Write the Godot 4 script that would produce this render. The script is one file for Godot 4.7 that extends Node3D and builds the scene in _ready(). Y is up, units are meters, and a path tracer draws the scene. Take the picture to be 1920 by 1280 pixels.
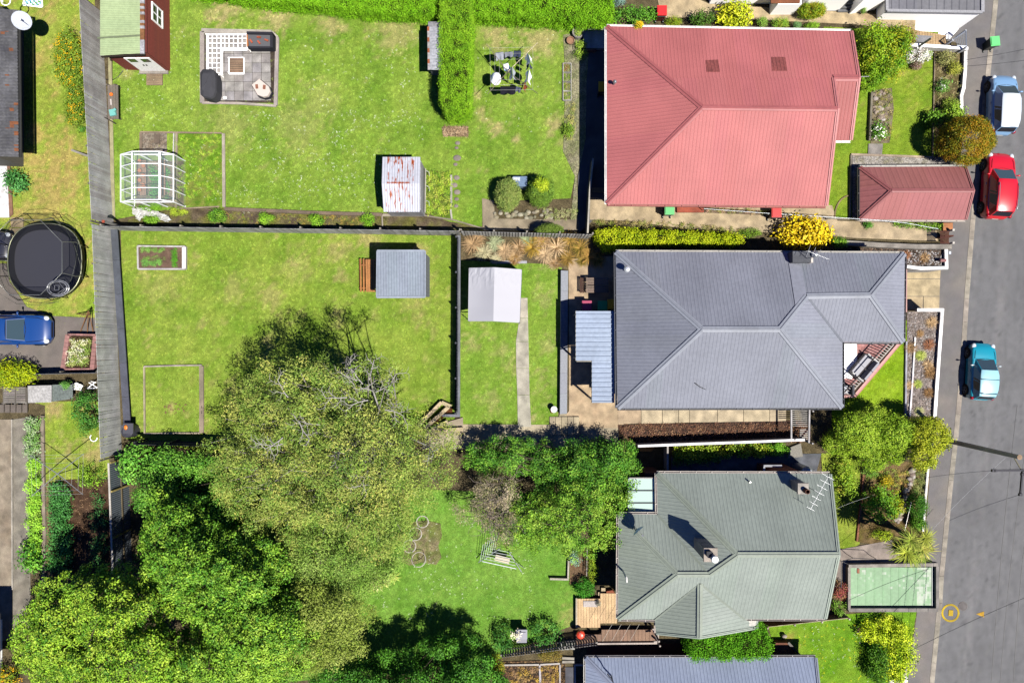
extends Node3D
# A block of suburban gardens seen from a drone 42 m up. Plan measurements are read off the survey in units of S metres; P() turns a plan
# reading of a point that lies h metres above the gardens into metres. The gardens lie at y = 0, the street 1.8 m lower.
const S := 0.0328125
const EYE := 42.0
const ST := -1.8
const K := 2.25   # how many times brighter a surface looks in this sun than its base colour: L() divides a sunlit colour by it
var org := {}
var rng := RandomNumberGenerator.new()
var mats := {}
var texs := {}
var clumps := {}
var noise := FastNoiseLite.new()

class MB:
	var v := PackedVector3Array()
	var n := PackedVector3Array()
	var c := PackedColorArray()
	var col := Color(1, 1, 1)
	func tri(a: Vector3, b: Vector3, d: Vector3) -> void:
		var nn := (b - a).cross(d - a).normalized()
		v.append(a); v.append(d); v.append(b)
		n.append(nn); n.append(nn); n.append(nn)
		c.append(col); c.append(col); c.append(col)
	func quad(a: Vector3, b: Vector3, d: Vector3, e: Vector3) -> void:
		tri(a, b, d); tri(a, d, e)
	func trin(a: Vector3, b: Vector3, d: Vector3, na: Vector3, nb: Vector3, nd: Vector3) -> void:
		v.append(a); v.append(d); v.append(b)
		n.append(na); n.append(nd); n.append(nb)
		c.append(col); c.append(col); c.append(col)
	func box(m: Vector3, s: Vector3, bs := Basis.IDENTITY) -> void:
		var x := bs.x * s.x * 0.5
		var y := bs.y * s.y * 0.5
		var z := bs.z * s.z * 0.5
		quad(m - x + y + z, m + x + y + z, m + x + y - z, m - x + y - z)
		quad(m - x - y - z, m + x - y - z, m + x - y + z, m - x - y + z)
		quad(m - x - y + z, m + x - y + z, m + x + y + z, m - x + y + z)
		quad(m + x - y - z, m - x - y - z, m - x + y - z, m + x + y - z)
		quad(m + x - y + z, m + x - y - z, m + x + y - z, m + x + y + z)
		quad(m - x - y - z, m - x - y + z, m - x + y + z, m - x + y - z)
	func beam(a: Vector3, b: Vector3, w: float, h: float) -> void:   # a bar from a to b, w across and h high
		var d := b - a
		var z := d.normalized()
		var x := Vector3.UP.cross(z)
		x = Vector3.RIGHT if x.length() < 0.01 else x.normalized()
		box((a + b) * 0.5, Vector3(w, h, d.length()), Basis(x, z.cross(x), z))
	func tube(path: Array, r0: float, r1: float, sides := 6) -> void:
		var rings := []
		for i in path.size():
			var p: Vector3 = path[i]
			var t: Vector3 = (path[mini(i + 1, path.size() - 1)] - path[maxi(i - 1, 0)])
			t = t.normalized() if t.length() > 1e-6 else Vector3.UP
			var x := t.cross(Vector3.RIGHT if absf(t.x) < 0.9 else Vector3.UP).normalized()
			var y := t.cross(x)
			var r := lerpf(r0, r1, float(i) / maxf(1, path.size() - 1))
			var ring := []
			for k in sides:
				var a := TAU * k / sides
				var d := x * cos(a) + y * sin(a)
				ring.append([p + d * r, d])
			rings.append(ring)
		for i in rings.size() - 1:
			for k in sides:
				var a = rings[i][k]
				var b = rings[i][(k + 1) % sides]
				var e = rings[i + 1][(k + 1) % sides]
				var f = rings[i + 1][k]
				trin(a[0], b[0], e[0], a[1], b[1], e[1])
				trin(a[0], e[0], f[0], a[1], e[1], f[1])
		for q in [[0, -1], [rings.size() - 1, 1]]:
			for k in sides:
				var a = rings[q[0]][k][0]
				var b = rings[q[0]][(k + 1) % sides][0]
				if q[1] > 0: tri(path[q[0]], a, b)
				else: tri(path[q[0]], b, a)
	func lathe(m: Vector3, prof: Array, seg := 16, sq := Vector2.ONE) -> void:   # prof: [radius, height] from the bottom up
		for i in prof.size() - 1:
			var p: Array = prof[i]
			var q: Array = prof[i + 1]
			var s := Vector2(q[1] - p[1], p[0] - q[0]).normalized()
			for k in seg:
				var a := TAU * k / seg
				var b := TAU * (k + 1) / seg
				var da := Vector3(cos(a) * sq.x, 0, sin(a) * sq.y)
				var db := Vector3(cos(b) * sq.x, 0, sin(b) * sq.y)
				var na := (da * s.x + Vector3.UP * s.y).normalized()
				var nb := (db * s.x + Vector3.UP * s.y).normalized()
				var A: Vector3 = m + da * p[0] + Vector3.UP * p[1]
				var B: Vector3 = m + db * p[0] + Vector3.UP * p[1]
				var D: Vector3 = m + db * q[0] + Vector3.UP * q[1]
				var E: Vector3 = m + da * q[0] + Vector3.UP * q[1]
				if p[0] > 1e-5: trin(A, D, B, na, nb, nb)
				if q[0] > 1e-5: trin(A, E, D, na, na, nb)
	func ball(m: Vector3, r: Vector3, seg := 14) -> void:
		var rows := seg / 2
		for i in rows:
			for k in seg:
				var q := []
				for s in [[i, k], [i, k + 1], [i + 1, k + 1], [i + 1, k]]:
					var t: float = PI * s[0] / rows
					var a: float = TAU * s[1] / seg
					q.append(Vector3(sin(t) * cos(a), cos(t), sin(t) * sin(a)))
				trin(m + q[0] * r, m + q[1] * r, m + q[2] * r, (q[0] / r).normalized(), (q[1] / r).normalized(), (q[2] / r).normalized())
				trin(m + q[0] * r, m + q[2] * r, m + q[3] * r, (q[0] / r).normalized(), (q[2] / r).normalized(), (q[3] / r).normalized())
	func flat(poly: PackedVector2Array, y: float, up := true) -> void:
		var t := Geometry2D.triangulate_polygon(poly)
		for i in range(0, t.size(), 3):
			var a := Vector3(poly[t[i]].x, y, poly[t[i]].y)
			var b := Vector3(poly[t[i + 1]].x, y, poly[t[i + 1]].y)
			var d := Vector3(poly[t[i + 2]].x, y, poly[t[i + 2]].y)
			if ((b - a).cross(d - a).y > 0) == up: tri(a, b, d)
			else: tri(a, d, b)
	func prism(poly: PackedVector2Array, y0: float, y1: float) -> void:
		flat(poly, y1); flat(poly, y0, false)
		var cw := Geometry2D.is_polygon_clockwise(poly)
		for i in poly.size():
			var p := poly[i]
			var q := poly[(i + 1) % poly.size()]
			if cw:
				var s := p; p = q; q = s
			quad(Vector3(q.x, y0, q.y), Vector3(p.x, y0, p.y), Vector3(p.x, y1, p.y), Vector3(q.x, y1, q.y))
	func mesh(off := Vector3.ZERO) -> ArrayMesh:
		var w := v.duplicate()
		if off != Vector3.ZERO:
			for i in w.size(): w[i] -= off
		var a := []
		a.resize(Mesh.ARRAY_MAX)
		a[Mesh.ARRAY_VERTEX] = w
		a[Mesh.ARRAY_NORMAL] = n
		a[Mesh.ARRAY_COLOR] = c
		var m := ArrayMesh.new()
		m.add_surface_from_arrays(Mesh.PRIMITIVE_TRIANGLES, a)
		return m

func P(x: float, y: float, h := 0.0) -> Vector3:
	var k := S * (EYE - h) / EYE
	return Vector3((x - 960.0) * k, h, (y - 640.0) * k)
func poly(a: Array, h := 0.0) -> PackedVector2Array:
	var r := PackedVector2Array()
	for i in range(0, a.size(), 2):
		var p := P(a[i], a[i + 1], h)
		r.append(Vector2(p.x, p.z))
	return r
func onplane(x: float, y: float, p: Plane) -> Vector3:   # where the surveyed point lies on a roof plane
	var e := Vector3(0, EYE, 0)
	return p.intersects_ray(e, P(x, y) - e)
func rect(x0: float, y0: float, x1: float, y1: float, h := 0.0) -> PackedVector2Array:
	return poly([x0, y0, x1, y0, x1, y1, x0, y1], h)
func L(hex: String, k := K) -> Color:
	var c := Color.html(hex)
	if k == K and minf(c.r, minf(c.g, c.b)) > 0.89: k = 1.2   # white paint is white
	c = c.srgb_to_linear()
	return Color(c.r / k, c.g / k, c.b / k)
func R(a: float, b: float) -> float:
	return rng.randf_range(a, b)
func vary(c: Color, f := 0.12) -> Color:
	var m := R(1.0 - f, 1.0 + f)
	return Color(c.r * m, c.g * m * R(1 - f * 0.25, 1 + f * 0.25), c.b * m)
func mb(hex := "ffffff", k := K) -> MB:
	var m := MB.new()
	m.col = L(hex, k)
	return m

func tex(key: String, kind: int, freq: float, lo: float, hi: float, oct := 4, size := 512, mid := -1.0) -> NoiseTexture2D:
	if texs.has(key): return texs[key]
	var f := FastNoiseLite.new()
	f.noise_type = kind
	f.frequency = freq
	f.seed = key.hash() % 1000
	f.fractal_octaves = oct
	if kind == FastNoiseLite.TYPE_CELLULAR:
		f.cellular_return_type = FastNoiseLite.RETURN_CELL_VALUE
		f.fractal_type = FastNoiseLite.FRACTAL_NONE
	var t := NoiseTexture2D.new()
	t.width = size; t.height = size
	t.seamless = true
	t.noise = f
	var g := Gradient.new()
	g.set_color(0, Color(lo, lo, lo)); g.set_color(1, Color(hi, hi, hi))
	if mid >= 0: g.add_point(0.5, Color(mid, mid, mid))
	t.color_ramp = g
	texs[key] = t
	return t
func mat(k: String) -> StandardMaterial3D:
	if mats.has(k): return mats[k]
	var m := StandardMaterial3D.new()
	m.resource_name = k
	m.vertex_color_use_as_albedo = true
	m.cull_mode = BaseMaterial3D.CULL_DISABLED
	m.uv1_triplanar = true; m.uv1_world_triplanar = true
	m.uv2_triplanar = true; m.uv2_world_triplanar = true
	m.roughness = 0.85
	m.metallic_specular = 0.4
	var fine: NoiseTexture2D = null; var fs := 0.5; var coarse: NoiseTexture2D = null; var cs := 0.09
	var sx := FastNoiseLite.TYPE_SIMPLEX
	var cell := FastNoiseLite.TYPE_CELLULAR
	match k:
		"matte": fine = tex("fine", sx, 0.03, 0.82, 1.0)
		"wood":
			fine = tex("grain", sx, 0.05, 0.76, 1.0, 5); fs = 0.4; coarse = tex("blot", sx, 0.012, 0.8, 1.0); cs = 0.13
		"roof":
			fine = tex("scuff", sx, 0.02, 0.9, 1.0, 5); fs = 0.3; coarse = tex("blot2", sx, 0.008, 0.88, 1.0, 5); cs = 0.07; m.roughness = 0.55; m.metallic_specular = 0.35
		"faded":
			fine = tex("flecks", sx, 0.09, 0.88, 1.0, 5, 1024); fs = 0.16; coarse = tex("blot2", sx, 0.008, 0.88, 1.0, 5); cs = 0.07; m.roughness = 0.6; m.metallic_specular = 0.3
			if fine.color_ramp.get_point_count() == 2:
				fine.color_ramp.add_point(0.6, Color(0.9, 0.9, 0.9)); fine.color_ramp.add_point(0.72, Color(1, 1, 1))   # flaking paint
		"oldroof":
			fine = tex("scuff2", sx, 0.03, 0.72, 1.0, 6); fs = 0.3; coarse = tex("blot", sx, 0.012, 0.8, 1.0); cs = 0.16; m.roughness = 0.7
		"steel": m.metallic = 0.6; m.roughness = 0.35; fine = tex("fine", sx, 0.03, 0.82, 1.0)
		"concrete":
			fine = tex("conc", sx, 0.06, 0.78, 1.0, 5); fs = 0.45; coarse = tex("stain", sx, 0.01, 0.72, 1.0, 6, 1024); cs = 0.1
		"asphalt":
			fine = tex("speck", sx, 0.12, 0.6, 1.0, 4, 1024); fs = 0.22; coarse = tex("worn", sx, 0.02, 0.92, 1.0, 6, 1024); cs = 0.06
		"grass":
			fine = tex("lawn", sx, 0.06, 0.55, 1.0, 5, 1024, 0.88); fs = 0.2; coarse = tex("lawn2", sx, 0.03, 0.82, 1.0, 6, 1024); cs = 0.075; m.roughness = 1.0; m.metallic_specular = 0.15
		"soil":
			fine = tex("soil", sx, 0.05, 0.58, 1.0, 6); fs = 0.35; coarse = tex("stain", sx, 0.01, 0.72, 1.0, 6, 1024); cs = 0.15; m.roughness = 1.0; m.metallic_specular = 0.2
		"chips":
			fine = tex("chip", cell, 0.05, 0.25, 1.0, 1, 1024); fs = 0.3; coarse = tex("blot", sx, 0.012, 0.8, 1.0); cs = 0.2; m.roughness = 1.0
		"gravel":
			fine = tex("pebble", cell, 0.06, 0.62, 1.0, 1, 1024); fs = 0.35; coarse = tex("blot", sx, 0.012, 0.8, 1.0); cs = 0.2
		"stone": fine = tex("soil", sx, 0.05, 0.58, 1.0, 6); fs = 0.6
		"gloss": m.roughness = 0.32; m.metallic = 0.0; m.metallic_specular = 0.5; m.clearcoat_enabled = true; m.clearcoat = 0.9; m.clearcoat_roughness = 0.06
		"glass": m.roughness = 0.08; m.metallic_specular = 0.6
		"pane": m.transparency = BaseMaterial3D.TRANSPARENCY_ALPHA; m.albedo_color = Color(0.9, 1, 0.97, 0.06); m.roughness = 0.05; m.vertex_color_use_as_albedo = false
		"poly": m.roughness = 0.35; m.backlight_enabled = true; m.backlight = Color(0.5, 0.6, 0.55)
		"sheet": m.roughness = 0.4; m.backlight_enabled = true; m.backlight = Color(0.4, 0.42, 0.42)
		"leaf": m.roughness = 0.55; m.metallic_specular = 0.3; m.backlight_enabled = true; m.backlight = Color(0.35, 0.42, 0.12)
		"needle": m.roughness = 0.7; m.metallic_specular = 0.2; m.backlight_enabled = true; m.backlight = Color(0.25, 0.3, 0.08)
		"cloth": m.roughness = 0.95; m.metallic_specular = 0.2
		"plastic": m.roughness = 0.4; m.metallic_specular = 0.45
		"net": m.transparency = BaseMaterial3D.TRANSPARENCY_ALPHA; m.albedo_color = Color(0.02, 0.02, 0.02, 0.28); m.roughness = 0.9; m.vertex_color_use_as_albedo = false
		"plain": m.roughness = 0.8
	if fine:
		m.albedo_texture = fine
		m.uv1_scale = Vector3.ONE * fs
	if coarse:
		m.detail_enabled = true
		m.detail_blend_mode = BaseMaterial3D.BLEND_MODE_MUL
		m.detail_uv_layer = BaseMaterial3D.DETAIL_UV_2
		m.detail_albedo = coarse
		m.uv2_scale = Vector3.ONE * cs
	mats[k] = m
	return m

# ---- things, parts, setting
func T(nm: String, label: String, cat: String, at: Vector3, group := "") -> Node3D:
	var o := Node3D.new()
	o.name = nm
	add_child(o, true)
	o.position = at
	tag(o, label, cat, group)
	org[o] = at
	return o
func tag(o: Node, label: String, cat: String, group := "") -> void:
	o.set_meta("label", label); o.set_meta("category", cat)
	if group: o.set_meta("group", group)
func M(nm: String, b: MB, mk: String, par: Node, label := "") -> MeshInstance3D:
	var o := MeshInstance3D.new()
	o.name = nm
	o.mesh = b.mesh(org.get(par, Vector3.ZERO))
	o.material_override = mat(mk)
	par.add_child(o, true)
	org[o] = org.get(par, Vector3.ZERO)
	if label: o.set_meta("label", label)
	return o
func O(nm: String, label: String, cat: String, b: MB, mk: String, group := "") -> MeshInstance3D:
	var lo := Vector3.ONE * 1e9
	var hi := -lo
	for p in b.v:
		lo = lo.min(p); hi = hi.max(p)
	var at := Vector3((lo.x + hi.x) / 2, lo.y, (lo.z + hi.z) / 2)
	var o := MeshInstance3D.new()
	o.name = nm
	o.mesh = b.mesh(at)
	o.material_override = mat(mk)
	add_child(o, true)
	o.position = at
	org[o] = at
	tag(o, label, cat, group)
	return o
func G(nm: String, b: MB, mk: String, kind := "structure") -> MeshInstance3D:
	var o := M(nm, b, mk, self)
	o.set_meta("kind", kind)
	return o
func piece(nm: String, m: Mesh, mk: String, par: Node, at: Vector3, bs := Basis.IDENTITY) -> MeshInstance3D:
	var o := MeshInstance3D.new()
	o.name = nm
	o.mesh = m
	o.material_override = mat(mk)
	par.add_child(o, true)
	o.transform = Transform3D(bs, at - org.get(par, Vector3.ZERO))
	org[o] = at
	return o
func boxes(s: Vector3, cols: Array, f := 0.0) -> Array:   # shared meshes of one size in a few tones
	var r := []
	for c in cols:
		var b := MB.new()
		b.col = L(c, 1.85)
		b.box(Vector3(0, s.y / 2, 0), s * Vector3(1, 1 + (R(-f, f) if f else 0.0), 1))
		r.append(b.mesh())
	return r

# ---- flat ground with colour that varies from place to place
func sheet(pg: PackedVector2Array, y: float, cell: float, colf: Callable) -> MB:
	var b := MB.new()
	var lo := pg[0]
	var hi := pg[0]
	for p in pg:
		lo = lo.min(p); hi = hi.max(p)
	var nx := int(ceil((hi.x - lo.x) / cell))
	var nz := int(ceil((hi.y - lo.y) / cell))
	var inside := {}
	for i in nx + 1:
		for j in nz + 1:
			inside[i * 4096 + j] = Geometry2D.is_point_in_polygon(lo + Vector2(i, j) * cell, pg)
	var cols := {}
	for i in nx:
		for j in nz:
			var q := PackedVector2Array([lo + Vector2(i, j) * cell, lo + Vector2(i + 1, j) * cell, lo + Vector2(i + 1, j + 1) * cell, lo + Vector2(i, j + 1) * cell])
			var s := int(inside[i * 4096 + j]) + int(inside[(i + 1) * 4096 + j]) + int(inside[(i + 1) * 4096 + j + 1]) + int(inside[i * 4096 + j + 1])
			var parts: Array = [q] if s == 4 else Geometry2D.intersect_polygons(q, pg)
			for pt in parts:
				var t := Geometry2D.triangulate_polygon(pt)
				for k in range(0, t.size(), 3):
					var e := [pt[t[k]], pt[t[k + 1]], pt[t[k + 2]]]
					if (e[1] - e[0]).cross(e[2] - e[0]) > 0:
						e = [e[0], e[2], e[1]]
					for m in [0, 2, 1]:
						var p: Vector2 = e[m]
						b.v.append(Vector3(p.x, y, p.y)); b.n.append(Vector3.UP)
						if not cols.has(p): cols[p] = colf.call(p.x, p.y)
						b.c.append(cols[p])
	return b
func fx(x: float, z: float, f: float, s := 0.0) -> float:   # a noise from 0 to 1
	return clampf(noise.get_noise_3d(x * f, s * 37.0 + 5.0, z * f) * 0.9 + 0.5, 0, 1)
func inset(pg: PackedVector2Array, d: float) -> PackedVector2Array:
	var r := Geometry2D.offset_polygon(pg, -d)
	return r[0] if r.size() else pg

# ---- foliage
func clump(kind: String) -> ArrayMesh:
	if clumps.has(kind): return clumps[kind]
	var spec: Dictionary = {
		"broad": [34, 0.42, 0.17, 0.62, 0.5], "big": [22, 0.5, 0.26, 0.6, 0.5], "mid": [40, 0.34, 0.11, 0.6, 0.4], "fine": [60, 0.42, 0.12, 0.4, 0.25], "hedge": [52, 0.22, 0.075, 0.5, 0.3],
		"small": [40, 0.2, 0.07, 0.6, 0.4], "flower": [10, 0.22, 0.07, 1.0, 1.2], "cover": [30, 0.24, 0.09, 0.6, 0.9]}
	var b := MB.new()
	var r := RandomNumberGenerator.new()
	r.seed = kind.hash()
	if kind == "blade" or kind == "sword" or kind == "tuft" or kind == "strap":
		var q: Array = {"blade": [100, 0.62, 0.026, 1.0], "sword": [60, 0.85, 0.05, 0.55], "tuft": [9, 0.075, 0.014, 0.8], "strap": [26, 0.5, 0.05, 0.9]}[kind]
		for i in q[0]:
			var a := r.randf() * TAU
			var out := Vector3(cos(a), 0, sin(a))
			var ln: float = q[1] * r.randf_range(0.55, 1.1)
			var lift := r.randf_range(0.25, 1.3) if kind != "sword" else r.randf_range(-0.5, 1.4)
			var side = out.cross(Vector3.UP) * q[2] * 0.5
			var p = out * q[1] * 0.05 * r.randf()
			var d := (out + Vector3.UP * lift).normalized()
			var g := r.randf_range(0.6, 1.15)
			b.col = Color(g, g, g)
			for s in 3:
				var p2: Vector3 = p + d * ln / 3.0
				var w0 = side * (1.0 - s / 3.0 * 0.6)
				var w1 = side * (1.0 - (s + 1) / 3.0 * 0.8)
				b.quad(p - w0, p + w0, p2 + w1, p2 - w1)
				p = p2
				d = (d + Vector3.DOWN * q[3] * 0.45).normalized()
	else:
		var q: Array = spec[kind]
		for i in q[0]:
			var d := Vector3(r.randfn(), r.randfn(), r.randfn()).normalized()
			var p: Vector3 = d * q[1] * pow(r.randf(), 0.4)
			var nn: Vector3 = (d * 0.7 + Vector3.UP * q[4] + Vector3(r.randfn(), r.randfn(), r.randfn()) * 0.45).normalized()
			var t := nn.cross(Vector3(r.randfn(), r.randfn(), r.randfn())).normalized()
			var ln: float = q[2] * r.randf_range(0.7, 1.25)
			var s: Vector3 = nn.cross(t) * ln * q[3] * 0.5
			var g := r.randf_range(0.72, 1.12)
			b.col = Color(g, g, g * r.randf_range(0.8, 1.1))
			var up: Vector3 = nn * ln * 0.12
			b.tri(p, p + t * ln * 0.5 + s + up, p + t * ln)
			b.tri(p, p + t * ln, p + t * ln * 0.5 - s + up)
	clumps[kind] = b.mesh()
	return clumps[kind]
func scatter(nm: String, par: Node, kind: String, pts: Array, cols: Array, mk := "leaf") -> MultiMeshInstance3D:   # pts: [place, outward direction, size]
	var mm := MultiMesh.new()
	mm.transform_format = MultiMesh.TRANSFORM_3D
	mm.use_colors = true
	mm.mesh = clump(kind)
	mm.instance_count = pts.size()
	var off: Vector3 = org.get(par, Vector3.ZERO)
	var lins := []
	for c in cols: lins.append(L(c, 1.3) if c is String else c)
	for i in pts.size():
		var q: Array = pts[i]
		var y: Vector3 = q[1]
		var x := y.cross(Vector3(R(-1, 1), R(-1, 1), R(-1, 1))).normalized()
		var sc: float = q[2]
		mm.set_instance_transform(i, Transform3D(Basis(x * sc, y * sc, x.cross(y) * sc), q[0] - off))
		var a: Color = lins[rng.randi() % lins.size()]
		a = a.lerp(lins[rng.randi() % lins.size()], rng.randf() * 0.6)
		var f := R(0.82, 1.14)
		mm.set_instance_color(i, Color(a.r * f, a.g * f, a.b * f))
	var o := MultiMeshInstance3D.new()
	o.name = nm
	o.multimesh = mm
	o.material_override = mat(mk)
	o.set_meta("kind", "stuff")
	par.add_child(o, true)
	return o
func dome(m: Vector3, r: Vector3, n: int, sc := 1.0, rough := 0.22, low := -0.25, deep := 0.42) -> Array:
	var pts := []
	var sd := rng.randf() * 100.0
	while pts.size() < n:
		var d := Vector3(rng.randfn(), rng.randfn(), rng.randfn()).normalized()
		if d.y < low: continue
		var k := 1.0 + noise.get_noise_3d(d.x * 22 + sd, d.y * 22, d.z * 22) * rough * 2.2
		k *= 1.0 - deep * pow(rng.randf(), 2.0)
		pts.append([m + d * r * k, (d * 0.8 + Vector3.UP * 0.5 + Vector3(R(-.3, .3), 0, R(-.3, .3))).normalized(), sc * R(0.75, 1.25)])
	return pts
# a rounded shrub: plan centre and half widths, height, leaf kind, sunlit colours
func bush(nm: String, label: String, x: float, y: float, rx: float, ry: float, h: float, kind: String, cols: Array, group := "", cat := "shrub", dens := 13.0, y0 := 0.0, mk := "leaf", flowers := []) -> Node3D:
	var c := P(x, y, y0 + h * 0.55)
	var ax := rx * S * (EYE - h * 0.55) / EYE
	var az := ry * S * (EYE - h * 0.55) / EYE
	var t := T(nm, label, cat, Vector3(c.x, y0, c.z), group)
	var b := mb("6a5438")
	for i in 4:
		var a := TAU * i / 4 + R(0, 1)
		b.tube([Vector3(c.x, y0 - 0.02, c.z), Vector3(c.x + cos(a) * ax * 0.25, y0 + h * 0.35, c.z + sin(a) * az * 0.25), Vector3(c.x + cos(a) * ax * 0.6, y0 + h * 0.7, c.z + sin(a) * az * 0.6)], 0.02 + 0.02 * h, 0.008, 5)
	M("stem", b, "wood", t)
	var sz: float = {"broad": 0.42, "big": 0.5, "mid": 0.34, "fine": 0.42, "hedge": 0.22, "small": 0.2, "cover": 0.24, "flower": 0.2}[kind]
	var sc := clampf(minf(ax, az) * 0.55 / sz, 0.45, 1.0)
	var n := int(clampf(dens * (ax * az + (ax + az) * h * 0.7) / (sc * sc) * (0.12 / (sz * sz)) * (2.2 if kind == "fine" else 1.0), 18, 3400))
	var r := Vector3(ax - sz * sc * 0.5, h * 0.5 , az - sz * sc * 0.5)
	var m := Vector3(c.x, y0 + h * 0.5 - sz * sc * 0.3, c.z)
	scatter("foliage", t, kind, dome(m, r, n, sc, 0.08 if kind == "hedge" else 0.18, -0.25, 0.14 if kind == "hedge" else 0.34), cols, mk)
	if flowers:
		scatter("flowers", t, "flower", dome(m, r * 1.06, int(n * flowers[1]) + 4, flowers[2] if flowers.size() > 2 else 0.8, 0.2, 0.1), [flowers[0]], "leaf")
	return t
func limb(b: MB, p: Vector3, q: Vector3, r0: float, r1: float, bend := 0.15) -> void:
	var d := (q - p).length() * bend
	var m1 := p.lerp(q, 0.35) + Vector3(R(-d, d), R(0, d), R(-d, d))
	var m2 := p.lerp(q, 0.7) + Vector3(R(-d, d), R(-d, d) * 0.5, R(-d, d))
	b.tube([p, m1, m2, q], r0, r1, 6)
# a tree: plan place of its foot, and its lobes [x, y, height, radius in metres]
func tree(nm: String, label: String, x: float, y: float, lobes: Array, kind: String, cols: Array, bark: String, dens := 7.0, sc := 1.0, rough := 0.25) -> Node3D:
	var ft := P(x, y)
	var t := T(nm, label, "tree", ft)
	var top := 0.0
	for q in lobes: top = maxf(top, q[2])
	var b := mb(bark)
	var fork := ft + Vector3(0, top * 0.3, 0)
	b.tube([ft - Vector3(0, 0.05, 0), ft + Vector3(0.03, top * 0.12, 0.02), fork], 0.03 * top + 0.03, 0.018 * top, 8)
	M("trunk", b, "wood", t)
	b = mb(bark)
	var pts := []
	var cs := []
	for q in lobes: cs.append([P(q[0], q[1], q[2] - q[3] * 0.6), q[3]])
	for q in cs:
		limb(b, fork, q[0], 0.006 * top + 0.01, 0.015)
		var rad: float = q[1]
		var n := int(dens * rad * rad * 7.0 / (sc * sc))
		for e in dome(q[0], Vector3(rad, rad * 0.75, rad) * 0.92, n, sc, rough, -0.35, rough * 1.6):
			var bad := false
			for w in cs:
				if w != q and (e[0] as Vector3).distance_to(w[0]) < w[1] * 0.6: bad = true
			if not bad: pts.append(e)
	M("limb", b, "wood", t)
	scatter("crown", t, kind, pts, cols)
	return t
# a clipped hedge: a twiggy body under a skin of small leaves
func hedge(nm: String, label: String, pg: PackedVector2Array, h: float, cols: Array, dens := 34.0, kind := "hedge", sc := 1.0, rough := 0.09) -> Node3D:
	var m := Vector2.ZERO
	for p in pg: m += p / pg.size()
	var t := T(nm, label, "hedge", Vector3(m.x, 0, m.y))
	var b := mb("3c4a1c")
	b.prism(inset(pg, 0.16), 0.0, h - 0.17)
	M("branches", b, "soil", t)
	var pts := []
	var lo := pg[0]
	var hi := pg[0]
	for p in pg:
		lo = lo.min(p); hi = hi.max(p)
	var inner := inset(pg, 0.1)
	var n := int((hi.x - lo.x) * (hi.y - lo.y) * dens)
	for i in n:
		var p := Vector2(R(lo.x, hi.x), R(lo.y, hi.y))
		if Geometry2D.is_point_in_polygon(p, inner):
			pts.append([Vector3(p.x, h - 0.12 + noise.get_noise_2d(p.x * 30, p.y * 30) * rough * 1.6 + R(-.05, .04), p.y), Vector3(R(-.4, .4), 1, R(-.4, .4)).normalized(), sc * R(0.8, 1.25)])
	for i in inner.size():
		var p := inner[i]
		var q := inner[(i + 1) % inner.size()]
		var nn := Vector2(q.y - p.y, p.x - q.x).normalized()
		if Geometry2D.is_point_in_polygon((p + q) / 2 + nn * 0.1, inner): nn = -nn
		for k in int((q - p).length() * h * dens * 0.8):
			var w := p.lerp(q, rng.randf())
			var u := R(0.05, h - 0.1)
			var j := nn * (noise.get_noise_3d(w.x * 30, u * 30, w.y * 30) * rough * 1.6 + R(-.05, .05))
			pts.append([Vector3(w.x + j.x, u, w.y + j.y), Vector3(nn.x, 0.5, nn.y).normalized(), sc * R(0.8, 1.2)])
	scatter("leaves", t, kind, pts, cols, "needle")
	return t
# low plants over a bed, one stuff object per bed
func cover(nm: String, label: String, pg: PackedVector2Array, n: int, kind: String, cols: Array, sc := 1.0, y := 0.1, cat := "plants", par: Node = null, hh := 0.15) -> void:
	var lo := pg[0]
	var hi := pg[0]
	for p in pg:
		lo = lo.min(p); hi = hi.max(p)
	var pts := []
	var tries := 0
	while pts.size() < n and tries < n * 20:
		tries += 1
		var p := Vector2(R(lo.x, hi.x), R(lo.y, hi.y))
		if Geometry2D.is_point_in_polygon(p, pg):
			pts.append([Vector3(p.x, y + R(0, hh), p.y), Vector3(R(-.35, .35), 1, R(-.35, .35)).normalized(), sc * R(0.7, 1.3)])
	var o := scatter(nm, par if par else self, kind, pts, cols, "leaf")
	if par == null: tag(o, label, cat)

# ---- building parts
func newell(p: Array) -> Plane:
	var n := Vector3.ZERO
	var m := Vector3.ZERO
	for i in p.size():
		var a: Vector3 = p[i]
		var b: Vector3 = p[(i + 1) % p.size()]
		n += Vector3((a.y - b.y) * (a.z + b.z), (a.z - b.z) * (a.x + b.x), (a.x - b.x) * (a.y + b.y))
		m += a / p.size()
	n = n.normalized()
	if n.y < 0: n = -n
	return Plane(n, n.dot(m))
func clip(pg: Array, axis: Vector3, lim: float, keep_less: bool) -> Array:
	var r := []
	for i in pg.size():
		var a: Vector3 = pg[i]
		var b: Vector3 = pg[(i + 1) % pg.size()]
		var da := (a.dot(axis) - lim) * (1.0 if keep_less else -1.0)
		var db := (b.dot(axis) - lim) * (1.0 if keep_less else -1.0)
		if da <= 0: r.append(a)
		if (da < 0 and db > 0) or (da > 0 and db < 0): r.append(a.lerp(b, da / (da - db)))
	return r
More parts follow.
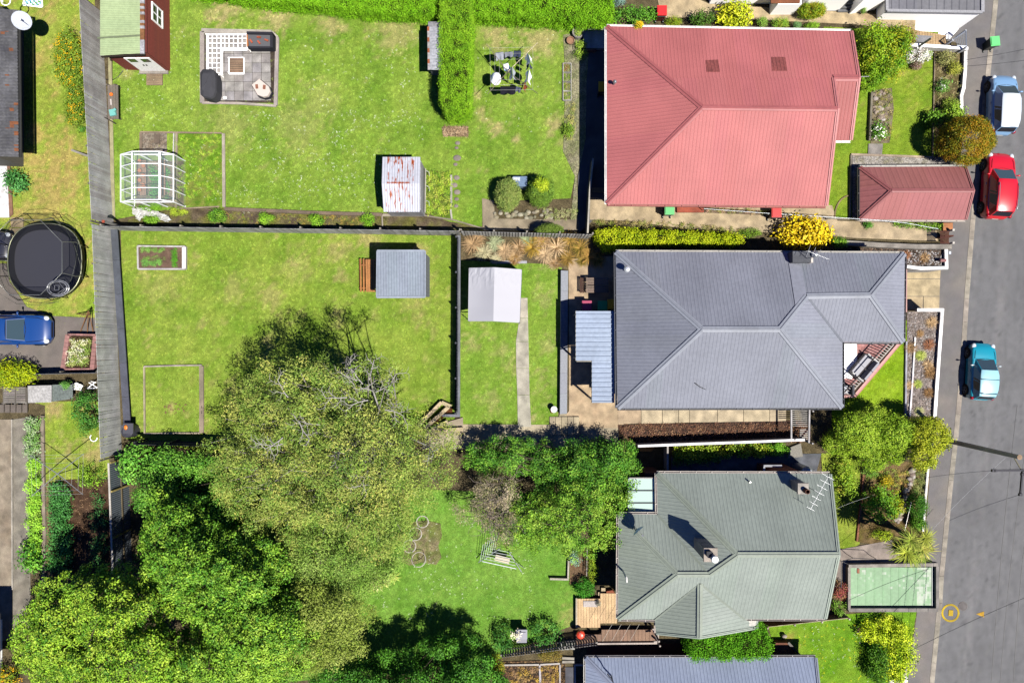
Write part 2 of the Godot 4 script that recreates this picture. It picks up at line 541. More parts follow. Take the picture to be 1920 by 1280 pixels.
# ribbed metal sheeting over a convex roof plane; the ribs run down the slope, square to the eave (the first edge)
func ribbed(b: MB, pg: Array, pitch: float, hh: float, eave := 0, lift := 0.0) -> void:
	var pl := newell(pg)
	var n := pl.normal
	var u: Vector3 = (pg[(eave + 1) % pg.size()] - pg[eave])
	u = (u - n * u.dot(n)).normalized()
	var q := []
	var lo := 1e9
	var hi := -1e9
	for p in pg:
		var w: Vector3 = p + n * lift
		q.append(w)
		lo = minf(lo, w.dot(u)); hi = maxf(hi, w.dot(u))
	var prof := [[0.0, 0.0], [0.55, 0.0], [0.67, 1.0], [0.85, 1.0], [1.0, 0.0]]
	var k := lo
	var base := b.col
	var shade := 1.0
	var cnt := 0
	while k < hi:
		if cnt % 4 == 0: shade = R(0.985, 1.01)   # each sheet is four ribs wide and its paint has weathered a little differently
		cnt += 1
		b.col = Color(base.r * shade, base.g * shade, base.b * shade)
		for s in 4:
			var ua: float = k + prof[s][0] * pitch
			var ub: float = k + prof[s + 1][0] * pitch
			var w := clip(clip(q, u, ua, false), u, ub, true)
			if w.size() < 3: continue
			for i in w.size():
				var f: float = clampf((w[i].dot(u) - ua) / (ub - ua), 0, 1)
				w[i] += n * hh * lerpf(prof[s][1], prof[s + 1][1], f)
			for i in range(1, w.size() - 1):
				if (w[i] - w[0]).cross(w[i + 1] - w[0]).dot(n) > 0: b.tri(w[0], w[i], w[i + 1])
				else: b.tri(w[0], w[i + 1], w[i])
		k += pitch
	b.col = base
func cap(b: MB, p: Vector3, q: Vector3, w: float, drop := 0.3, lift := 0.05) -> void:   # a folded ridge or hip flashing
	var d := (q - p)
	var s := Vector3(-d.z, 0, d.x).normalized()
	var prof := [[-1.0, -drop * w + lift * 0.6], [-0.94, -drop * w + lift], [-0.3, -drop * w * 0.3 + lift], [-0.12, lift + 0.035], [0.12, lift + 0.035], [0.3, -drop * w * 0.3 + lift], [0.94, -drop * w + lift], [1.0, -drop * w + lift * 0.6]]
	for i in prof.size() - 1:
		var a = s * prof[i][0] * w + Vector3.UP * prof[i][1]
		var c = s * prof[i + 1][0] * w + Vector3.UP * prof[i + 1][1]
		b.quad(p + c, p + a, q + a, q + c)
func caps(par: Node, hex: String, list: Array, w := 0.16, nm := "ridge_cap") -> void:
	for e in list:
		var b := mb(hex)
		cap(b, e[0], e[1], e[3] if e.size() > 3 else w, e[2] if e.size() > 2 else 0.28)
		M(nm, b, "roof", par)
func gutter(par: Node, hex: String, p: Vector3, q: Vector3, out: Vector3) -> void:
	var b := mb(hex)
	var o := out.normalized()
	b.beam(p + o * 0.02 - Vector3.UP * 0.07, q + o * 0.02 - Vector3.UP * 0.07, 0.02, 0.14)
	b.beam(p + o * 0.07 - Vector3.UP * 0.115, q + o * 0.07 - Vector3.UP * 0.115, 0.09, 0.012)
	b.beam(p + o * 0.115 - Vector3.UP * 0.065, q + o * 0.115 - Vector3.UP * 0.065, 0.014, 0.1)
	var n := int((q - p).length() / 0.9)
	for i in n:
		b.beam(p.lerp(q, (i + 0.5) / n) + o * 0.02 - Vector3.UP * 0.012, p.lerp(q, (i + 0.5) / n) + o * 0.12 - Vector3.UP * 0.012, 0.03, 0.008)
	M("gutter", b, "roof", par)
func walls(par: Node, pg: PackedVector2Array, h: float, hex: String, mk := "matte", y0 := 0.0, nm := "wall") -> MeshInstance3D:
	var b := mb(hex)
	b.prism(pg, y0 - 0.02, h)
	return M(nm, b, mk, par)
func eave_poly(a: Array, h: float) -> PackedVector2Array:
	return poly(a, h)
func window(par: Node, p: Vector3, q: Vector3, t: float, w: float, y0: float, y1: float, frame := "e8e8e4", mull := 1, nm := "window") -> void:
	var d := (q - p).normalized()
	var o := Vector3(d.z, 0, -d.x)
	if o.dot(Vector3(-p.x - q.x, 0, -p.z - q.z)) < 0: o = -o    # the outer face is the one toward the middle of the block
	var m := p.lerp(q, t)
	var b := mb(frame)
	var y := Vector3.UP
	for s in [-1, 1]:
		b.beam(m + d * s * (w / 2 + 0.02) + y * y0 + o * 0.03, m + d * s * (w / 2 + 0.02) + y * y1 + o * 0.03, 0.07, 0.07)
		b.beam(m - d * (w / 2 + 0.055) + y * (y0 if s < 0 else y1) + o * 0.034, m + d * (w / 2 + 0.055) + y * (y0 if s < 0 else y1) + o * 0.034, 0.08, 0.07)
	for i in mull:
		var u := -w / 2 + w * (i + 1) / (mull + 1)
		b.beam(m + d * u + y * (y0 + 0.03) + o * 0.026, m + d * u + y * (y1 - 0.03) + o * 0.026, 0.04, 0.05)
	var f := M(nm, b, "matte", par)
	b = mb("20262a")
	b.quad(m - d * w / 2 + y * y0 + o * 0.015, m + d * w / 2 + y * y0 + o * 0.015, m + d * w / 2 + y * y1 + o * 0.015, m - d * w / 2 + y * y1 + o * 0.015)
	M("pane", b, "glass", f)
func boards(par: Node, p: Vector3, q: Vector3, y0: float, y1: float, bh: float, hex: String, out: Vector3, taper := 0.0) -> void:   # lapped weatherboards
	var b := mb(hex)
	var n := int((y1 - y0) / bh)
	for i in n:
		var f := 1.0 - taper * i / n
		var c := (p + q) / 2
		var base := L(hex)
		b.col = vary(base, 0.07)
		var a := c.lerp(p, f) + Vector3.UP * (y0 + i * bh)
		var e := c.lerp(q, f) + Vector3.UP * (y0 + i * bh)
		var up := Vector3.UP * bh * 1.03
		b.quad(a + out * 0.035, e + out * 0.035, e + out * 0.012 + up, a + out * 0.012 + up)
		b.quad(a + out * 0.005, e + out * 0.005, e + out * 0.035, a + out * 0.035)
	M("weatherboards", b, "matte", par).set_meta("kind", "stuff")
# a fence of single palings on rails; a and b are the feet of its ends
func fence(nm: String, label: String, a: Vector3, b: Vector3, h: float, bw: float, gap: float, cols: Array, post := "8a8478", side := 1.0, mk := "wood", f := 0.02, called := "paling") -> Node3D:
	var t := T(nm, label, "fence", (a + b) / 2)
	var d := b - a
	var n := int(d.length() / (bw + gap))
	var ms := boxes(Vector3(bw, h, 0.022), cols + cols, f)
	var x := d.normalized()
	var z := x.cross(Vector3.UP)
	for i in n:
		var bs := Basis(x, Vector3.UP, z)
		bs = Basis(z, R(-0.012, 0.012)) * bs
		piece(called, ms[rng.randi() % ms.size()], mk, t, a + x * (i + 0.5) * (bw + gap) + z * R(-0.004, 0.004), bs)
	for y in [0.25, 0.8]:
		var r := mb(post)
		r.beam(a + Vector3.UP * h * y - z * side * 0.05, b + Vector3.UP * h * y - z * side * 0.05, 0.04, 0.09)
		M("rail", r, mk, t)
	var np := int(d.length() / 2.4) + 1
	for i in np + 1:
		var r := mb(post)
		var p := a + d * float(i) / np - z * side * 0.11
		r.box(p + Vector3.UP * (h * 0.48), Vector3(0.09, h * 0.96, 0.09), Basis(x, Vector3.UP, z))
		M("post", r, mk, t)
	return t
func wall(nm: String, label: String, pts: Array, h0: float, h1: float, w: float, hex: String, mk := "concrete", capw := 0.0, cap_hex := "", hh := 0.0, cat := "wall") -> Node3D:   # a low wall along surveyed points read at height hh
	var m := P(pts[pts.size() / 4 * 2], pts[pts.size() / 4 * 2 + 1], hh)
	m.y = h0
	var t := T(nm, label, cat, m)
	var b := mb(hex)
	var c := mb(cap_hex if cap_hex else hex)
	for i in range(0, pts.size() - 2, 2):
		var p := P(pts[i], pts[i + 1], hh)
		var q := P(pts[i + 2], pts[i + 3], hh)
		var e := (q - p).normalized() * w * 0.5
		p -= e; q += e
		p.y = (h0 + h1) / 2; q.y = p.y
		b.beam(p, q, w, h1 - h0 + 0.002 * i)
		if capw:
			p.y = h1 + 0.025; q.y = p.y
			c.beam(p, q, capw, 0.05 + 0.002 * i)
	M("body", b, mk, t)
	if capw: M("coping", c, mk, t)
	return t
func edging(par: Node, nm: String, pts: Array, w: float, h: float, hex: String, mk := "wood") -> void:   # timber or concrete strips, one piece each
	for i in range(0, pts.size() - 2, 2):
		var b := mb(hex)
		b.col = vary(b.col)
		var p := P(pts[i], pts[i + 1], h)
		var q := P(pts[i + 2], pts[i + 3], h)
		p.y = h / 2; q.y = h / 2
		b.beam(p, q, w, h + 0.003 * (i % 4))
		M(nm, b, mk, par)

# ---- a small car built along its own z axis, nose to -z, standing on y = 0
func car(nm: String, label: String, at: Vector3, yaw: float, len: float, wid: float, ht: float, hex: String, opt := {}) -> Node3D:
	var t := T(nm, label, "car", Vector3.ZERO)
	var hw := wid / 2
	var belt: float = opt.get("belt", ht * 0.6)
	var hood: float = opt.get("hood", 0.27)       # share of the length before the windscreen
	var tail: float = opt.get("tail", 0.03)       # share behind the rear window
	var b := mb(hex)
	var n := 26
	var st := []
	for i in n + 1:
		var u := float(i) / n
		var z := (u - 0.5) * len
		var e := minf(u, 1 - u) * len
		var rnd := sqrt(clampf(1.0 - pow(1.0 - clampf(e / 0.62, 0, 1), 2.0), 0, 1))
		var w := hw * lerpf(0.60, 1.0, rnd) * (0.985 if u < 0.2 else 1.0)
		var top := belt
		if u < hood: top = lerpf(belt * 0.76, belt * 0.97, sin(u / hood * PI * 0.5))
		var er := clampf(e / 0.22, 0, 1)
		top = lerpf(belt * 0.62, top, sqrt(er))
		var bot := lerpf(0.32, 0.2, er)
		st.append([z, w, top, bot])
	var rings := []
	for q in st:
		var z: float = q[0]
		var w: float = q[1]
		var tp: float = q[2]
		var bo: float = q[3]
		var half := [Vector3(w * 0.9, bo, z), Vector3(w * 0.98, bo + 0.1, z), Vector3(w, lerpf(bo, tp, 0.5), z), Vector3(w * 0.975, lerpf(bo, tp, 0.78), z), Vector3(w * 0.93, tp * 0.965, z), Vector3(w * 0.84, tp, z), Vector3(w * 0.45, tp + 0.03, z), Vector3(0, tp + 0.04, z)]
		var ring := half.duplicate()
		for i in range(half.size() - 2, -1, -1): ring.append(half[i] * Vector3(-1, 1, 1))
		rings.append(ring)
	skin(b, rings, Vector3(0, belt * 0.4, 0))
	M("body", b, "gloss", t)
	# cabin
	var z0 := (hood - 0.5) * len
	var z1 := (0.5 - tail) * len
	var r0 = z0 + len * opt.get("rake", 0.2)
	var r1 = z1 - len * opt.get("rear", 0.08)
	var cw := hw * 0.86
	var rw := hw * 0.70
	var lower := [Vector3(cw * 0.86, belt - 0.03, z0), Vector3(cw, belt - 0.03, z0 + 0.35), Vector3(cw * 1.01, belt - 0.03, (z0 + z1) / 2), Vector3(cw * 0.97, belt - 0.03, z1 - 0.3), Vector3(cw * 0.84, belt - 0.03, z1)]
	var upper := [Vector3(rw * 0.90, ht - 0.08, r0), Vector3(rw, ht - 0.03, r0 + 0.3), Vector3(rw * 1.02, ht - 0.02, (r0 + r1) / 2), Vector3(rw * 0.99, ht - 0.05, r1 - 0.4), Vector3(rw * 0.9, ht - 0.16, r1)]
	b = mb(hex)
	for s in [1, -1]:
		var f := Vector3(s, 1, 1)
		for i in 4:
			if s > 0: b.quad(lower[i + 1] * f, lower[i] * f, upper[i] * f, upper[i + 1] * f)
			else: b.quad(lower[i] * f, lower[i + 1] * f, upper[i + 1] * f, upper[i] * f)
	var fl := Vector3(-1, 1, 1)
	b.quad(lower[0] * fl, lower[0], upper[0], upper[0] * fl)
	b.quad(lower[4], lower[4] * fl, upper[4] * fl, upper[4])
	M("cabin", b, "gloss", t)
	b = mb(opt.get("roof", hex))
	var rr := []
	for i in 5:
		var a: Vector3 = upper[i]
		rr.append([a + Vector3(0.012, 0.0, 0), a * Vector3(0.93, 1, 1) + Vector3(0, 0.035, 0), a * Vector3(0.55, 1, 1) + Vector3(0, 0.075, 0), a * Vector3(0, 1, 1) + Vector3(0, 0.09, 0), a * Vector3(-0.55, 1, 1) + Vector3(0, 0.075, 0), a * Vector3(-0.93, 1, 1) + Vector3(0, 0.035, 0), a * fl + Vector3(-0.012, 0, 0)])
	skin(b, rr, Vector3(0, ht - 0.8, 0), false)
	M("roof", b, "gloss", t)
	if opt.has("bars"):
		for k in opt.bars:
			b = mb("2a6f7c")
			var bz := lerpf(r0, r1, k)
			b.beam(Vector3(-rw, ht + 0.06, bz), Vector3(rw, ht + 0.06, bz), 0.05, 0.03)
			M("roof_bar", b, "gloss", t)
	if opt.has("rails"):
		for s in [-1, 1]:
			b = mb("c8ccd0")
			b.tube([Vector3(s * rw * 0.93, ht + 0.02, r0 + 0.25), Vector3(s * rw * 0.95, ht + 0.085, r0 + 0.5), Vector3(s * rw * 0.95, ht + 0.085, r1 - 0.4), Vector3(s * rw * 0.93, ht + 0.02, r1 - 0.15)], 0.022, 0.022)
			M("roof_rail", b, "steel", t)
	# glass, set 6 mm proud of the cabin
	b = mb("44565e")
	glaze(b, lower[0], lower[0] * fl, upper[0] * fl, upper[0], 0.03, 0.03, 0.03)
	M("windscreen", b, "glass", t)
	b = mb("1c242a")
	glaze(b, lower[4] * fl, lower[4], upper[4], upper[4] * fl, 0.05, 0.12, 0.06)
	M("rear_window", b, "glass", t)
	for s in [1, -1]:
		var f := Vector3(s, 1, 1)
		var m := [[lower[0].lerp(lower[1], 0.35), lower[2], upper[2], upper[0].lerp(upper[1], 0.25)], [lower[2], lower[3].lerp(lower[4], 0.2), upper[3].lerp(upper[4], 0.1), upper[2]]]
		for q in m:
			b = mb("161a1e")
			if s > 0: glaze(b, q[1], q[0], q[3], q[2], 0.035, 0.12, 0.1)
			else: glaze(b, q[0] * f, q[1] * f, q[2] * f, q[3] * f, 0.035, 0.12, 0.1)
			M("side_window", b, "glass", t)
	for s in [1, -1]:
		for u in [0.175, 0.83]:
			var z: float = (u - 0.5) * len
			var wr: float = opt.get("wheel", 0.31)
			b = mb("0c0c0e")
			arc_disc(b, Vector3(s * (hw + 0.006), wr + 0.02, z), wr + 0.07, s, 18)
			M("wheel_arch", b, "plain", t)
			b = mb("26262a")
			wheel_ring(b, Vector3(s * (hw - 0.16), wr, z), wr, wr * 0.66, s * 0.185, 20)
			var w := M("wheel", b, "plain", t)
			b = mb("b4b6ba")
			for k in 5:
				var a := TAU * k / 5
				b.beam(Vector3(s * (hw + 0.015), wr + sin(a) * wr * 0.1, z + cos(a) * wr * 0.1), Vector3(s * (hw + 0.015), wr + sin(a) * wr * 0.66, z + cos(a) * wr * 0.66), 0.075, 0.03)
			wheel_ring(b, Vector3(s * (hw - 0.06), wr, z), wr * 0.67, wr * 0.58, s * 0.075, 20)
			M("rim", b, "steel", w)
		b = mb("dfe6ea")
		b.ball(Vector3(s * hw * 0.74, belt * 0.76, -len * 0.5 + 0.2), Vector3(0.15, 0.075, 0.2), 10)
		M("headlight", b, "glass", t)
		b = mb("a81218")
		b.ball(Vector3(s * hw * 0.78, belt * 0.86, len * 0.5 - 0.14), Vector3(0.12, 0.13, 0.12), 10)
		M("tail_light", b, "glass", t)
		b = mb(opt.get("mirror", hex))
		b.ball(Vector3(s * (hw + 0.06), belt + 0.1, z0 + 0.42), Vector3(0.12, 0.075, 0.055), 10)
		b.beam(Vector3(s * (hw - 0.12), belt + 0.02, z0 + 0.4), Vector3(s * hw, belt + 0.08, z0 + 0.42), 0.04, 0.04)
		M("mirror", b, "gloss", t)
		for u in [0.46, 0.66]:
			b = mb("d0d4d8")
			b.beam(Vector3(s * (hw * 0.985 + 0.01), belt * 0.82, (u - 0.5) * len), Vector3(s * (hw * 0.985 + 0.01), belt * 0.82, (u - 0.5) * len + 0.16), 0.03, 0.035)
			M("door_handle", b, "steel", t)
		for u in [hood + 0.05, 0.53, 0.76]:
			b = mb("101012")
			b.beam(Vector3(s * (hw * 0.995), 0.32, (u - 0.5) * len), Vector3(s * (hw * 0.945), belt * 0.95, (u - 0.5) * len), 0.018, 0.012)
			M("door_gap", b, "plain", t)
	b = mb("121416")
	b.box(Vector3(0, belt * 0.5, -len * 0.5 + 0.03), Vector3(wid * 0.5, 0.1, 0.08))
	b.box(Vector3(0, 0.3, 0), Vector3(wid * 0.88, 0.2, len * 0.9))
	M("grille", b, "plain", t)
	b = mb("0c0c0e")
	for s in [-1, 1]:
		b.tube([Vector3(s * hw * 0.62, belt * 0.8, -len * 0.5 + 0.22), Vector3(s * hw * 0.76, belt * 0.95 + 0.02, -len * 0.5 + 0.6), Vector3(s * hw * 0.8, belt + 0.012, z0)], 0.012, 0.012, 4)
	b.beam(Vector3(-hw * 0.6, belt * 0.8, -len * 0.5 + 0.215), Vector3(hw * 0.6, belt * 0.8, -len * 0.5 + 0.215), 0.02, 0.02)
	M("bonnet_gap", b, "plain", t)
	b = mb("d8d8d0")
	b.box(Vector3(0, belt * 0.5, len * 0.5 - 0.005), Vector3(0.4, 0.11, 0.03))
	M("number_plate", b, "plain", t)
	b = mb("1a1c1e")
	for s in [-1, 1]:
		b.beam(Vector3(s * 0.02, belt + 0.03, z0 - 0.01), Vector3(s * 0.5, belt + 0.05, z0 + 0.06), 0.02, 0.02)
	M("wiper", b, "plain", t)
	t.position = at
	t.rotation.y = yaw
	return t
func skin(b: MB, rings: Array, mid: Vector3, ends := true) -> void:   # smooth skin over rows of points
	var nr := rings.size()
	var nc: int = rings[0].size()
	var nm := []
	for i in nr:
		var row := []
		for k in nc:
			var du: Vector3 = rings[mini(i + 1, nr - 1)][k] - rings[maxi(i - 1, 0)][k]
			var dv: Vector3 = rings[i][mini(k + 1, nc - 1)] - rings[i][maxi(k - 1, 0)]
			var q := du.cross(dv).normalized()
			var o: Vector3 = rings[i][k] - mid
			if q.dot(Vector3(o.x, o.y, o.z * 0.3)) < 0: q = -q
			row.append(q)
		nm.append(row)
	for i in nr - 1:
		for k in nc - 1:
			var a: Vector3 = rings[i][k]
			var d: Vector3 = rings[i][k + 1]
			var e: Vector3 = rings[i + 1][k + 1]
			var f: Vector3 = rings[i + 1][k]
			if (d - a).cross(e - a).dot(nm[i][k]) > 0:
				b.trin(a, d, e, nm[i][k], nm[i][k + 1], nm[i + 1][k + 1]); b.trin(a, e, f, nm[i][k], nm[i + 1][k + 1], nm[i + 1][k])
			else:
				b.trin(a, e, d, nm[i][k], nm[i + 1][k + 1], nm[i][k + 1]); b.trin(a, f, e, nm[i][k], nm[i + 1][k], nm[i + 1][k + 1])
	if ends:
		for i in [0, nr - 1]:
			for k in range(1, nc - 1):
				if i == 0: b.tri(rings[i][0], rings[i][k], rings[i][k + 1])
				else: b.tri(rings[i][0], rings[i][k + 1], rings[i][k])
func glaze(b: MB, p: Vector3, q: Vector3, r: Vector3, s: Vector3, mx: float, m0: float, m1: float) -> void:
	var n := (q - p).cross(s - p).normalized() * 0.008
	var f := func(u: float, v: float) -> Vector3: return p.lerp(q, u).lerp(s.lerp(r, u), v) + n
	b.quad(f.call(mx, m0), f.call(1 - mx, m0), f.call(1 - mx, 1 - m1), f.call(mx, 1 - m1))
func arc_disc(b: MB, m: Vector3, r: float, s: float, seg: int) -> void:
	for k in seg:
		var a := TAU * k / seg
		var e := TAU * (k + 1) / seg
		var p := m + Vector3(0, maxf(sin(a) * r, -m.y + 0.16), cos(a) * r)
		var q := m + Vector3(0, maxf(sin(e) * r, -m.y + 0.16), cos(e) * r)
		if s > 0: b.tri(m, q, p)
		else: b.tri(m, p, q)
func wheel_ring(b: MB, m: Vector3, r: float, ri: float, w: float, seg: int) -> void:
	for k in seg:
		var a := TAU * k / seg
		var e := TAU * (k + 1) / seg
		var d := Vector3(0, sin(a), cos(a))
		var f := Vector3(0, sin(e), cos(e))
		var x := Vector3(w, 0, 0)
		b.trin(m + d * r, m + d * r + x, m + f * r + x, d, d, f)
		b.trin(m + d * r, m + f * r + x, m + f * r, d, f, f)
		b.quad(m + d * r + x, m + d * ri + x, m + f * ri + x, m + f * r + x)
		b.tri(m + x * 0.8, m + d * ri + x * 0.8, m + f * ri + x * 0.8)
func bin(nm: String, label: String, at: Vector3, body: String, lid: String, turn := 0.0, hh := 1.0) -> Node3D:
	var t := T(nm, label, "wheelie bin", Vector3.ZERO, "wheelie bins")
	var b := mb(body)
	for q in [[0.0, 0.21, 0.92, 0.27]]:
		var lo: Array = []
		var up: Array = []
		for s in [[-1, -1], [1, -1], [1, 1], [-1, 1]]:
			lo.append(Vector3(s[0] * q[1], 0.06, s[1] * q[1])); up.append(Vector3(s[0] * q[3], q[2] * hh, s[1] * q[3]))
		for i in 4: b.quad(lo[(i + 1) % 4], lo[i], up[i], up[(i + 1) % 4])
		b.quad(lo[0], lo[1], lo[2], lo[3])
	M("body", b, "plastic", t)
	b = mb(lid)
	b.box(Vector3(0, 0.95 * hh, -0.01), Vector3(0.58, 0.05, 0.6)); b.box(Vector3(0, 0.985 * hh, 0.0), Vector3(0.5, 0.05, 0.48))
	M("lid", b, "plastic", t)
	b = mb("16181a")
	b.tube([Vector3(-0.24, 0.92 * hh, 0.33), Vector3(0.24, 0.92 * hh, 0.33)], 0.018, 0.018)
	M("handle", b, "plastic", t)
	for s in [-1, 1]:
		b = mb("16181a")
		b.tube([Vector3(s * 0.2, 0.1, 0.26), Vector3(s * 0.26, 0.1, 0.26)], 0.1, 0.1, 12)
		M("wheel", b, "plastic", t)
	t.position = at
	t.rotation.y = turn
	return t
func pipe(nm: String, label: String, cat: String, p: Vector3, h: float, r: float, hex: String, cowl := true) -> void:
	var t := T(nm, label, cat, p)
	var b := mb(hex)
	b.tube([p - Vector3.UP * 0.1, p + Vector3.UP * h], r, r, 10)
	M("pipe", b, "steel", t)
	if cowl:
		b = mb(hex)
		b.lathe(p + Vector3.UP * h, [[r * 1.9, 0.0], [r * 2.0, 0.06], [r * 1.2, 0.16], [0.0, 0.2]], 12)
		M("cowl", b, "steel", t)

func _ready() -> void:
	rng.seed = 20240611
	noise.seed = 7
	noise.frequency = 0.05
	noise.fractal_octaves = 4
	var cam := Camera3D.new()
	cam.name = "camera"
	cam.position = Vector3(0, EYE, 0)
	cam.rotation_degrees = Vector3(-90, 0, 0)
	cam.fov = 53.13
	cam.far = 400.0
	add_child(cam)
	cam.current = true
	var sky_mat := ProceduralSkyMaterial.new()
	sky_mat.sky_top_color = Color(0.16, 0.30, 0.60)
	sky_mat.sky_horizon_color = Color(0.50, 0.62, 0.75)
	sky_mat.sky_curve = 0.12
	sky_mat.ground_bottom_color = Color(0.10, 0.10, 0.08)
	sky_mat.ground_horizon_color = Color(0.40, 0.45, 0.48)
	var env := Environment.new()
	env.background_mode = Environment.BG_SKY
	env.sky = Sky.new()
	env.sky.sky_material = sky_mat
	env.background_energy_multiplier = 0.58
	env.tonemap_mode = Environment.TONE_MAPPER_LINEAR
	env.tonemap_exposure = 2.4
	env.sdfgi_enabled = true; env.ssao_enabled = true; env.ssil_enabled = true
	var we := WorldEnvironment.new()
	we.name = "world_environment"
	we.environment = env
	add_child(we)
	var sun := DirectionalLight3D.new()
	sun.name = "sun"
	sun.light_energy = 1.6
	sun.light_color = Color(1.0, 0.98, 0.945)
	sun.light_angular_distance = 0.5
	sun.shadow_enabled = true
	add_child(sun)
	sun.look_at_from_position(Vector3.ZERO, Vector3(-0.40, -1.0, -0.345), Vector3.FORWARD)
	ground()
	street()
	red_house()
	grey_house()
	green_house()
	other_houses()
	far_left()
	top_yard()
	mid_yard()
	low_yard()
	trees()
	front_gardens()
	vehicles()
	overhead()

func lawn_col(seed: float, dry: float, lush: String, mid: String, pale: String, spots := []) -> Callable:
	var a := L(lush, 1.6)
	var b := L(mid, 1.6)
	var d := L(pale, 1.8)
	var sp := []
	for q in spots:
		var p := P(q[0], q[1])
		sp.append([Vector2(p.x, p.z), q[2] * S, q[3] if q.size() > 3 else 0.8])
	return func(x: float, z: float) -> Color:
		var u := fx(x, z, 5.0, seed)
		var w := fx(x, z, 16.0, seed + 1)
		var v := fx(x, z, 40.0, seed + 2)
		var c := a.lerp(b, clampf(u * 0.8 + w * 0.7 - 0.28, 0, 1))
		var k := clampf((fx(x, z, 9.0, seed + 3) * 0.5 + v * 0.4 + fx(x, z, 130.0, seed + 6) * 0.45 - 0.95 + dry) * 2.2, 0, 1)
		for q in sp:
			var dd: float = Vector2(x, z).distance_to(q[0]) / q[1]
			k = maxf(k, clampf((1.2 - dd) * 1.4 + (v - 0.5) * 1.4 + (fx(x, z, 120.0, seed + 7) - 0.5) * 1.8, 0, 1) * q[2])
		c = c.lerp(d, k)
		var m := 0.78 + 0.24 * fx(x, z, 90.0, seed + 4) + 0.16 * fx(x, z, 24.0, seed + 5) + 0.028 * sin((x + 0.05 * z) * 4.6 + fx(x, z, 6.0, seed + 8) * 3.0)   # mower stripes
		return Color(c.r * m, c.g * m, c.b * m)
func speckle(seed: float, cols: Array, f := 30.0, g := 6.0) -> Callable:
	var cs := []
	for c in cols: cs.append(L(c))
	return func(x: float, z: float) -> Color:
		var k := clampf(fx(x, z, f, seed) * 0.6 + fx(x, z, g, seed + 1) * 0.6 - 0.1, 0, 0.999) * (cs.size() - 1)
		var i := int(k)
		return (cs[i] as Color).lerp(cs[i + 1], k - i)
var tuft_pts := []
func lawn(pg: PackedVector2Array, colf: Callable, dens := 22.0, y := 0.02) -> void:
	G("lawn", sheet(pg, y, 0.24, colf), "grass")
	var lo := pg[0]
	var hi := pg[0]
	for p in pg:
		lo = lo.min(p); hi = hi.max(p)
	lo = lo.max(Vector2(-32.5, -21.8)); hi = hi.min(Vector2(32.5, 21.8))
	for i in int((hi.x - lo.x) * (hi.y - lo.y) * dens):
		var p := Vector2(R(lo.x, hi.x), R(lo.y, hi.y))
		if Geometry2D.is_point_in_polygon(p, pg):
			var c: Color = colf.call(p.x, p.y)
			tuft_pts.append([Vector3(p.x, y - 0.01, p.y), c])
func blades() -> void:
	var mm := MultiMesh.new()
	mm.transform_format = MultiMesh.TRANSFORM_3D
	mm.use_colors = true
	mm.mesh = clump("tuft")
	mm.instance_count = tuft_pts.size()
	for i in tuft_pts.size():
		var q: Array = tuft_pts[i]
		var s := R(0.7, 1.5)
		mm.set_instance_transform(i, Transform3D(Basis(Vector3.UP, R(0, TAU)).scaled(Vector3(s, s, s)), q[0]))
		var f := R(1.0, 1.55)
		var c: Color = q[1]
		mm.set_instance_color(i, Color(c.r * f * R(0.9, 1.15), c.g * f, c.b * f))
	var o := MultiMeshInstance3D.new()
	o.name = "grass"
	o.multimesh = mm
	o.material_override = mat("needle")
	o.set_meta("kind", "stuff")
	tag(o, "short green grass blades all over the lawns", "grass")
	add_child(o)
func daisies() -> void:
	var pts := []
	var areas := [[rect(430, 210, 800, 400), 900, [0, 0]], [rect(540, 60, 790, 260), 420, [0, 0]], [rect(230, 60, 380, 240), 160, [0, 0]], [rect(700, 960, 1000, 1160), 520, [0, 0]], [rect(1480, 1170, 1640, 1280), 130, [0, 0]], [rect(330, 270, 415, 380), 70, [0, 0]], [rect(890, 60, 1050, 250), 60, [0, 0]]]
	for q in areas:
		var pg: PackedVector2Array = q[0]
		var k := 0
		while k < q[1]:
			var p := Vector2(R(pg[0].x, pg[2].x), R(pg[0].y, pg[2].y))
			k += 1
			if fx(p.x, p.y, 14.0, 9.0) + R(-.2, .2) > 0.5:
				pts.append([Vector3(p.x, 0.065, p.y), Vector3(R(-.3, .3), 1, R(-.3, .3)).normalized(), R(0.14, 0.34)])
	var o := scatter("daisy_flowers", self, "flower", pts, ["f4f6ea", "eef2e0"], "leaf")
	tag(o, "small white clover and daisy heads in the mown lawns", "flowers")
	pts = []
	for i in 90:
		var p := P(R(1490, 1660), R(1170, 1280))
		pts.append([p + Vector3(0, 0.07, 0), Vector3.UP, R(0.2, 0.36)])
	o = scatter("buttercup_flowers", self, "flower", pts, ["f2dc20"], "leaf")
	tag(o, "small yellow flowers dotted over the lawn beside the lime conifer", "flowers")

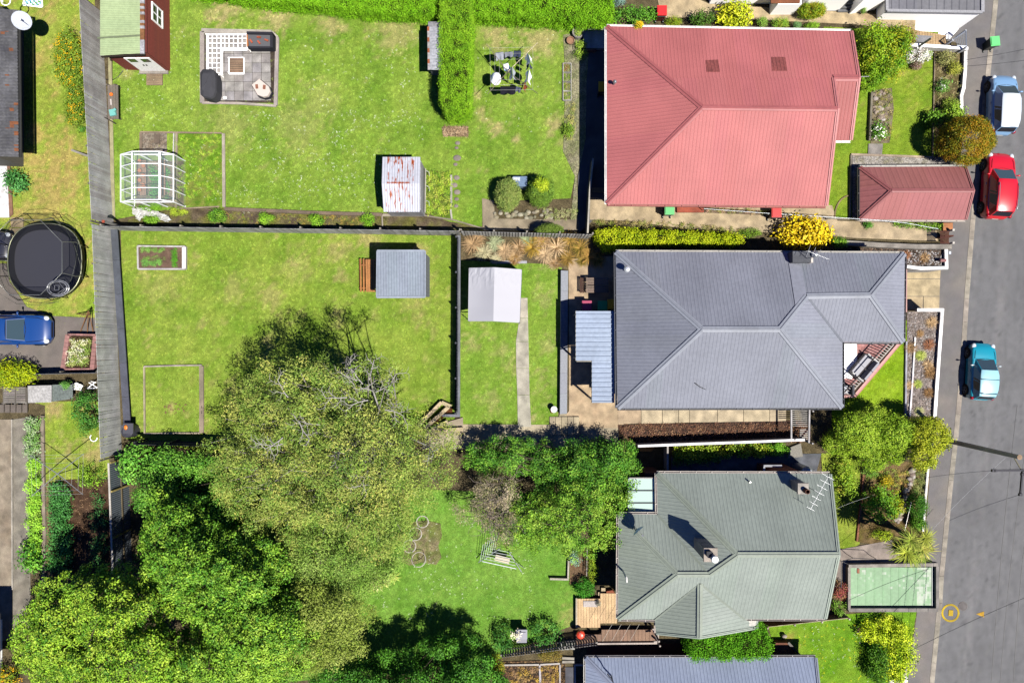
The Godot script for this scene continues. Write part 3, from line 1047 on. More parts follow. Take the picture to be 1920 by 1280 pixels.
func ground() -> void:
	# the street level runs on to the horizon; the garden terrace stands 1.8 m above it
	var b := mb("6f7a48")
	b.flat(PackedVector2Array([Vector2(-600, -600), Vector2(600, -600), Vector2(600, 600), Vector2(-600, 600)]), ST - 0.2)
	G("ground", b, "soil")
	b = mb("8d8060")
	b.prism(poly([-6000, -4000, 1652, -4000, 1652, 20, 1716, 62, 1795, 80, 1812, 88, 1811, 130, 1807, 205, 1805, 250, 1802, 310, 1798, 413, 1782, 420, 1776, 500, 1698, 504, 1697, 582, 1766, 584, 1753, 780, 1745, 870, 1735, 1000, 1728, 1058, 1720, 1150, 1713, 1200, 1700, 1285, 1680, 1500, 1600, 4000, -6000, 4000]), ST - 0.15, 0.0)
	G("garden_terrace", b, "soil")
	var g1 := ["79a432", "92b846", "c4b878"]
	# lawns
	lawn(poly([210, -60, 1150, -60, 1146, 60, 1080, 62, 1062, 150, 1056, 280, 1078, 330, 1070, 372, 905, 378, 904, 425, 850, 418, 800, 400, 420, 396, 330, 390, 212, 412]), lawn_col(1.0, 0.02, "769c34", "98b24a", "c4ba7c", [[420, 18, 30, 1.0], [520, 30, 30, 0.9], [620, 46, 25, 0.8], [740, 58, 40, 0.7], [930, 66, 28, 0.9], [1010, 72, 36, 0.9], [895, 180, 10, 0.9], [905, 215, 12, 0.8], [930, 240, 16, 0.9], [1040, 230, 14, 0.9], [968, 262, 8, 1.0], [1032, 250, 8, 0.8], [430, 232, 50, 0.35], [560, 235, 50, 0.35], [600, 190, 40, 0.3], [235, 135, 14, 0.6], [1060, 270, 12, 0.6]]), 20.0)
	lawn(poly([226, 430, 857, 442, 852, 812, 780, 822, 400, 850, 236, 822]), lawn_col(2.0, 0.10, "7a9c34", "9cb04a", "c4b478", [[630, 470, 26, 0.6], [640, 520, 12, 0.7], [632, 590, 14, 0.6], [505, 560, 26, 0.5], [440, 540, 26, 0.4], [560, 500, 30, 0.4], [690, 445, 22, 0.7], [500, 640, 14, 0.6], [320, 765, 9, 0.9], [345, 770, 6, 0.7], [785, 470, 14, 0.8], [780, 570, 30, 0.4], [300, 540, 36, 0.35]]), 20.0)
	lawn(poly([864, 488, 1054, 496, 1046, 797, 862, 797]), lawn_col(3.0, 0.13, "749c34", "94b048", "c2ba7c", [[880, 640, 16, 0.6], [925, 755, 18, 0.5], [1020, 560, 16, 0.5], [1025, 650, 12, 0.5], [940, 660, 12, 0.5]]), 22.0)
	lawn(poly([-300, -300, 172, -300, 188, 622, 90, 600, 52, 578, 20, 530, -300, 530]), lawn_col(4.0, 0.32, "8aa83a", "a8b450", "c9b26c", [[100, 330, 50, 0.9], [130, 300, 40, 0.8], [70, 400, 40, 0.7], [100, 380, 40, 0.8], [68, 110, 16, 0.8], [66, 250, 20, 0.9], [62, 300, 20, 0.9]]), 18.0)
	lawn(poly([56, 752, 200, 752, 205, 870, 200, 900, 85, 905, 84, 760]), lawn_col(5.0, 0.24, "86a634", "a2b24c", "c6b07a", [[100, 765, 16, 0.8], [180, 850, 22, 0.8], [125, 850, 14, 0.5]]), 18.0)
	lawn(poly([420, 900, 1085, 930, 1085, 1110, 1078, 1170, 1040, 1185, 925, 1240, 420, 1290]), lawn_col(6.0, -0.06, "6c9c38", "88b04c", "b4b06c", [[1070, 1155, 20, 0.7], [780, 1010, 10, 0.3]]), 26.0)
	lawn(poly([1545, 50, 1760, 60, 1757, 297, 1598, 297, 1597, 412, 1500, 412]), lawn_col(7.0, 0.08, "74982a", "98ae3c", "bcae60"), 20.0)
	lawn(poly([1560, 700, 1700, 600, 1702, 800, 1560, 800]), lawn_col(8.0, 0.0, "80a81e", "a0bc38", "b8b850"), 20.0)
	lawn(poly([1540, 850, 1640, 850, 1622, 960, 1612, 1020, 1550, 1055]), lawn_col(9.0, 0.12, "7e9c30", "a2ae48", "c0aa68"), 20.0)
	lawn(poly([1440, 1168, 1600, 1150, 1720, 1140, 1710, 1200, 1690, 1420, 1500, 1420]), lawn_col(10.0, 0.0, "6a9c24", "8cb038", "b8ac58", [[1484, 1195, 10, 0.8], [1617, 1183, 8, 1.0], [1490, 1210, 8, 0.6]]), 22.0)
	blades()
	daisies()

func street() -> void:
	var kx := [1888, -300, 1864, 0, 1848, 150, 1833, 300, 1821, 410, 1809, 560, 1801, 690, 1789, 820, 1780, 900, 1762, 1080, 1759, 1130, 1744, 1280, 1715, 1600]
	var foot := [1560, -300]
	var left: Array = []
	for i in range(0, kx.size(), 2): left.append([kx[i], kx[i + 1]])
	var fp := [1500, -300]
	for q in left: fp += [q[0] + 1, q[1]]
	fp += [1500, 1600]
	var worn := L("aca298")
	var base := L("918e8e")
	G("footpath", sheet(poly(fp, ST), ST, 0.5, func(x: float, z: float) -> Color: return base.lerp(worn, clampf(fx(x, z, 7.0, 40.0) * 1.3 - 0.35, 0, 1))), "asphalt")
	# kerb: separate concrete stones along the gutter
	var kt := Node3D.new()
	kt.name = "kerb"
	kt.set_meta("kind", "structure")
	add_child(kt)
	org[kt] = Vector3.ZERO
	for i in left.size() - 1:
		var p := P(left[i][0] + 4, left[i][1], ST)
		var q := P(left[i + 1][0] + 4, left[i + 1][1], ST)
		var n := int(maxf(1, (q - p).length() / 1.2))
		for k in n:
			var b := mb("cabfae")
			b.col = vary(b.col, 0.1)
			b.beam(p.lerp(q, (k + 0.005) / n) - Vector3.UP * 0.06, p.lerp(q, (k + 0.995) / n) - Vector3.UP * 0.06, 0.31, 0.15)
			M("kerbstone", b, "concrete", kt)
	var rd := []
	for q in left: rd += [q[0] + 8, q[1]]
	rd += [2700, 1600, 2700, -300]
	var grey := L("929294")
	var dark := L("808082")
	var pale := L("a6a4a4")
	G("road", sheet(poly(rd, ST - 0.12), ST - 0.12, 0.2, func(x: float, z: float) -> Color:
		var lane := x + z * 0.099 - 30.2     # distance across the carriageway: worn wheel tracks run along it
		var c := grey.lerp(dark, clampf(fx(x, z, 4.0, 50.0) * 1.2 - 0.4, 0, 1))
		c = c.lerp(pale, clampf(1.0 - absf(lane - 1.0) / 0.5, 0, 1) * 0.7 * fx(x, z, 9.0, 51.0) + clampf(1.0 - absf(lane + 0.9) / 0.5, 0, 1) * 0.3)
		var st := fx(lane * 9.0, z * 0.35, 9.0, 52.0)      # streaks worn along the lane
		var oil := clampf(1.0 - Vector2((lane + 2.1) / 0.45, (z - 8.4) / 2.2).length(), 0, 1) * fx(x, z, 60.0, 53.0)
		c = c.lerp(dark, clampf(st * 1.6 - 0.7, 0, 0.6)).lerp(L("5c5c60"), clampf(oil * 2.5 + fx(x, z, 50.0, 54.0) * 2.0 - 1.5, 0, 0.75))
		return c), "asphalt")
	# hydrant marking: ring, box and arrow
	var y := ST - 0.105
	var t := T("hydrant_marking", "yellow painted ring on the road around a yellow hydrant lid", "road marking", P(1783, 1149, ST - 0.11))
	var b := mb("f0cc10")
	var c := P(1783, 1149, y)
	for k in 40:
		var a := TAU * k / 40
		var e := TAU * (k + 1) / 40
		var d := Vector3(cos(a), 0, sin(a))
		var f := Vector3(cos(e), 0, sin(e))
		b.quad(c + d * 0.46, c + f * 0.46, c + f * 0.585, c + d * 0.585)
	M("ring", b, "concrete", t)
	b = mb("f0c818")
	b.box(P(1783.5, 1149, y + 0.004), Vector3(0.29, 0.03, 0.37), Basis(Vector3.UP, -0.06))
	M("lid", b, "concrete", t)
	b = mb("f2bc28")
	b.flat(poly([1831, 1151, 1846, 1146, 1846, 1157], y), y)
	O("arrow_marking", "yellow painted triangle on the road pointing at the hydrant", "road marking", b, "concrete")
	t = T("manhole_cover", "round pale concrete cover in the road beside the yellow ring", "manhole cover", P(1806, 1136, ST - 0.115))
	b = mb("a09690")
	b.lathe(P(1806, 1136, ST - 0.13), [[0.29, 0.0], [0.29, 0.022], [0.26, 0.026]], 24)
	M("frame", b, "concrete", t)
	b = mb("8e8684")
	b.lathe(P(1806, 1136, ST - 0.13), [[0.25, 0.0], [0.25, 0.02], [0.0, 0.022]], 24)
	M("lid", b, "concrete", t)

func roof_part(par: Node, hex: String, pg: Array, pitch := 0.2, hh := 0.011, eave := 0, mk := "roof", nm := "roof_plane", label := "") -> MeshInstance3D:
	var b := mb(hex)
	ribbed(b, pg, pitch, hh, eave)
	return M(nm, b, mk, par, label)
func soffit(par: Node, pg: PackedVector2Array, y: float, hex: String) -> void:
	var b := mb(hex)
	b.prism(inset(pg, 0.04), y - 0.16, y - 0.13)
	M("soffit", b, "matte", par)

func red_house() -> void:
	var h := 3.0
	var r1 := 5.1
	var a := P(1138, 49, h)
	var b := P(1597, 58, h)
	var c := P(1138, 382, h)
	var d := P(1550, 386, h)
	var k := P(1317, 201, r1)
	var np := newell([a, b, k])
	var sp := newell([c, d, k])
	var e := P(1571, 204, r1)
	var g0 := onplane(1563, 146, np)
	var g1 := onplane(1611, 146, np)
	var t := T("red_house", "house with a faded red corrugated iron roof and two brown roof patches", "house", Vector3((a.x + b.x) / 2, 0, (a.z + c.z) / 2))
	var col := "e08684"
	var ep := eave_poly([1138, 49, 1597, 58, 1604, 146, 1597, 263, 1560, 263, 1550, 386, 1138, 382], h)
	walls(t, inset(ep, 0.5), h - 0.13, "dcd6cc")
	soffit(t, ep, h, "d8d4cc")
	roof_part(t, col, [a, b, g1, g0, onplane(1252, 146, np)], 0.2, 0.011, 0, "faded")
	var np2 := [onplane(1252, 146, np), g0, onplane(1571, 204, np), k]
	roof_part(t, col, np2, 0.2, 0.011, 0, "faded")
	roof_part(t, col, [c, d, e, k], 0.2, 0.011, 0, "faded")
	roof_part(t, col, [a, c, k], 0.2, 0.011, 0, "faded")
	var lo := P(1596, 263, 3.15)
	roof_part(t, "cc7674", [P(1556, 263, 3.15), lo, g1, g0], 0.2, 0.011, 0, "faded")
	caps(t, "c87472", [[a, k], [c, k, 0.25], [k, e], [g0, g1, 0.3, 0.2]])
	caps(t, "e49290", [[b, g1, 0.02, 0.1], [g1, lo, 0.02, 0.1], [e, d, 0.02, 0.1], [g0, onplane(1571, 204, np), 0.02, 0.1]], 0.1, "barge_flashing")
	gutter(t, "f0ece6", a, b, Vector3(0, 0, -1))
	gutter(t, "f0ece6", a, c, Vector3(-1, 0, 0))
	gutter(t, "c87a74", c, d, Vector3(0, 0, 1))
	gutter(t, "f0ece6", P(1566, 263, 3.15), lo, Vector3(0, 0, 1))
	for q in [[1323, 113, 1347, 112, 1350, 135, 1325, 135], [1446, 107, 1473, 107, 1476, 133, 1448, 133]]:
		var pg := []
		for i in range(0, 8, 2): pg.append(onplane(q[i], q[i + 1], np) + np.normal * 0.012)
		roof_part(t, "b8645c", [pg[0], pg[1], pg[2], pg[3]], 0.2, 0.014, 0, "oldroof", "roof_patch", "brown weathered roofing patch")
	# north and south walls, south side windows under the eave
	var w := inset(ep, 0.5)
	var sw := P(1160, 382, h)
	sw.z -= 0.5
	var se := P(1540, 385, h)
	se.z -= 0.5
	sw.y = 0; se.y = 0
	for q in [[0.18, 1.4], [0.5, 1.8], [0.82, 1.4]]: window(t, sw, se, q[0], q[1], 1.0, 2.2)
	pipe("vent_pipe", "short grey vent pipe on the west slope of the red roof", "vent pipe", onplane(1151, 158, newell([a, c, k])), 0.35, 0.055, "c8ccd0")
	var m := mb("d4d4d0")
	m.tube([P(1611, 144, 3.4), P(1630, 143, 3.3)], 0.03, 0.025)
	O("eave_spar", "pale metal spar sticking out from the east gable of the red roof", "spar", m, "steel")
	# red garage at street level, dug into the bank
	h = 0.75
	a = P(1613, 313, h); b = P(1811, 312, h); c = P(1613, 411, h); d = P(1812, 412, h)
	k = P(1673, 357, 1.75)
	e = P(1826, 357, 1.75)
	t = T("red_garage", "small garage beside the street with a mossy faded red hipped roof", "garage", P(1715, 360, ST))
	ep = PackedVector2Array([Vector2(a.x, a.z), Vector2(b.x, b.z), Vector2(d.x, d.z), Vector2(c.x, c.z)])
	walls(t, inset(ep, 0.25), h - 0.12, "c8beb0", "concrete", ST)
	var mp := mb("b8ac9c")
	mp.col = L("c8beb0")
	mp.tri(b - Vector3(0.25, 0, 0), d - Vector3(0.25, 0, 0), e - Vector3(0.5, 0.02, 0))
	M("gable", mp, "matte", t)
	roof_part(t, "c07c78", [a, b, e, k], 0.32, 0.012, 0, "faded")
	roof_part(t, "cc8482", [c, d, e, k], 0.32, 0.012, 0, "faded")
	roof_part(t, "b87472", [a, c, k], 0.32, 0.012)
	caps(t, "b06c6a", [[a, k], [c, k], [k, e]], 0.13)
	caps(t, "c88684", [[b, e, 0.02, 0.08], [e, d, 0.02, 0.08]], 0.08, "barge_flashing")
	gutter(t, "e6e2da", a, b, Vector3(0, 0, -1))
	gutter(t, "e2d4c8", c, d, Vector3(0, 0, 1))
	gutter(t, "6c6864", a, c, Vector3(-1, 0, 0))

func grey_house() -> void:
	var h := 3.0
	var a := P(1155, 472, h)
	var w := P(1158, 765, h)
	var s := P(1580, 764, h)
	var i := P(1580, 641, h)
	var e := P(1695, 641, h)
	var n := P(1697, 475, h)
	var k := P(1317, 617, 5.2)
	var np := newell([a, n, k])
	var k2 := P(1463, 617, k.y)
	var r1 := onplane(1513, 555, np)
	var r2 := onplane(1633, 553, np)
	var t := T("grey_house", "large house with a slate grey corrugated hipped roof and white gutters", "house", Vector3(a.x + 7, 0, (a.z + w.z) / 2))
	var col := "9b9fab"
	var ep := eave_poly([1155, 472, 1697, 475, 1695, 641, 1580, 641, 1580, 764, 1158, 765], h)
	walls(t, inset(ep, 0.45), h - 0.13, "cfc4ba")
	soffit(t, ep, h, "d8d6d2")
	var x := P(1513, 473.5, h)
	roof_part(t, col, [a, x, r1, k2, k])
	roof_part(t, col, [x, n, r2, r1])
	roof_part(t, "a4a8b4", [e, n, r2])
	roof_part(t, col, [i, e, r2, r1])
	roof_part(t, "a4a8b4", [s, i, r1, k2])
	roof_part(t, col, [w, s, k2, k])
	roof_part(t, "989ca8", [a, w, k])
	caps(t, "a9adb8", [[a, k], [w, k, 0.25], [k, k2], [k2, r1, 0.2], [k2, s, 0.25], [r1, r2], [r2, n, 0.25], [r2, e, 0.25]], 0.17)
	var b := mb("7c808c")
	b.beam(i + Vector3.UP * 0.03, r1 + Vector3.UP * 0.03, 0.12, 0.02)
	M("valley", b, "roof", t)
	for q in [[a, n, Vector3(0, 0, -1), "d8d4cc"], [a, w, Vector3(-1, 0, 0), "5c606a"], [w, s, Vector3(0, 0, 1), "5c606a"], [s, i, Vector3(1, 0, 0), "5c606a"], [i, e, Vector3(0, 0, 1), "70747c"], [e, n, Vector3(1, 0, 0), "7c7880"]]:
		gutter(t, q[3], q[0], q[1], q[2])
	b = mb("a8acb8")
	var pg := []
	for q in [[1479, 494], [1503, 497], [1512, 552], [1492, 578]]: pg.append(onplane(q[0], q[1], np) + np.normal * 0.045)
	b.quad(pg[0], pg[3], pg[2], pg[1])
	M("chimney_flashing", b, "roof", t)
	# twig lying on the south slope
	b = mb("50505a")
	var sp := newell([w, s, k])
	b.tube([onplane(1303, 718, sp) + Vector3.UP * 0.07, onplane(1312, 725, sp) + Vector3.UP * 0.08, onplane(1323, 730, sp) + Vector3.UP * 0.07], 0.03, 0.015)
	O("twig", "bent dark twig lying on the south slope of the grey roof", "twig", b, "wood")
	# chimney with a steel cowl, against the north eave
	var cp := onplane(1500, 487, np)
	t = T("grey_house_chimney", "rendered chimney with a steel cowl at the north eave of the grey roof", "chimney", Vector3(cp.x, h, cp.z))
	var c := P(1503, 481, 3.0)
	b = mb("74767e")
	b.box(Vector3(c.x - 0.3, 3.3, c.z + 0.1), Vector3(1.0, 0.9, 0.62))
	M("stack", b, "concrete", t)
	b = mb("efe6da")
	b.box(Vector3(c.x - 0.24, 2.97, c.z + 0.45), Vector3(1.25, 0.3, 0.06)); b.box(Vector3(c.x + 0.28, 3.3, c.z + 0.1), Vector3(0.12, 0.92, 0.66))
	M("flashing", b, "matte", t)
	b = mb("c4c8cc")
	b.lathe(Vector3(c.x + 0.42, 3.1, c.z - 0.02), [[0.13, 0.0], [0.13, 0.7], [0.22, 0.72], [0.22, 0.8], [0.1, 0.92], [0.0, 0.95]], 16)
	M("cowl", b, "steel", t)
	pipe("vent_pipe", "white domed vent pipe on the west slope of the grey roof", "vent pipe", onplane(1173, 506, newell([a, w, k])), 0.5, 0.09, "e4e6e8")
	t = aerial("tv_aerial", "thin television aerial standing on the chimney of the grey house", Vector3(c.x, 3.6, c.z + 0.2), 1.6, 0.6, 5, 1.2)
	# L-shaped lean-to roof over the back porch
	t = T("back_porch", "pale blue L-shaped corrugated porch roof behind the grey house", "porch", P(1125, 670))
	h = 2.5
	b = mb("b4c4dc")
	ribbed(b, [P(1080, 583, h), P(1080, 676, h), P(1152, 676, h + 0.12), P(1152, 583, h + 0.12)], 0.27, 0.045)
	M("roof_plane", b, "roof", t)
	b = mb("b4c4dc")
	ribbed(b, [P(1110, 676, h + 0.05), P(1110, 755, h + 0.05), P(1152, 755, h + 0.12), P(1152, 676, h + 0.12)], 0.27, 0.045)
	M("roof_plane", b, "roof", t)
	for q in [[1083, 588], [1083, 672], [1113, 750]]:
		b = mb("e0dcd4")
		var p := P(q[0], q[1], h)
		b.box(Vector3(p.x, h / 2 - 0.02, p.z), Vector3(0.09, h - 0.04, 0.09))
		M("post", b, "wood", t)
	b = mb("d8d2c4")
	b.beam(P(1080, 583, h - 0.06), P(1080, 676, h - 0.06), 0.05, 0.12); b.beam(P(1110, 678, h - 0.03), P(1110, 755, h - 0.03), 0.05, 0.12); b.beam(P(1081, 677, h - 0.06), P(1110, 677, h - 0.06), 0.05, 0.12)
	M("fascia", b, "wood", t)

func aerial(nm: String, label: String, foot: Vector3, mast: float, boom: float, rods: int, turn: float) -> Node3D:
	var t := T(nm, label, "aerial", foot)
	var b := mb("d8dadc")
	b.tube([foot - Vector3.UP * 0.1, foot + Vector3.UP * mast], 0.022, 0.018)
	M("mast", b, "steel", t)
	var d := Vector3(sin(turn), 0, cos(turn))
	var x := Vector3(d.z, 0, -d.x)
	var m := foot + Vector3.UP * mast
	b = mb("d8dadc")
	b.tube([m - d * boom, m + d * boom], 0.016, 0.016)
	M("boom", b, "steel", t)
	for i in rods:
		b = mb("d8dadc")
		var p := m + d * boom * (-1.0 + 2.0 * i / (rods - 1))
		var l := 0.36 - 0.02 * i
		b.tube([p - x * l, p + x * l], 0.012, 0.012)
		M("rod", b, "steel", t)
	return t

func green_house() -> void:
	var h := 3.0
	var a := P(1232, 887, h)
	var b := P(1557, 888, h)
	var c := P(1548, 1160, h)
	var w := P(1159, 1161, h)
	var n1 := P(1160, 964, h)
	var n2 := P(1233, 964, h)
	var p := P(1383, 1040, 5.4)
	var sp := newell([w, c, p])
	var e := P(1573, 1040, p.y)
	var q1 := onplane(1270, 1077, sp)
	var q2 := onplane(1330, 1077, sp)
	var bt := P(1330, 1160.7, h)
	var f1 := onplane(1313, 1094, sp)
	var f2 := P(1312, 1195, f1.y)
	var t := T("green_house", "house with a sage green corrugated roof, two chimneys and a small front gable", "house", Vector3(p.x, 0, p.z))
	var col := "a8b2a8"
	var ep := eave_poly([1233, 887, 1557, 888, 1562, 1040, 1548, 1160, 1422, 1162, 1420, 1176, 1312, 1180, 1230, 1186, 1229, 1161, 1159, 1161, 1160, 964, 1233, 964], h)
	walls(t, inset(ep, 0.42), h - 0.13, "8e4a34")
	soffit(t, ep, h, "e0dcd0")
	roof_part(t, col, [a, b, e, p])
	roof_part(t, col, [a, n2, q2, p])
	roof_part(t, col, [n1, n2, q2, q1])
	roof_part(t, "a8b2a4", [n1, w, q1])
	roof_part(t, "aab4aa", [w, bt, q2, q1])
	roof_part(t, "aab4aa", [bt, c, e, p, q2])
	var l0 := P(1228, 1162, h + 0.02)
	var l1 := onplane(1230, 1187, newell([f1, f2, l0]))
	var m0 := P(1396, 1161, h + 0.02)
	var m1 := onplane(1422, 1163, newell([f1, f2, m0]))
	var m2 := onplane(1422, 1176, newell([f1, f2, m0]))
	roof_part(t, "a8b2a4", [l0, l1, f2, f1])
	roof_part(t, "aeb8ae", [m2, m1, m0, f1, f2], 0.2, 0.014, 0)
	var g := MB.new()
	g.col = L("cfc8bc")
	g.tri(l1 + Vector3(0.1, -0.05, -0.12), m2 + Vector3(-0.1, -0.05, -0.12), f2 + Vector3(0, -0.1, -0.12))
	M("gable", g, "matte", t)
	caps(t, "a6b0a2", [[a, p], [p, e], [p, q2, 0.25], [n1, q1], [w, q1, 0.22], [q1, q2], [f1, f2, 0.3]], 0.16)
	caps(t, "bcc6b8", [[b, e, 0.02, 0.1], [e, c, 0.02, 0.1], [l1, f2, 0.02, 0.08], [f2, m2, 0.02, 0.08]], 0.1, "barge_flashing")
	var v := mb("98a294")
	v.beam(n2 + Vector3.UP * 0.03, q2 + Vector3.UP * 0.02, 0.12, 0.02); v.beam(l0 + Vector3.UP * 0.03, f1 + Vector3.UP * 0.02, 0.1, 0.02); v.beam(m0 + Vector3.UP * 0.03, f1 + Vector3.UP * 0.02, 0.1, 0.02)
	M("valley", v, "roof", t)
	for q in [[a, b, Vector3(0, 0, -1)], [n1, n2, Vector3(0, 0, -1)], [a, n2, Vector3(-1, 0, 0)], [n1, w, Vector3(-1, 0, 0)], [w, l0, Vector3(0, 0, 1)], [P(1394, 1160, h), c, Vector3(0, 0, 1)]]:
		gutter(t, "e4d8cc", q[0], q[1], q[2])
	# brick bay and hot water cylinder on the north wall
	var bw := T("brick_bay", "brown brick bay with a white parapet on the north side of the green house", "bay", P(1468, 882))
	v = mb("a4553c")
	v.prism(rect(1436, 876, 1484, 906, 1.5), 0.0, 2.6)
	M("body", v, "matte", bw)
	v = mb("d8d8dc")
	v.beam(P(1432, 873, 2.6), P(1466, 873, 2.6), 0.12, 0.1); v.beam(P(1433, 874, 2.6), P(1433, 886, 2.6), 0.1, 0.09)
	M("coping", v, "concrete", bw)
	v = mb("c8ccd2")
	var hc := P(1510, 884, 1.2)
	v.lathe(Vector3(hc.x, 0, hc.z), [[0.36, 0.0], [0.36, 1.5], [0.25, 1.62], [0.0, 1.66]], 18)
	O("hot_water_cylinder", "shiny steel cylinder standing against the north wall of the green house", "cylinder", v, "steel")
	# translucent porch roof in three panels
	var pt := T("porch_roof", "mint green translucent porch roof beside the green house", "porch", P(1205, 930))
	for k in 3:
		v = mb("cfeae0")
		var y0 := 896.0 + k * 23.3
		v.quad(P(1178, y0 + 22.6, 2.55), P(1229, y0 + 22.6, 2.75), P(1229, y0 + 0.6, 2.75), P(1178, y0 + 0.6, 2.55))
		v.quad(P(1178, y0 + 0.6, 2.535), P(1229, y0 + 0.6, 2.735), P(1229, y0 + 22.6, 2.735), P(1178, y0 + 22.6, 2.535))
		M("panel", v, "poly", pt)
	for k in 4:
		v = mb("5c6466" if k else "d8d4cc")
		v.beam(P(1178, 896 + k * 23.3, 2.55), P(1229, 896 + k * 23.3, 2.75), 0.07, 0.08)
		M("rafter", v, "wood", pt)
	for k in 2:
		v = mb("d8d4cc")
		var pp := P(1180, 899 + k * 64, 2.5)
		v.box(Vector3(pp.x, 1.25, pp.z), Vector3(0.08, 2.5, 0.08))
		M("post", v, "wood", pt)
	v = mb("d8d4cc")
	v.beam(P(1178, 896, 2.5), P(1178, 966, 2.5), 0.06, 0.1)
	M("beam", v, "wood", pt)
	# chimneys
	for q in [[1313, 1019, 2.0, "rendered chimney with a white cap in the middle of the green roof", newell([a, p, n2]), 0.62], [1491, 908, 1.1, "whitewashed chimney with a rusty flue near the north eave of the green roof", newell([a, b, p]), 0.5]]:
		var f: Vector3 = onplane(q[0], q[1], q[4])
		var ct := T("chimney", q[3], "chimney", f)
		v = mb("d8cabc" if q[5] > 0.6 else "cfc6bc")
		v.box(f + Vector3(0, q[2] / 2 - 0.3, 0), Vector3(q[5], q[2] + 0.6, q[5]))
		v.box(f + Vector3(0, q[2] - 0.05, 0), Vector3(q[5] + 0.1, 0.14, q[5] + 0.1))
		M("stack", v, "concrete", ct)
		v = mb("e8e4dc" if q[5] > 0.6 else "8c5a44")
		v.lathe(f + Vector3(0.1, q[2], 0.1), [[0.15, 0.0], [0.13, 0.35], [0.1, 0.36], [0.1, 0.1], [0, 0.1]], 14)
		M("pot", v, "concrete", ct)
		if q[5] > 0.6:
			v = mb("eceae6")
			v.lathe(f + Vector3(0.1, q[2] + 0.4, 0.1), [[0.19, 0.0], [0.17, 0.08], [0.0, 0.13]], 14)
			M("cap", v, "matte", ct)
			v = mb("4a4a4c")
			v.box(f + Vector3(-0.14, q[2] + 0.12, -0.12), Vector3(0.26, 0.22, 0.26))
			M("flue", v, "concrete", ct)
	var hw := newell([n1, w, q1])
	t = T("bent_vent_pipe", "bent white vent pipe on the west slope of the green roof", "vent pipe", onplane(1166, 1068, hw))
	v = mb("e8e6e0")
	var vp := onplane(1168, 1070, hw)
	v.tube([vp - Vector3.UP * 0.1, vp + Vector3(0, 0.9, 0), vp + Vector3(0.05, 1.0, 0.05), vp + Vector3(0.06, 0.98, 0.3)], 0.055, 0.055, 8)
	M("pipe", v, "plastic", t)
	pipe("vent_pipe", "small straight vent pipe on the north slope of the green roof", "vent pipe", onplane(1404, 902, newell([a, b, p])), 0.3, 0.045, "d4d4d0", false)
	# satellite dish by the notch in the roof
	var df := onplane(1188, 988, newell([n1, n2, q1]))
	dish("satellite_dish", "white satellite dish on a bent arm over the notch of the green roof", df, df + Vector3(0.05, 0.75, -0.1), Vector3(0.55, 0.25, 0.6), 0.4, "e8e8e6")
	aerial("tv_aerial", "white many-armed television aerial over the north east corner of the green roof", onplane(1519, 915, newell([a, b, p])), 1.2, 1.0, 7, -0.5)

func dish(nm: String, label: String, foot: Vector3, m: Vector3, aim: Vector3, r: float, hex: String) -> void:
	var t := T(nm, label, "satellite dish", foot)
	var z := aim.normalized()
	var x := Vector3.UP.cross(z).normalized()
	var bs := Basis(x, z, x.cross(z))
	var b := MB.new()
	b.lathe(Vector3.ZERO, [[r, 0.14], [r * 0.7, 0.07], [r * 0.35, 0.02], [0.0, 0.0]], 24)
	var q := MB.new()
	q.col = L(hex)
	for i in range(0, b.v.size(), 3):
		q.trin(m + bs * b.v[i], m + bs * b.v[i + 2], m + bs * b.v[i + 1], bs * b.n[i], bs * b.n[i + 2], bs * b.n[i + 1])
	M("reflector", q, "matte", t)
	b = mb("b8babc")
	b.tube([foot - Vector3.UP * 0.05, Vector3(foot.x, m.y - 0.1, foot.z), m - z * 0.03], 0.025, 0.022, 8)
	M("bracket", b, "steel", t)
	b = mb("c8cacc")
	b.tube([m - z * 0.02 + bs.z * r * 0.9, m + z * r * 1.1], 0.015, 0.015)
	b.box(m + z * r * 1.15, Vector3(0.1, 0.1, 0.16), bs)
	M("receiver_arm", b, "steel", t)

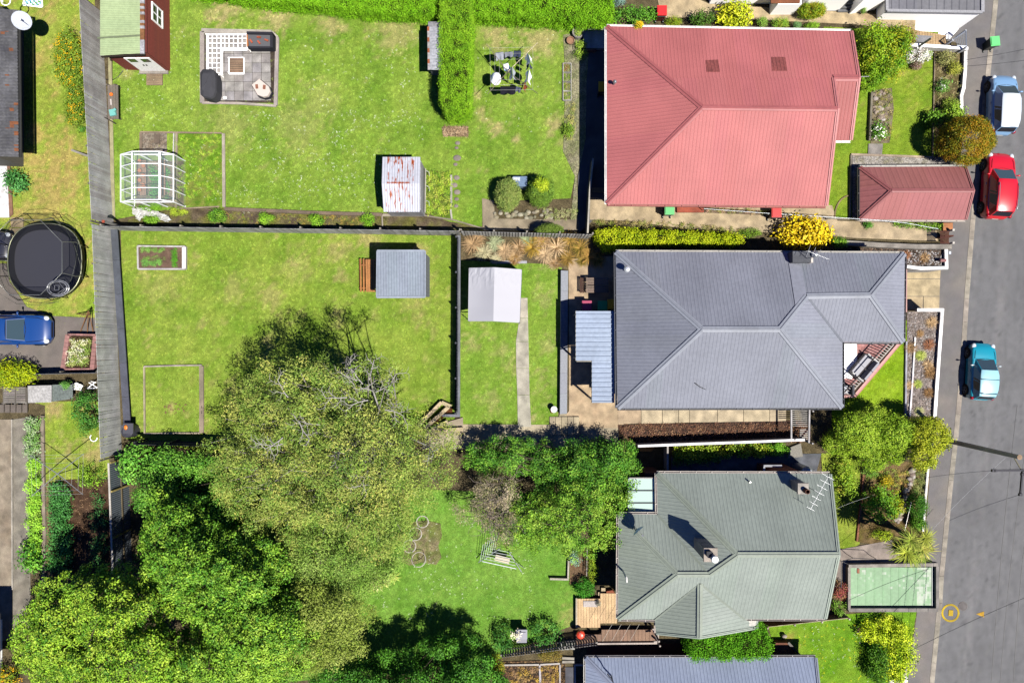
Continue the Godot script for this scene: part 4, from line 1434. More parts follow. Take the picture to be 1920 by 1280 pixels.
func other_houses() -> void:
	# blue-grey roof at the bottom edge
	var h := 1.3
	var a := P(1098, 1233, h)
	var b := P(1530, 1232, h)
	var k := P(1262, 1402, 3.9)
	var k2 := P(1548, 1402, 3.9)
	var c := P(1098, 1585, h)
	var d := P(1530, 1585, h)
	var t := T("blue_roofed_house", "brick house with a blue grey corrugated roof at the bottom edge", "house", Vector3((a.x + b.x) / 2, 0, (a.z + c.z) / 2))
	var ep := PackedVector2Array([Vector2(a.x, a.z), Vector2(b.x, b.z), Vector2(d.x, d.z), Vector2(c.x, c.z)])
	var w := inset(ep, 0.45)
	walls(t, w, h - 0.13, "84442e", "matte", ST)
	soffit(t, ep, h, "d0ccc4")
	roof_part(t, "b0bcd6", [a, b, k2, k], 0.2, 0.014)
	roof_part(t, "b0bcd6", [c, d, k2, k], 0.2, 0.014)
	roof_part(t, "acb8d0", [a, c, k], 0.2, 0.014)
	caps(t, "a4aec4", [[a, k], [c, k], [k, k2]], 0.16)
	caps(t, "b0b8c8", [[b, k2, 0.02, 0.1], [k2, d, 0.02, 0.1]], 0.1, "barge_flashing")
	gutter(t, "c8c4c4", a, b, Vector3(0, 0, -1))
	gutter(t, "e0dcd4", a, c, Vector3(-1, 0, 0))
	# brick courses on the north wall that shows over the eave
	var m := MB.new()
	for i in 30:
		m.col = vary(L("8a4630"), 0.14)
		m.box(Vector3((a.x + b.x) / 2 - 0.2, 0.05 - 1.7 + i * 0.092, a.z + 0.445), Vector3(b.x - a.x - 1.0, 0.08, 0.03))
	M("brick_courses", m, "concrete", t).set_meta("kind", "stuff")
	window(t, Vector3(a.x + 0.6, 0, a.z + 0.42), Vector3(b.x - 0.6, 0, a.z + 0.42), 0.33, 1.3, -0.6, 0.7, "d8d8d4")
	t = T("bent_vent_pipe", "bent dark vent pipe on the blue grey roof at the bottom edge", "vent pipe", onplane(1146, 1268, newell([a, b, k])))
	m = mb("4c4e54")
	var f := onplane(1146, 1266, newell([a, b, k]))
	m.tube([f - Vector3.UP * 0.1, f + Vector3.UP * 0.8, f + Vector3(-0.05, 0.86, -0.15), f + Vector3(-0.35, 0.95, -0.55)], 0.04, 0.04, 8)
	M("pipe", m, "steel", t)
	# white house at the top edge: wall with two bays
	t = T("white_house", "white plastered house cut off by the top edge of the block", "house", P(1510, -80))
	walls(t, rect(1330, -400, 1592, 7), 3.0, "f2f0ee", "plain")
	m = mb("f2f0ee")
	m.prism(poly([1443, -20, 1486, -20, 1486, 28, 1443, 28]), 0.0, 1.35)
	m.prism(poly([1500, -20, 1572, -20, 1572, 20, 1500, 20]), 0.0, 2.4)
	m.prism(poly([1592, -60, 1640, -60, 1640, 18, 1592, 27]), 0.0, 2.0)
	M("bay", m, "plain", t)
	m = mb("b06a44")
	m.prism(poly([1442, -30, 1503, -30, 1500, 6, 1446, 6], 1.4), 1.36, 1.44)
	M("porch_slab", m, "concrete", t)
	m = mb("8a8c92")
	m.prism(rect(1320, -420, 1602, -38, 3.1), 3.0, 3.14)
	M("roof", m, "roof", t)
	m = mb("9a9ca0")
	for i in 5:
		m.box(P(1583, 5 + i * 4.2) + Vector3(0, 0.45 - i * 0.09, 0), Vector3(0.9, 0.9 - i * 0.18, 0.14))
	M("steps", m, "concrete", t)
	# white garage in the top right corner
	t = T("white_garage", "white garage with a dark grey ribbed roof in the top right corner", "garage", P(1740, 0, ST))
	var gp := poly([1663, -200, 1842, -200, 1842, 23, 1663, 20], 1.15)
	walls(t, gp, 1.0, "f4f3f2", "plain", ST)
	m = mb("86868c")
	ribbed(m, [P(1666, 18, 1.16), P(1838, 20, 1.16), P(1838, -200, 1.16), P(1666, -200, 1.16)], 0.45, 0.03)
	M("roof_plane", m, "roof", t)
	m = mb("b4b4b8")
	m.beam(P(1663, 20, 1.14), P(1842, 23, 1.14), 0.16, 0.16)
	m.beam(P(1842, -200, 1.14), P(1842, 23, 1.14), 0.2, 0.18)
	m.beam(P(1663, -200, 1.14), P(1663, 20, 1.14), 0.16, 0.15)
	M("parapet", m, "matte", t)
	m = mb("f0efec")
	m.prism(poly([1718, 46, 1801, 52, 1783, 72, 1716, 58]), ST, -0.1)
	O("garage_apron_wall", "low white wall at the foot of the white garage", "wall", m, "matte")
	# green flat roofed garage by the street
	t = T("green_roofed_garage", "garage with a worn mint green flat roof behind low parapets by the street", "garage", P(1674, 1100, ST))
	walls(t, poly([1590, 1058, 1757, 1056, 1757, 1143, 1590, 1143], 0.1), 0.02, "9c9488", "concrete", ST)
	m = MB.new()
	var x0 := P(1594, 1064, 0.15)
	var x1 := P(1748, 1136, 0.15)
	var nst := 40
	for i in nst:
		var u := lerpf(x0.x, x1.x, float(i) / nst)
		var v := lerpf(x0.x, x1.x, float(i + 1) / nst)
		for j in 16:
			var z := lerpf(x0.z, x1.z, j / 16.0)
			var z2 := lerpf(x0.z, x1.z, (j + 1) / 16.0)
			var k0 := fx(u, z, 14.0, 70.0) * 0.5 + fx(u, z, 60.0, 71.0) * 0.5 + (0.26 if i > 32 else 0.0) + (0.2 if i < 9 and j < 6 else 0.0)
			m.col = L("84b480").lerp(L("c8d4c0"), clampf((k0 - 0.62) * 4.0, 0, 0.9))
			var yy := 0.1 + (0.0 if i % 4 else 0.008)
			m.quad(Vector3(u, yy, z2), Vector3(v, 0.1, z2), Vector3(v, 0.1, z), Vector3(u, yy, z))
	M("roof_sheet", m, "roof", t)
	m = mb("c0b6ac")
	m.beam(P(1590, 1060, 0.32), P(1757, 1057, 0.32), 0.2, 0.3); m.beam(P(1591, 1062, 0.315), P(1591, 1142, 0.315), 0.16, 0.3)
	M("parapet", m, "concrete", t)
	m = mb("aca49e")
	m.beam(P(1590, 1142, 0.2), P(1757, 1142, 0.2), 0.22, 0.3); m.beam(P(1756, 1060, 0.2), P(1756, 1140, 0.2), 0.18, 0.294)
	M("parapet", m, "concrete", t)
	m = mb("2c4a4c")
	m.beam(P(1593, 1137.5, 0.1), P(1751, 1137.5, 0.1), 0.14, 0.05); m.beam(P(1750, 1062, 0.1), P(1750, 1135, 0.1), 0.16, 0.055)
	M("gutter_channel", m, "plastic", t)
	m = mb("b46a44")
	m.box(P(1610, 1070, 0.13), Vector3(0.14, 0.03, 0.3))
	M("rust_patch", m, "oldroof", t)
	# dark handrail round the garage roof
	t = T("garage_handrail", "thin dark handrail along the top left corner of the mint green garage roof", "handrail", P(1590, 1058, 0.3))
	for q in [[1578, 1052, 1578, 1100], [1578, 1052, 1600, 1046], [1600, 1046, 1644, 1048], [1592, 1058, 1578, 1052]]:
		m = mb("2c2c2e")
		m.tube([P(q[0], q[1], 0.9), P(q[2], q[3], 0.9)], 0.02, 0.02)
		M("rail", m, "steel", t)
	for q in [[1578, 1052], [1578, 1100], [1600, 1046], [1644, 1048]]:
		m = mb("2c2c2e")
		var pp := P(q[0], q[1], 0.9)
		m.tube([Vector3(pp.x, 0, pp.z), pp], 0.02, 0.02)
		M("post", m, "steel", t)

func slab(nm: String, label: String, pg: PackedVector2Array, h: float, hex: String, mk := "concrete", cat := "paving", y := 0.0) -> MeshInstance3D:
	var b := mb(hex)
	b.prism(pg, y, y + h)
	return O(nm, label, cat, b, mk)

func far_left() -> void:
	# dark corrugated roof at the left edge
	var t := T("dark_house", "house with a weathered dark grey corrugated roof at the left edge", "house", P(-150, 160))
	walls(t, rect(-420, 40, 44, 312), 2.7, "6a6660")
	var b := MB.new()
	b.col = L("77777a")
	for i in 24:
		var u := i * 0.22
		var w := u + 0.22
		if i == 23: w = 14.0
		ribbed(b, [P(31, 18, 3.0) + Vector3(-u, u * 0.113, 0), P(34, 294, 3.0) + Vector3(-u, u * 0.113, 0), P(34, 294, 3.0) + Vector3(-w, w * 0.113, 0), P(31, 18, 3.0) + Vector3(-w, w * 0.113, 0)], 0.19, 0.035)
	for i in range(0, b.v.size(), 3):
		var p := b.v[i]
		var k := fx(p.x, p.z, 30.0, 80.0) + (0.2 if p.z > -13.0 else 0.0)
		var c := L("626266").lerp(L("8a8a8e"), fx(p.x, p.z, 12.0, 81.0))
		if k > 0.92: c = L("a86840")
		for j in 3: b.c[i + j] = c
	M("roof_plane", b, "oldroof", t)
	gutter(t, "505052", P(31, 18, 2.98), P(34, 294, 2.98), Vector3(1, 0, 0))
	dish("satellite_dish", "large pale satellite dish at the edge of the dark corrugated roof", P(26, 32, 3.05), P(41, 39, 3.5), Vector3(0.35, 0.9, 0.25), 0.5, "dfe6f2")
	t = T("ring_aerial", "white ring shaped aerial on a short mast in the top left corner", "aerial", P(4, 2, 3.0))
	b = mb("e8e8e8")
	var ring := []
	for i in 25: ring.append(P(10, 1, 3.4) + Vector3(cos(TAU * i / 24), 0, sin(TAU * i / 24)) * 0.26)
	b.tube(ring, 0.03, 0.03)
	M("ring", b, "plastic", t)
	b = mb("c8c8c8")
	b.tube([P(4, 2, 3.0) - Vector3.UP * 0.2, P(4, 2, 3.4)], 0.025, 0.025)
	M("mast", b, "steel", t)
	# printed cloth on the grass
	b = MB.new()
	for i in 12:
		for j in 6:
			var q := [P(44 + i * 3.1, -6 + j * 3.0 + i * 0.3), P(47.1 + i * 3.1, -6 + j * 3.0 + i * 0.3), P(47.1 + i * 3.1, -3 + j * 3.0 + i * 0.3), P(44 + i * 3.1, -3 + j * 3.0 + i * 0.3)]
			for k in 4: q[k].y = 0.09 + noise.get_noise_2d(q[k].x * 40, q[k].z * 40) * 0.06
			b.col = L("e8eeea")
			if i > 0 and i < 11 and j > 0 and j < 5 and (i * 7 + j * 5) % 3 != 0: b.col = L(["4a9ec4", "7cb848", "3c8c6c", "9cc8dc"][(i + j * 2) % 4])
			b.quad(q[3], q[2], q[1], q[0])
	O("printed_cloth", "white cloth printed in blue and green lying on the grass at the top left", "cloth", b, "cloth")
	bush("yellow_flowered_shrub", "broad shrub covered in small yellow flowers against the tall grey fence", 128, 112, 27, 58, 1.5, "mid", ["6f8a24", "82982c", "587a22"], "", "shrub", 40.0, 0.0, "leaf", ["f0c010", 0.5, 0.7])
	bush("yellow_flowered_shrub", "narrow yellow flowered shrub at the foot of the tall grey fence, below the broad one", 140, 200, 18, 38, 1.2, "mid", ["6f8a24", "7c942c", "587a22"], "", "shrub", 36.0, 0.0, "leaf", ["eeb414", 0.5, 0.7])
	bush("green_seedling", "small green seedling tree beside the tall fence under the yellow shrubs", 153, 242, 7, 6, 0.5, "small", ["4c8a30", "6aa040"])
	b = mb("cfc8bc")
	b.beam(P(133, 281, 0.12), P(163, 292, 0.5), 0.12, 0.04)
	O("loose_plank", "short pale plank propped against the tall grey fence", "plank", b, "wood")
	slab("terrace_slab", "white concrete terrace slab at the left edge", poly([-200, 297, 14, 300, 19, 408, -200, 410]), 0.12, "e6e4e4")
	b = mb("b4876a")
	b.prism(poly([12, 299, 19, 299, 25, 402, 18, 408]), 0.0, 0.1)
	O("brick_edging", "thin brick edging along the white terrace slab", "edging", b, "concrete")
	bush("hebe_bush", "dark glossy green bush beside the white terrace slab", 28, 341, 19, 28, 0.9, "broad", ["3c7a34", "54904a", "2e6428"], "", "shrub", 16.0)
	slab("step_slab", "square cream paving slab between the terrace and the trampoline", rect(21, 408, 44, 426), 0.07, "ecd2a4")
	slab("step_slab", "cream paving slab half under the trampoline net", rect(19, 428, 42, 440), 0.07, "dcc69c")
	# asphalt drive
	G("driveway", sheet(poly([-60, 492, 12, 494, 18, 528, 50, 575, 95, 592, 178, 596, 184, 700, -60, 700]), 0.045, 0.4, speckle(11.0, ["8a817a", "9a9088", "a69a8e"], 20.0, 6.0)), "asphalt")
	trampoline()
	# brick planter with flowers
	t = T("brick_planter", "pink brick planter full of white flowers at the end of the driveway", "planter", P(148, 658))
	for q in [[126, 627, 117, 690], [178, 629, 172, 690], [126, 627, 178, 628], [117, 692, 176, 692]]:
		b = MB.new()
		var p := P(q[0], q[1], 0.55)
		var w := P(q[2], q[3], 0.55)
		var n := int(maxf(2, (w - p).length() / 0.24))
		var wide: float = 0.26 if q[0] != q[2] and absf(q[0] - q[2]) < 12 else 0.12
		for i in n:
			b.col = vary(L("d49c94"), 0.1)
			var e := p.lerp(w, (i + 0.02) / n)
			var f := p.lerp(w, (i + 0.97) / n)
			e.y = 0.29; f.y = 0.29
			b.beam(e, f, wide, 0.56 + 0.01 * (i % 2))
		M("brick_wall", b, "concrete", t)
	b = mb("6a5640")
	b.flat(poly([126, 630, 176, 631, 171, 690, 119, 690], 0.4), 0.42)
	M("soil", b, "soil", t)
	cover("white_flowers", "", poly([132, 636, 169, 637, 163, 684, 127, 684], 0.5), 130, "cover", ["8aa848", "a8b868", "6e8c38", "b8b478"], 0.62, 0.44, "plants", t, 0.1)
	cover("white_blossoms", "", poly([132, 636, 166, 637, 160, 680, 127, 680], 0.6), 40, "flower", ["f0eedc", "e8e4c8"], 0.7, 0.58, "plants", t)
	t = T("rusty_plant_frame", "rusty tripod plant frame leaning beside the brick planter", "plant frame", P(163, 608))
	for q in [[150, 622, 164, 584], [163, 624, 165, 582], [174, 622, 166, 584], [143, 588, 168, 590]]:
		b = mb("a8784c")
		b.tube([P(q[0], q[1], 0.05), P(q[2], q[3], 0.9)], 0.03, 0.025)
		M("leg", b, "wood", t)
	b = mb("b48c60")
	for i in 14: b.tube([P(165, 584, 0.9), P(R(143, 168), R(586, 598), 0.4)], 0.008, 0.004, 4)
	M("dry_vine", b, "wood", t)
	# low fence with a flat top rail
	var a := P(42, 702, 1.1)
	var e := P(180, 699, 1.1)
	a.y = 0; e.y = 0
	fence("boundary_fence", "low grey board fence with a slanted end below the driveway", a, e, 1.1, 0.18, 0.006, ["7a8088", "858b92", "6e747c"])
	bush("golden_conifer", "golden yellow conifer at the left edge below the blue car", 16, 703, 52, 24, 1.9, "fine", ["b8c010", "98ac14", "7c9a1c"], "", "shrub", 16.0)
	# wood pallets, iron sheets, junk
	t = T("wooden_pallet_rack", "grey wooden pallet stack beside the white iron sheet", "pallet", P(27, 742))
	for j in 2:
		for i in 9:
			b = mb("a8a098")
			b.col = vary(b.col, 0.15)
			b.beam(P(7 + j * 22.5, 727 + i * 3.4, 0.62), P(27 + j * 22.5, 727 + i * 3.4, 0.62), 0.085, 0.03)
			M("slat", b, "wood", t)
	for i in 3:
		b = mb("8a8278")
		b.beam(P(7 + i * 21, 725, 0.55), P(7 + i * 21, 758, 0.55), 0.1, 0.1)
		M("bearer", b, "wood", t)
	for i in 4:
		b = mb("7a7268")
		b.box(P(9 + (i % 2) * 40, 728 + (i / 2) * 27, 0.25), Vector3(0.1, 0.5, 0.1))
		M("leg", b, "wood", t)
	b = mb("8c8076")
	for i in 5: b.box(P(2 + i * 11, 766, 0.2), Vector3(0.3, 0.05, 0.5))
	O("timber_offcuts", "brown timber offcuts lying below the pallet stack", "timber", b, "wood")
	t = T("iron_sheet_bay", "white corrugated iron sheet over a garden bay", "iron sheet", P(74, 738))
	b = mb("e2e0de")
	ribbed(b, [P(52, 755, 0.8), P(96, 754, 0.8), P(96, 722, 0.9), P(51, 723, 0.9)], 0.16, 0.025)
	M("sheet", b, "oldroof", t)
	b = mb("7a7268")
	b.prism(rect(54, 726, 94, 753, 0.4), 0, 0.74)
	M("bay", b, "wood", t)
	t = T("iron_sheet_bay", "grey green corrugated iron sheet beside the white one", "iron sheet", P(118, 738))
	b = mb("8e9a94")
	ribbed(b, [P(97, 753, 0.7), P(136, 747, 0.7), P(135, 721, 0.76), P(97, 721, 0.76)], 0.16, 0.025)
	M("sheet", b, "oldroof", t)
	b = mb("7a7268")
	b.prism(rect(99, 725, 133, 744, 0.3), 0, 0.62)
	M("bay", b, "wood", t)
	bush("small_shrub", "small round green shrub growing over the grey green iron sheet", 125, 722, 10, 9, 1.1, "small", ["5c9840", "78ac50"])
	b = MB.new()
	for i in 16:
		for j in 8:
			var q := [[i, j], [i + 1, j], [i + 1, j + 1], [i, j + 1]]
			var w := []
			for s in q:
				var v := P(133 + s[0] * 1.3, 717 + s[1] * 1.6 + absf(s[0] - 8) * 0.4, 0.2)
				v.y = 0.25 + noise.get_noise_2d(v.x * 60, v.z * 60) * 0.3
				w.append(v)
			b.col = L("f0eeea")
			b.quad(w[3], w[2], w[1], w[0])
	O("crumpled_tarpaulin", "crumpled white tarpaulin beside the tall fence", "tarpaulin", b, "cloth")
	t = T("overturned_chair", "white plastic chair overturned against the tall fence", "chair", P(172, 722))
	for q in [[163, 728, 178, 716], [166, 717, 181, 726], [163, 728, 181, 727], [170, 715, 179, 717]]:
		b = mb("f0f0ee")
		b.tube([P(q[0], q[1], 0.25), P(q[2], q[3], 0.45)], 0.03, 0.03)
		M("frame_bar", b, "plastic", t)
	bush("camellia", "rounded dark green shrub leaning over the lower left lawn beside the fence", 163, 772, 29, 44, 1.7, "mid", ["3c7424", "4e8a30", "2f601c", "6a983c"], "", "shrub", 16.0)
	b = mb("f0f0f0")
	var hs := []
	for i in 12: hs.append(P(176, 820) + Vector3(cos(i * 0.36) * 0.22, 0.06, sin(i * 0.36) * 0.22))
	b.tube(hs, 0.03, 0.03)
	O("white_hose", "curl of white hose on the grass below the dark green shrub", "hose", b, "plastic")
	# concrete pads at the lower left, seedling hedge, path, beds
	G("path", sheet(poly([-60, 785, 22, 786, 23, 1200, -60, 1200]), 0.05, 0.4, speckle(21.0, ["b4a48e", "c4b49c", "a8957c"], 24.0, 5.0)), "concrete")
	G("path", sheet(poly([23, 786, 54, 782, 58, 1180, 24, 1180]), 0.042, 0.4, speckle(22.0, ["a09888", "b0a898", "948c7c"], 24.0, 5.0)), "concrete")
	b = mb("e0d8c8")
	b.beam(P(22, 786, 0.1), P(23, 1105, 0.1), 0.07, 0.12)
	O("path_edging", "thin white kerb between the two concrete strips at the lower left", "kerb", b, "concrete")
	t = wall("vegetable_bed_edging", "narrow concrete edging along the leafy rows at the lower left", [79, 782, 80, 880, 83, 1000, 80, 1090], 0.0, 0.16, 0.2, "b8a894", "concrete", 0.0, "", 0.1, "edging")
	G("garden_path", sheet(poly([86, 905, 103, 905, 100, 1100, 82, 1100]), 0.035, 0.3, speckle(23.0, ["a08a68", "b89c78", "8c7858"], 30.0, 8.0)), "soil")
	cover("lettuce_row", "row of pale green leafy vegetables along the concrete strip", rect(56, 860, 79, 1060), 230, "cover", ["8cc436", "a8d848", "74ac2c"], 1.0, 0.12, "vegetables", null, 0.3)
	cover("herb_row", "mixed herbs and grey leaved plants above the lettuce row", rect(54, 785, 78, 858), 80, "cover", ["5c8c3c", "7ca454", "a8b898"], 1.0, 0.1, "vegetables", null, 0.3)
	bush("leafy_shrub", "leafy green shrub growing across the lower left concrete strip", 56, 1045, 26, 32, 1.1, "broad", ["4c8c24", "78ac3c", "346c18"], "", "shrub", 12.0)
	G("garden_bed", sheet(poly([104, 900, 202, 895, 212, 1075, 98, 1080]), 0.05, 0.25, speckle(24.0, ["6a503c", "7e6450", "58422e"], 40.0, 12.0)), "soil")
	cover("potato_row", "dense row of dark green potato plants beside the soil bed", rect(100, 902, 136, 1074), 190, "broad", ["3f7c34", "549448", "2e6426"], 0.62, 0.12, "vegetables", null, 0.4)
	bush("currant_bush", "round bright green bush at the head of the soil bed", 169, 890, 27, 24, 1.0, "mid", ["7aa428", "94bc38", "548422"])
	cover("bean_plants", "dark green bean plants along the slate iron fence", rect(180, 925, 204, 1060), 60, "broad", ["3a6c34", "4c8444", "2c5828"], 0.5, 0.15, "vegetables", null, 0.4)
	cover("soil_clods", "pale clods scattered over the soil bed", rect(138, 920, 182, 1065), 60, "flower", ["a88868", "8c7058"], 0.5, 0.07, "soil", null, 0.02)
	clothesline_empty()
	# white weatherboard hut at the lower left corner
	t = T("white_hut", "white weatherboard hut cut off by the lower left edge", "hut", P(-60, 1180))
	walls(t, rect(-200, 1160, 3, 1262, 0.0), 2.2, "dcdad4")
	boards(t, Vector3(P(3, 1160).x + 0.01, 0, P(3, 1160).z), Vector3(P(3, 1262).x + 0.01, 0, P(3, 1262).z), 0.05, 2.15, 0.16, "efece6", Vector3(1, 0, 0))
	b = mb("a8a49c")
	b.prism(rect(-220, 1150, -2, 1275, 2.3), 2.25, 2.4)
	M("roof", b, "roof", t)
	bush("orange_flowered_bush", "yellow and orange flowered bush in the lower left corner", 12, 1272, 30, 24, 1.4, "mid", ["8ca424", "b4b428", "6c8c24"], "", "shrub", 13.0, 0.0, "leaf", ["f0b414", 0.6])
	# tall paling fence, upper and lower lengths
	var f0 := P(147, -12, 2.2)
	var f1 := P(171, 413, 2.2)
	f0.y = 0; f1.y = 0
	fence("tall_paling_fence", "tall weathered grey paling fence behind the yellow flowered shrubs", f0, f1, 2.2, 0.145, 0.008, ["e2e0de", "d6d4d2", "e3e3e1", "ccc8c6", "dedcda"], "8a8478", -1.0, "wood", 0.012)
	f0 = P(171.5, 419, 2.15)
	f1 = P(188, 864, 2.15)
	f0.y = 0; f1.y = 0
	fence("tall_paling_fence", "tall greenish grey paling fence behind the trampoline and the driveway", f0, f1, 2.15, 0.145, 0.006, ["dee0da", "d2d4ce", "e3e3df", "d8dad4"], "8a8478", -1.0, "wood", 0.008)
	t = T("corner_post", "orange topped corner post where the two tall fences meet", "post", P(193, 415, 2.3) * Vector3(1, 0, 1))
	b = mb("b4b0a8")
	b.box(P(193, 415, 2.3) + Vector3(0, -1.15, 0.0), Vector3(0.12, 2.24, 0.12))
	M("shaft", b, "wood", t)
	b = mb("e06a48")
	b.box(P(193, 415, 2.3), Vector3(0.15, 0.05, 0.15))
	M("cap", b, "wood", t)
	t = T("plinth_board", "slate blue board along the foot of the tall fence beside the middle lawn", "board", P(224, 630))
	for i in 6:
		b = mb("6a6e7c")
		b.col = vary(b.col, 0.05)
		var y0 := 424 + i * 64.0
		b.beam(P(213 + i * 4.3 / 1.0, y0, 0.5), P(213 + (i + 1) * 4.3, y0 + 63.5, 0.5), 0.42, 0.06)
		M("board", b, "wood", t)
	b = mb("5c606c")
	b.beam(P(217, 426, 0.24), P(241, 806, 0.24), 0.1, 0.46)
	M("face", b, "wood", t)
	slab("fence_edging", "pale concrete strip along the foot of the tall fence in the top yard", poly([203, 108, 209, 108, 216, 410, 209, 410]), 0.06, "d6cfa0")
	# slate corrugated fence lower down
	f0 = P(203, 868, 2.0)
	f1 = P(211, 1075, 2.0)
	f0.y = 0; f1.y = 0
	t = T("iron_fence", "slate blue corrugated iron fence with a white top rail below the paling fence", "fence", (f0 + f1) / 2)
	b = mb("78828c")
	var d := (f1 - f0).normalized()
	for i in int((f1 - f0).length() / 0.12):
		var p := f0 + d * i * 0.12
		var z := Vector3(1, 0, 0)
		b.quad(p, p + d * 0.06 + z * 0.03, p + d * 0.06 + z * 0.03 + Vector3.UP * 1.95, p + Vector3.UP * 1.95)
		b.quad(p + d * 0.06 + z * 0.03, p + d * 0.12, p + d * 0.12 + Vector3.UP * 1.95, p + d * 0.06 + z * 0.03 + Vector3.UP * 1.95)
	M("sheet", b, "roof", t)
	b = mb("f0e8dc")
	b.beam(f0 + Vector3.UP * 1.98 - Vector3(0.02, 0, 0), f1 + Vector3.UP * 1.98 - Vector3(0.02, 0, 0), 0.1, 0.05)
	M("top_rail", b, "wood", t)
	for u in [0.0, 0.26, 0.68]:
		b = mb("c8b468")
		var p := f0.lerp(f1, u) + Vector3(0.07, 0, 0)
		b.box(p + Vector3.UP * 0.98, Vector3(0.09, 1.94, 0.1))
		M("post", b, "wood", t)
	b = mb("8a7c5c")
	b.beam(f0 + Vector3(0.06, 0.9, 0), f1 + Vector3(0.06, 0.9, 0), 0.05, 0.09)
	M("rail", b, "wood", t)

func trampoline() -> void:
	var m := P(101, 492, 0.0)
	var t := T("trampoline", "black trampoline with a safety net and a small basketball hoop", "trampoline", m)
	var oval := func(a: float, r: float, y: float) -> Vector3:
		var q := pow(pow(absf(cos(a)), 2.5) + pow(absf(sin(a)), 2.5), -1.0 / 2.5)
		return Vector3(m.x + cos(a) * 2.3 * r * q * 0.97, y, m.z + sin(a) * 2.3 * r * q * 0.98)
	var n := 48
	var mat_b := mb("3e3e42")
	var pad := mb("222224")
	var rim := MB.new()
	var skirt := mb("161617")
	var rp := []
	for i in n + 1: rp.append(oval.call(TAU * i / n, 1.0, 0.86))
	for i in n:
		var a := TAU * i / n
		var e := TAU * (i + 1) / n
		mat_b.tri(Vector3(m.x, 0.80, m.z), oval.call(e, 0.84, 0.82), oval.call(a, 0.84, 0.82))
		pad.quad(oval.call(a, 0.83, 0.845), oval.call(e, 0.83, 0.845), oval.call(e, 0.99, 0.87), oval.call(a, 0.99, 0.87))
		skirt.quad(oval.call(a, 0.99, 0.86), oval.call(e, 0.99, 0.86), oval.call(e, 1.0, 0.55), oval.call(a, 1.0, 0.55))
	M("jumping_mat", mat_b, "plastic", t)
	M("pad", pad, "plastic", t)
	M("skirt", skirt, "plastic", t)
	rim.col = L("c8cca8")
	rim.tube(rp, 0.035, 0.035)
	M("rim", rim, "steel", t)
	for i in 8:
		var a := TAU * (i + 0.5) / 8
		var b := mb("2c2c2e")
		b.tube([oval.call(a, 1.0, 0.0), oval.call(a, 1.0, 0.85)], 0.03, 0.03)
		M("leg", b, "steel", t)
		b = mb("b8bab4" if i in [0, 7, 6] else "3c3d40")
		b.tube([oval.call(a, 1.04, 0.85), oval.call(a, 1.12, 1.7), oval.call(a, 1.0, 2.55)], 0.028, 0.022)
		M("net_pole", b, "steel", t)
	var rail := []
	for i in 9: rail.append(oval.call(TAU * (i + 0.5) / 8, 1.0, 2.52))
	var tr := mb("b4b6b0")
	tr.tube(rail, 0.018, 0.018)
	M("net_rail", tr, "steel", t)
	var net := MB.new()
	for i in 8:
		var a := TAU * (i + 0.5) / 8
		var e := TAU * (i + 1.5) / 8
		net.quad(oval.call(a, 0.98, 0.88), oval.call(e, 0.98, 0.88), oval.call(e, 0.99, 2.5), oval.call(a, 0.99, 2.5))
	M("safety_net", net, "net", t)
	var strap := mb("3a3c30")
	for i in 5:
		var w := []
		for k in 9: w.append(oval.call(TAU * (k / 8.0) * 0.5 + i * 1.2, 1.14 + 0.08 * sin(k * 0.8), 1.0 + sin(k * 0.39) * 0.9))
		strap.tube(w, 0.012, 0.012, 4)
	M("net_cord", strap, "plastic", t)
	# hoop hung inside the net
	var h := T("basketball_hoop", "small grey basketball hoop hung on the trampoline net", "basketball hoop", P(112, 538, 1.9))
	var hb := mb("dcdee0")
	var c := P(108, 540, 2.1)
	var bs := Basis(Vector3(1, 0, 0.1).normalized(), -0.35)
	for f in [1.0, 0.82]:
		var ring := []
		for i in 25: ring.append(c + Basis(Vector3.BACK, 0.25) * Vector3(cos(TAU * i / 24) * 0.8 * f, 0, sin(TAU * i / 24) * 0.46 * f))
		hb.tube(ring, 0.034, 0.034)
	M("ring", hb, "steel", h)
	hb = mb("a8aab0")
	for q in [[-0.18, -0.16, 0.08, -0.16], [0.08, -0.16, 0.08, 0.12], [-0.18, 0.12, 0.08, 0.12], [-0.18, -0.16, -0.18, 0.12], [0.1, -0.3, 0.5, 0.2], [0.2, 0.3, 0.7, -0.2], [0.0, 0.3, 0.6, -0.1]]:
		hb.tube([c + Vector3(q[0], 0.02, q[1]), c + Vector3(q[2], 0.05, q[3])], 0.02, 0.02)
	M("bracket", hb, "steel", h)

func clothesline_empty() -> void:
	var top := P(107, 888, 1.9)
	var foot := Vector3(top.x, 0, top.z)
	var t := T("rotary_clothesline", "empty rotary clothesline over the vegetable rows at the lower left", "clothesline", foot)
	var b := mb("c0c2c0")
	b.tube([foot, top], 0.035, 0.03, 8)
	M("pole", b, "steel", t)
	for q in [[55, 853], [157, 850], [155, 927], [58, 930]]:
		b = mb("d0d2d2")
		b.tube([top, P(q[0], q[1], 1.98)], 0.028, 0.02)
		M("arm", b, "steel", t)
	b = mb("d8dad8")
	for f in [0.3, 0.55, 0.8, 0.97]:
		var c := []
		for q in [[55, 853], [157, 850], [155, 927], [58, 930], [55, 853]]: c.append(top.lerp(P(q[0], q[1], 1.98), f))
		for i in 4: b.tube([c[i], c[i + 1]], 0.004, 0.004, 4)
	M("line", b, "plastic", t)

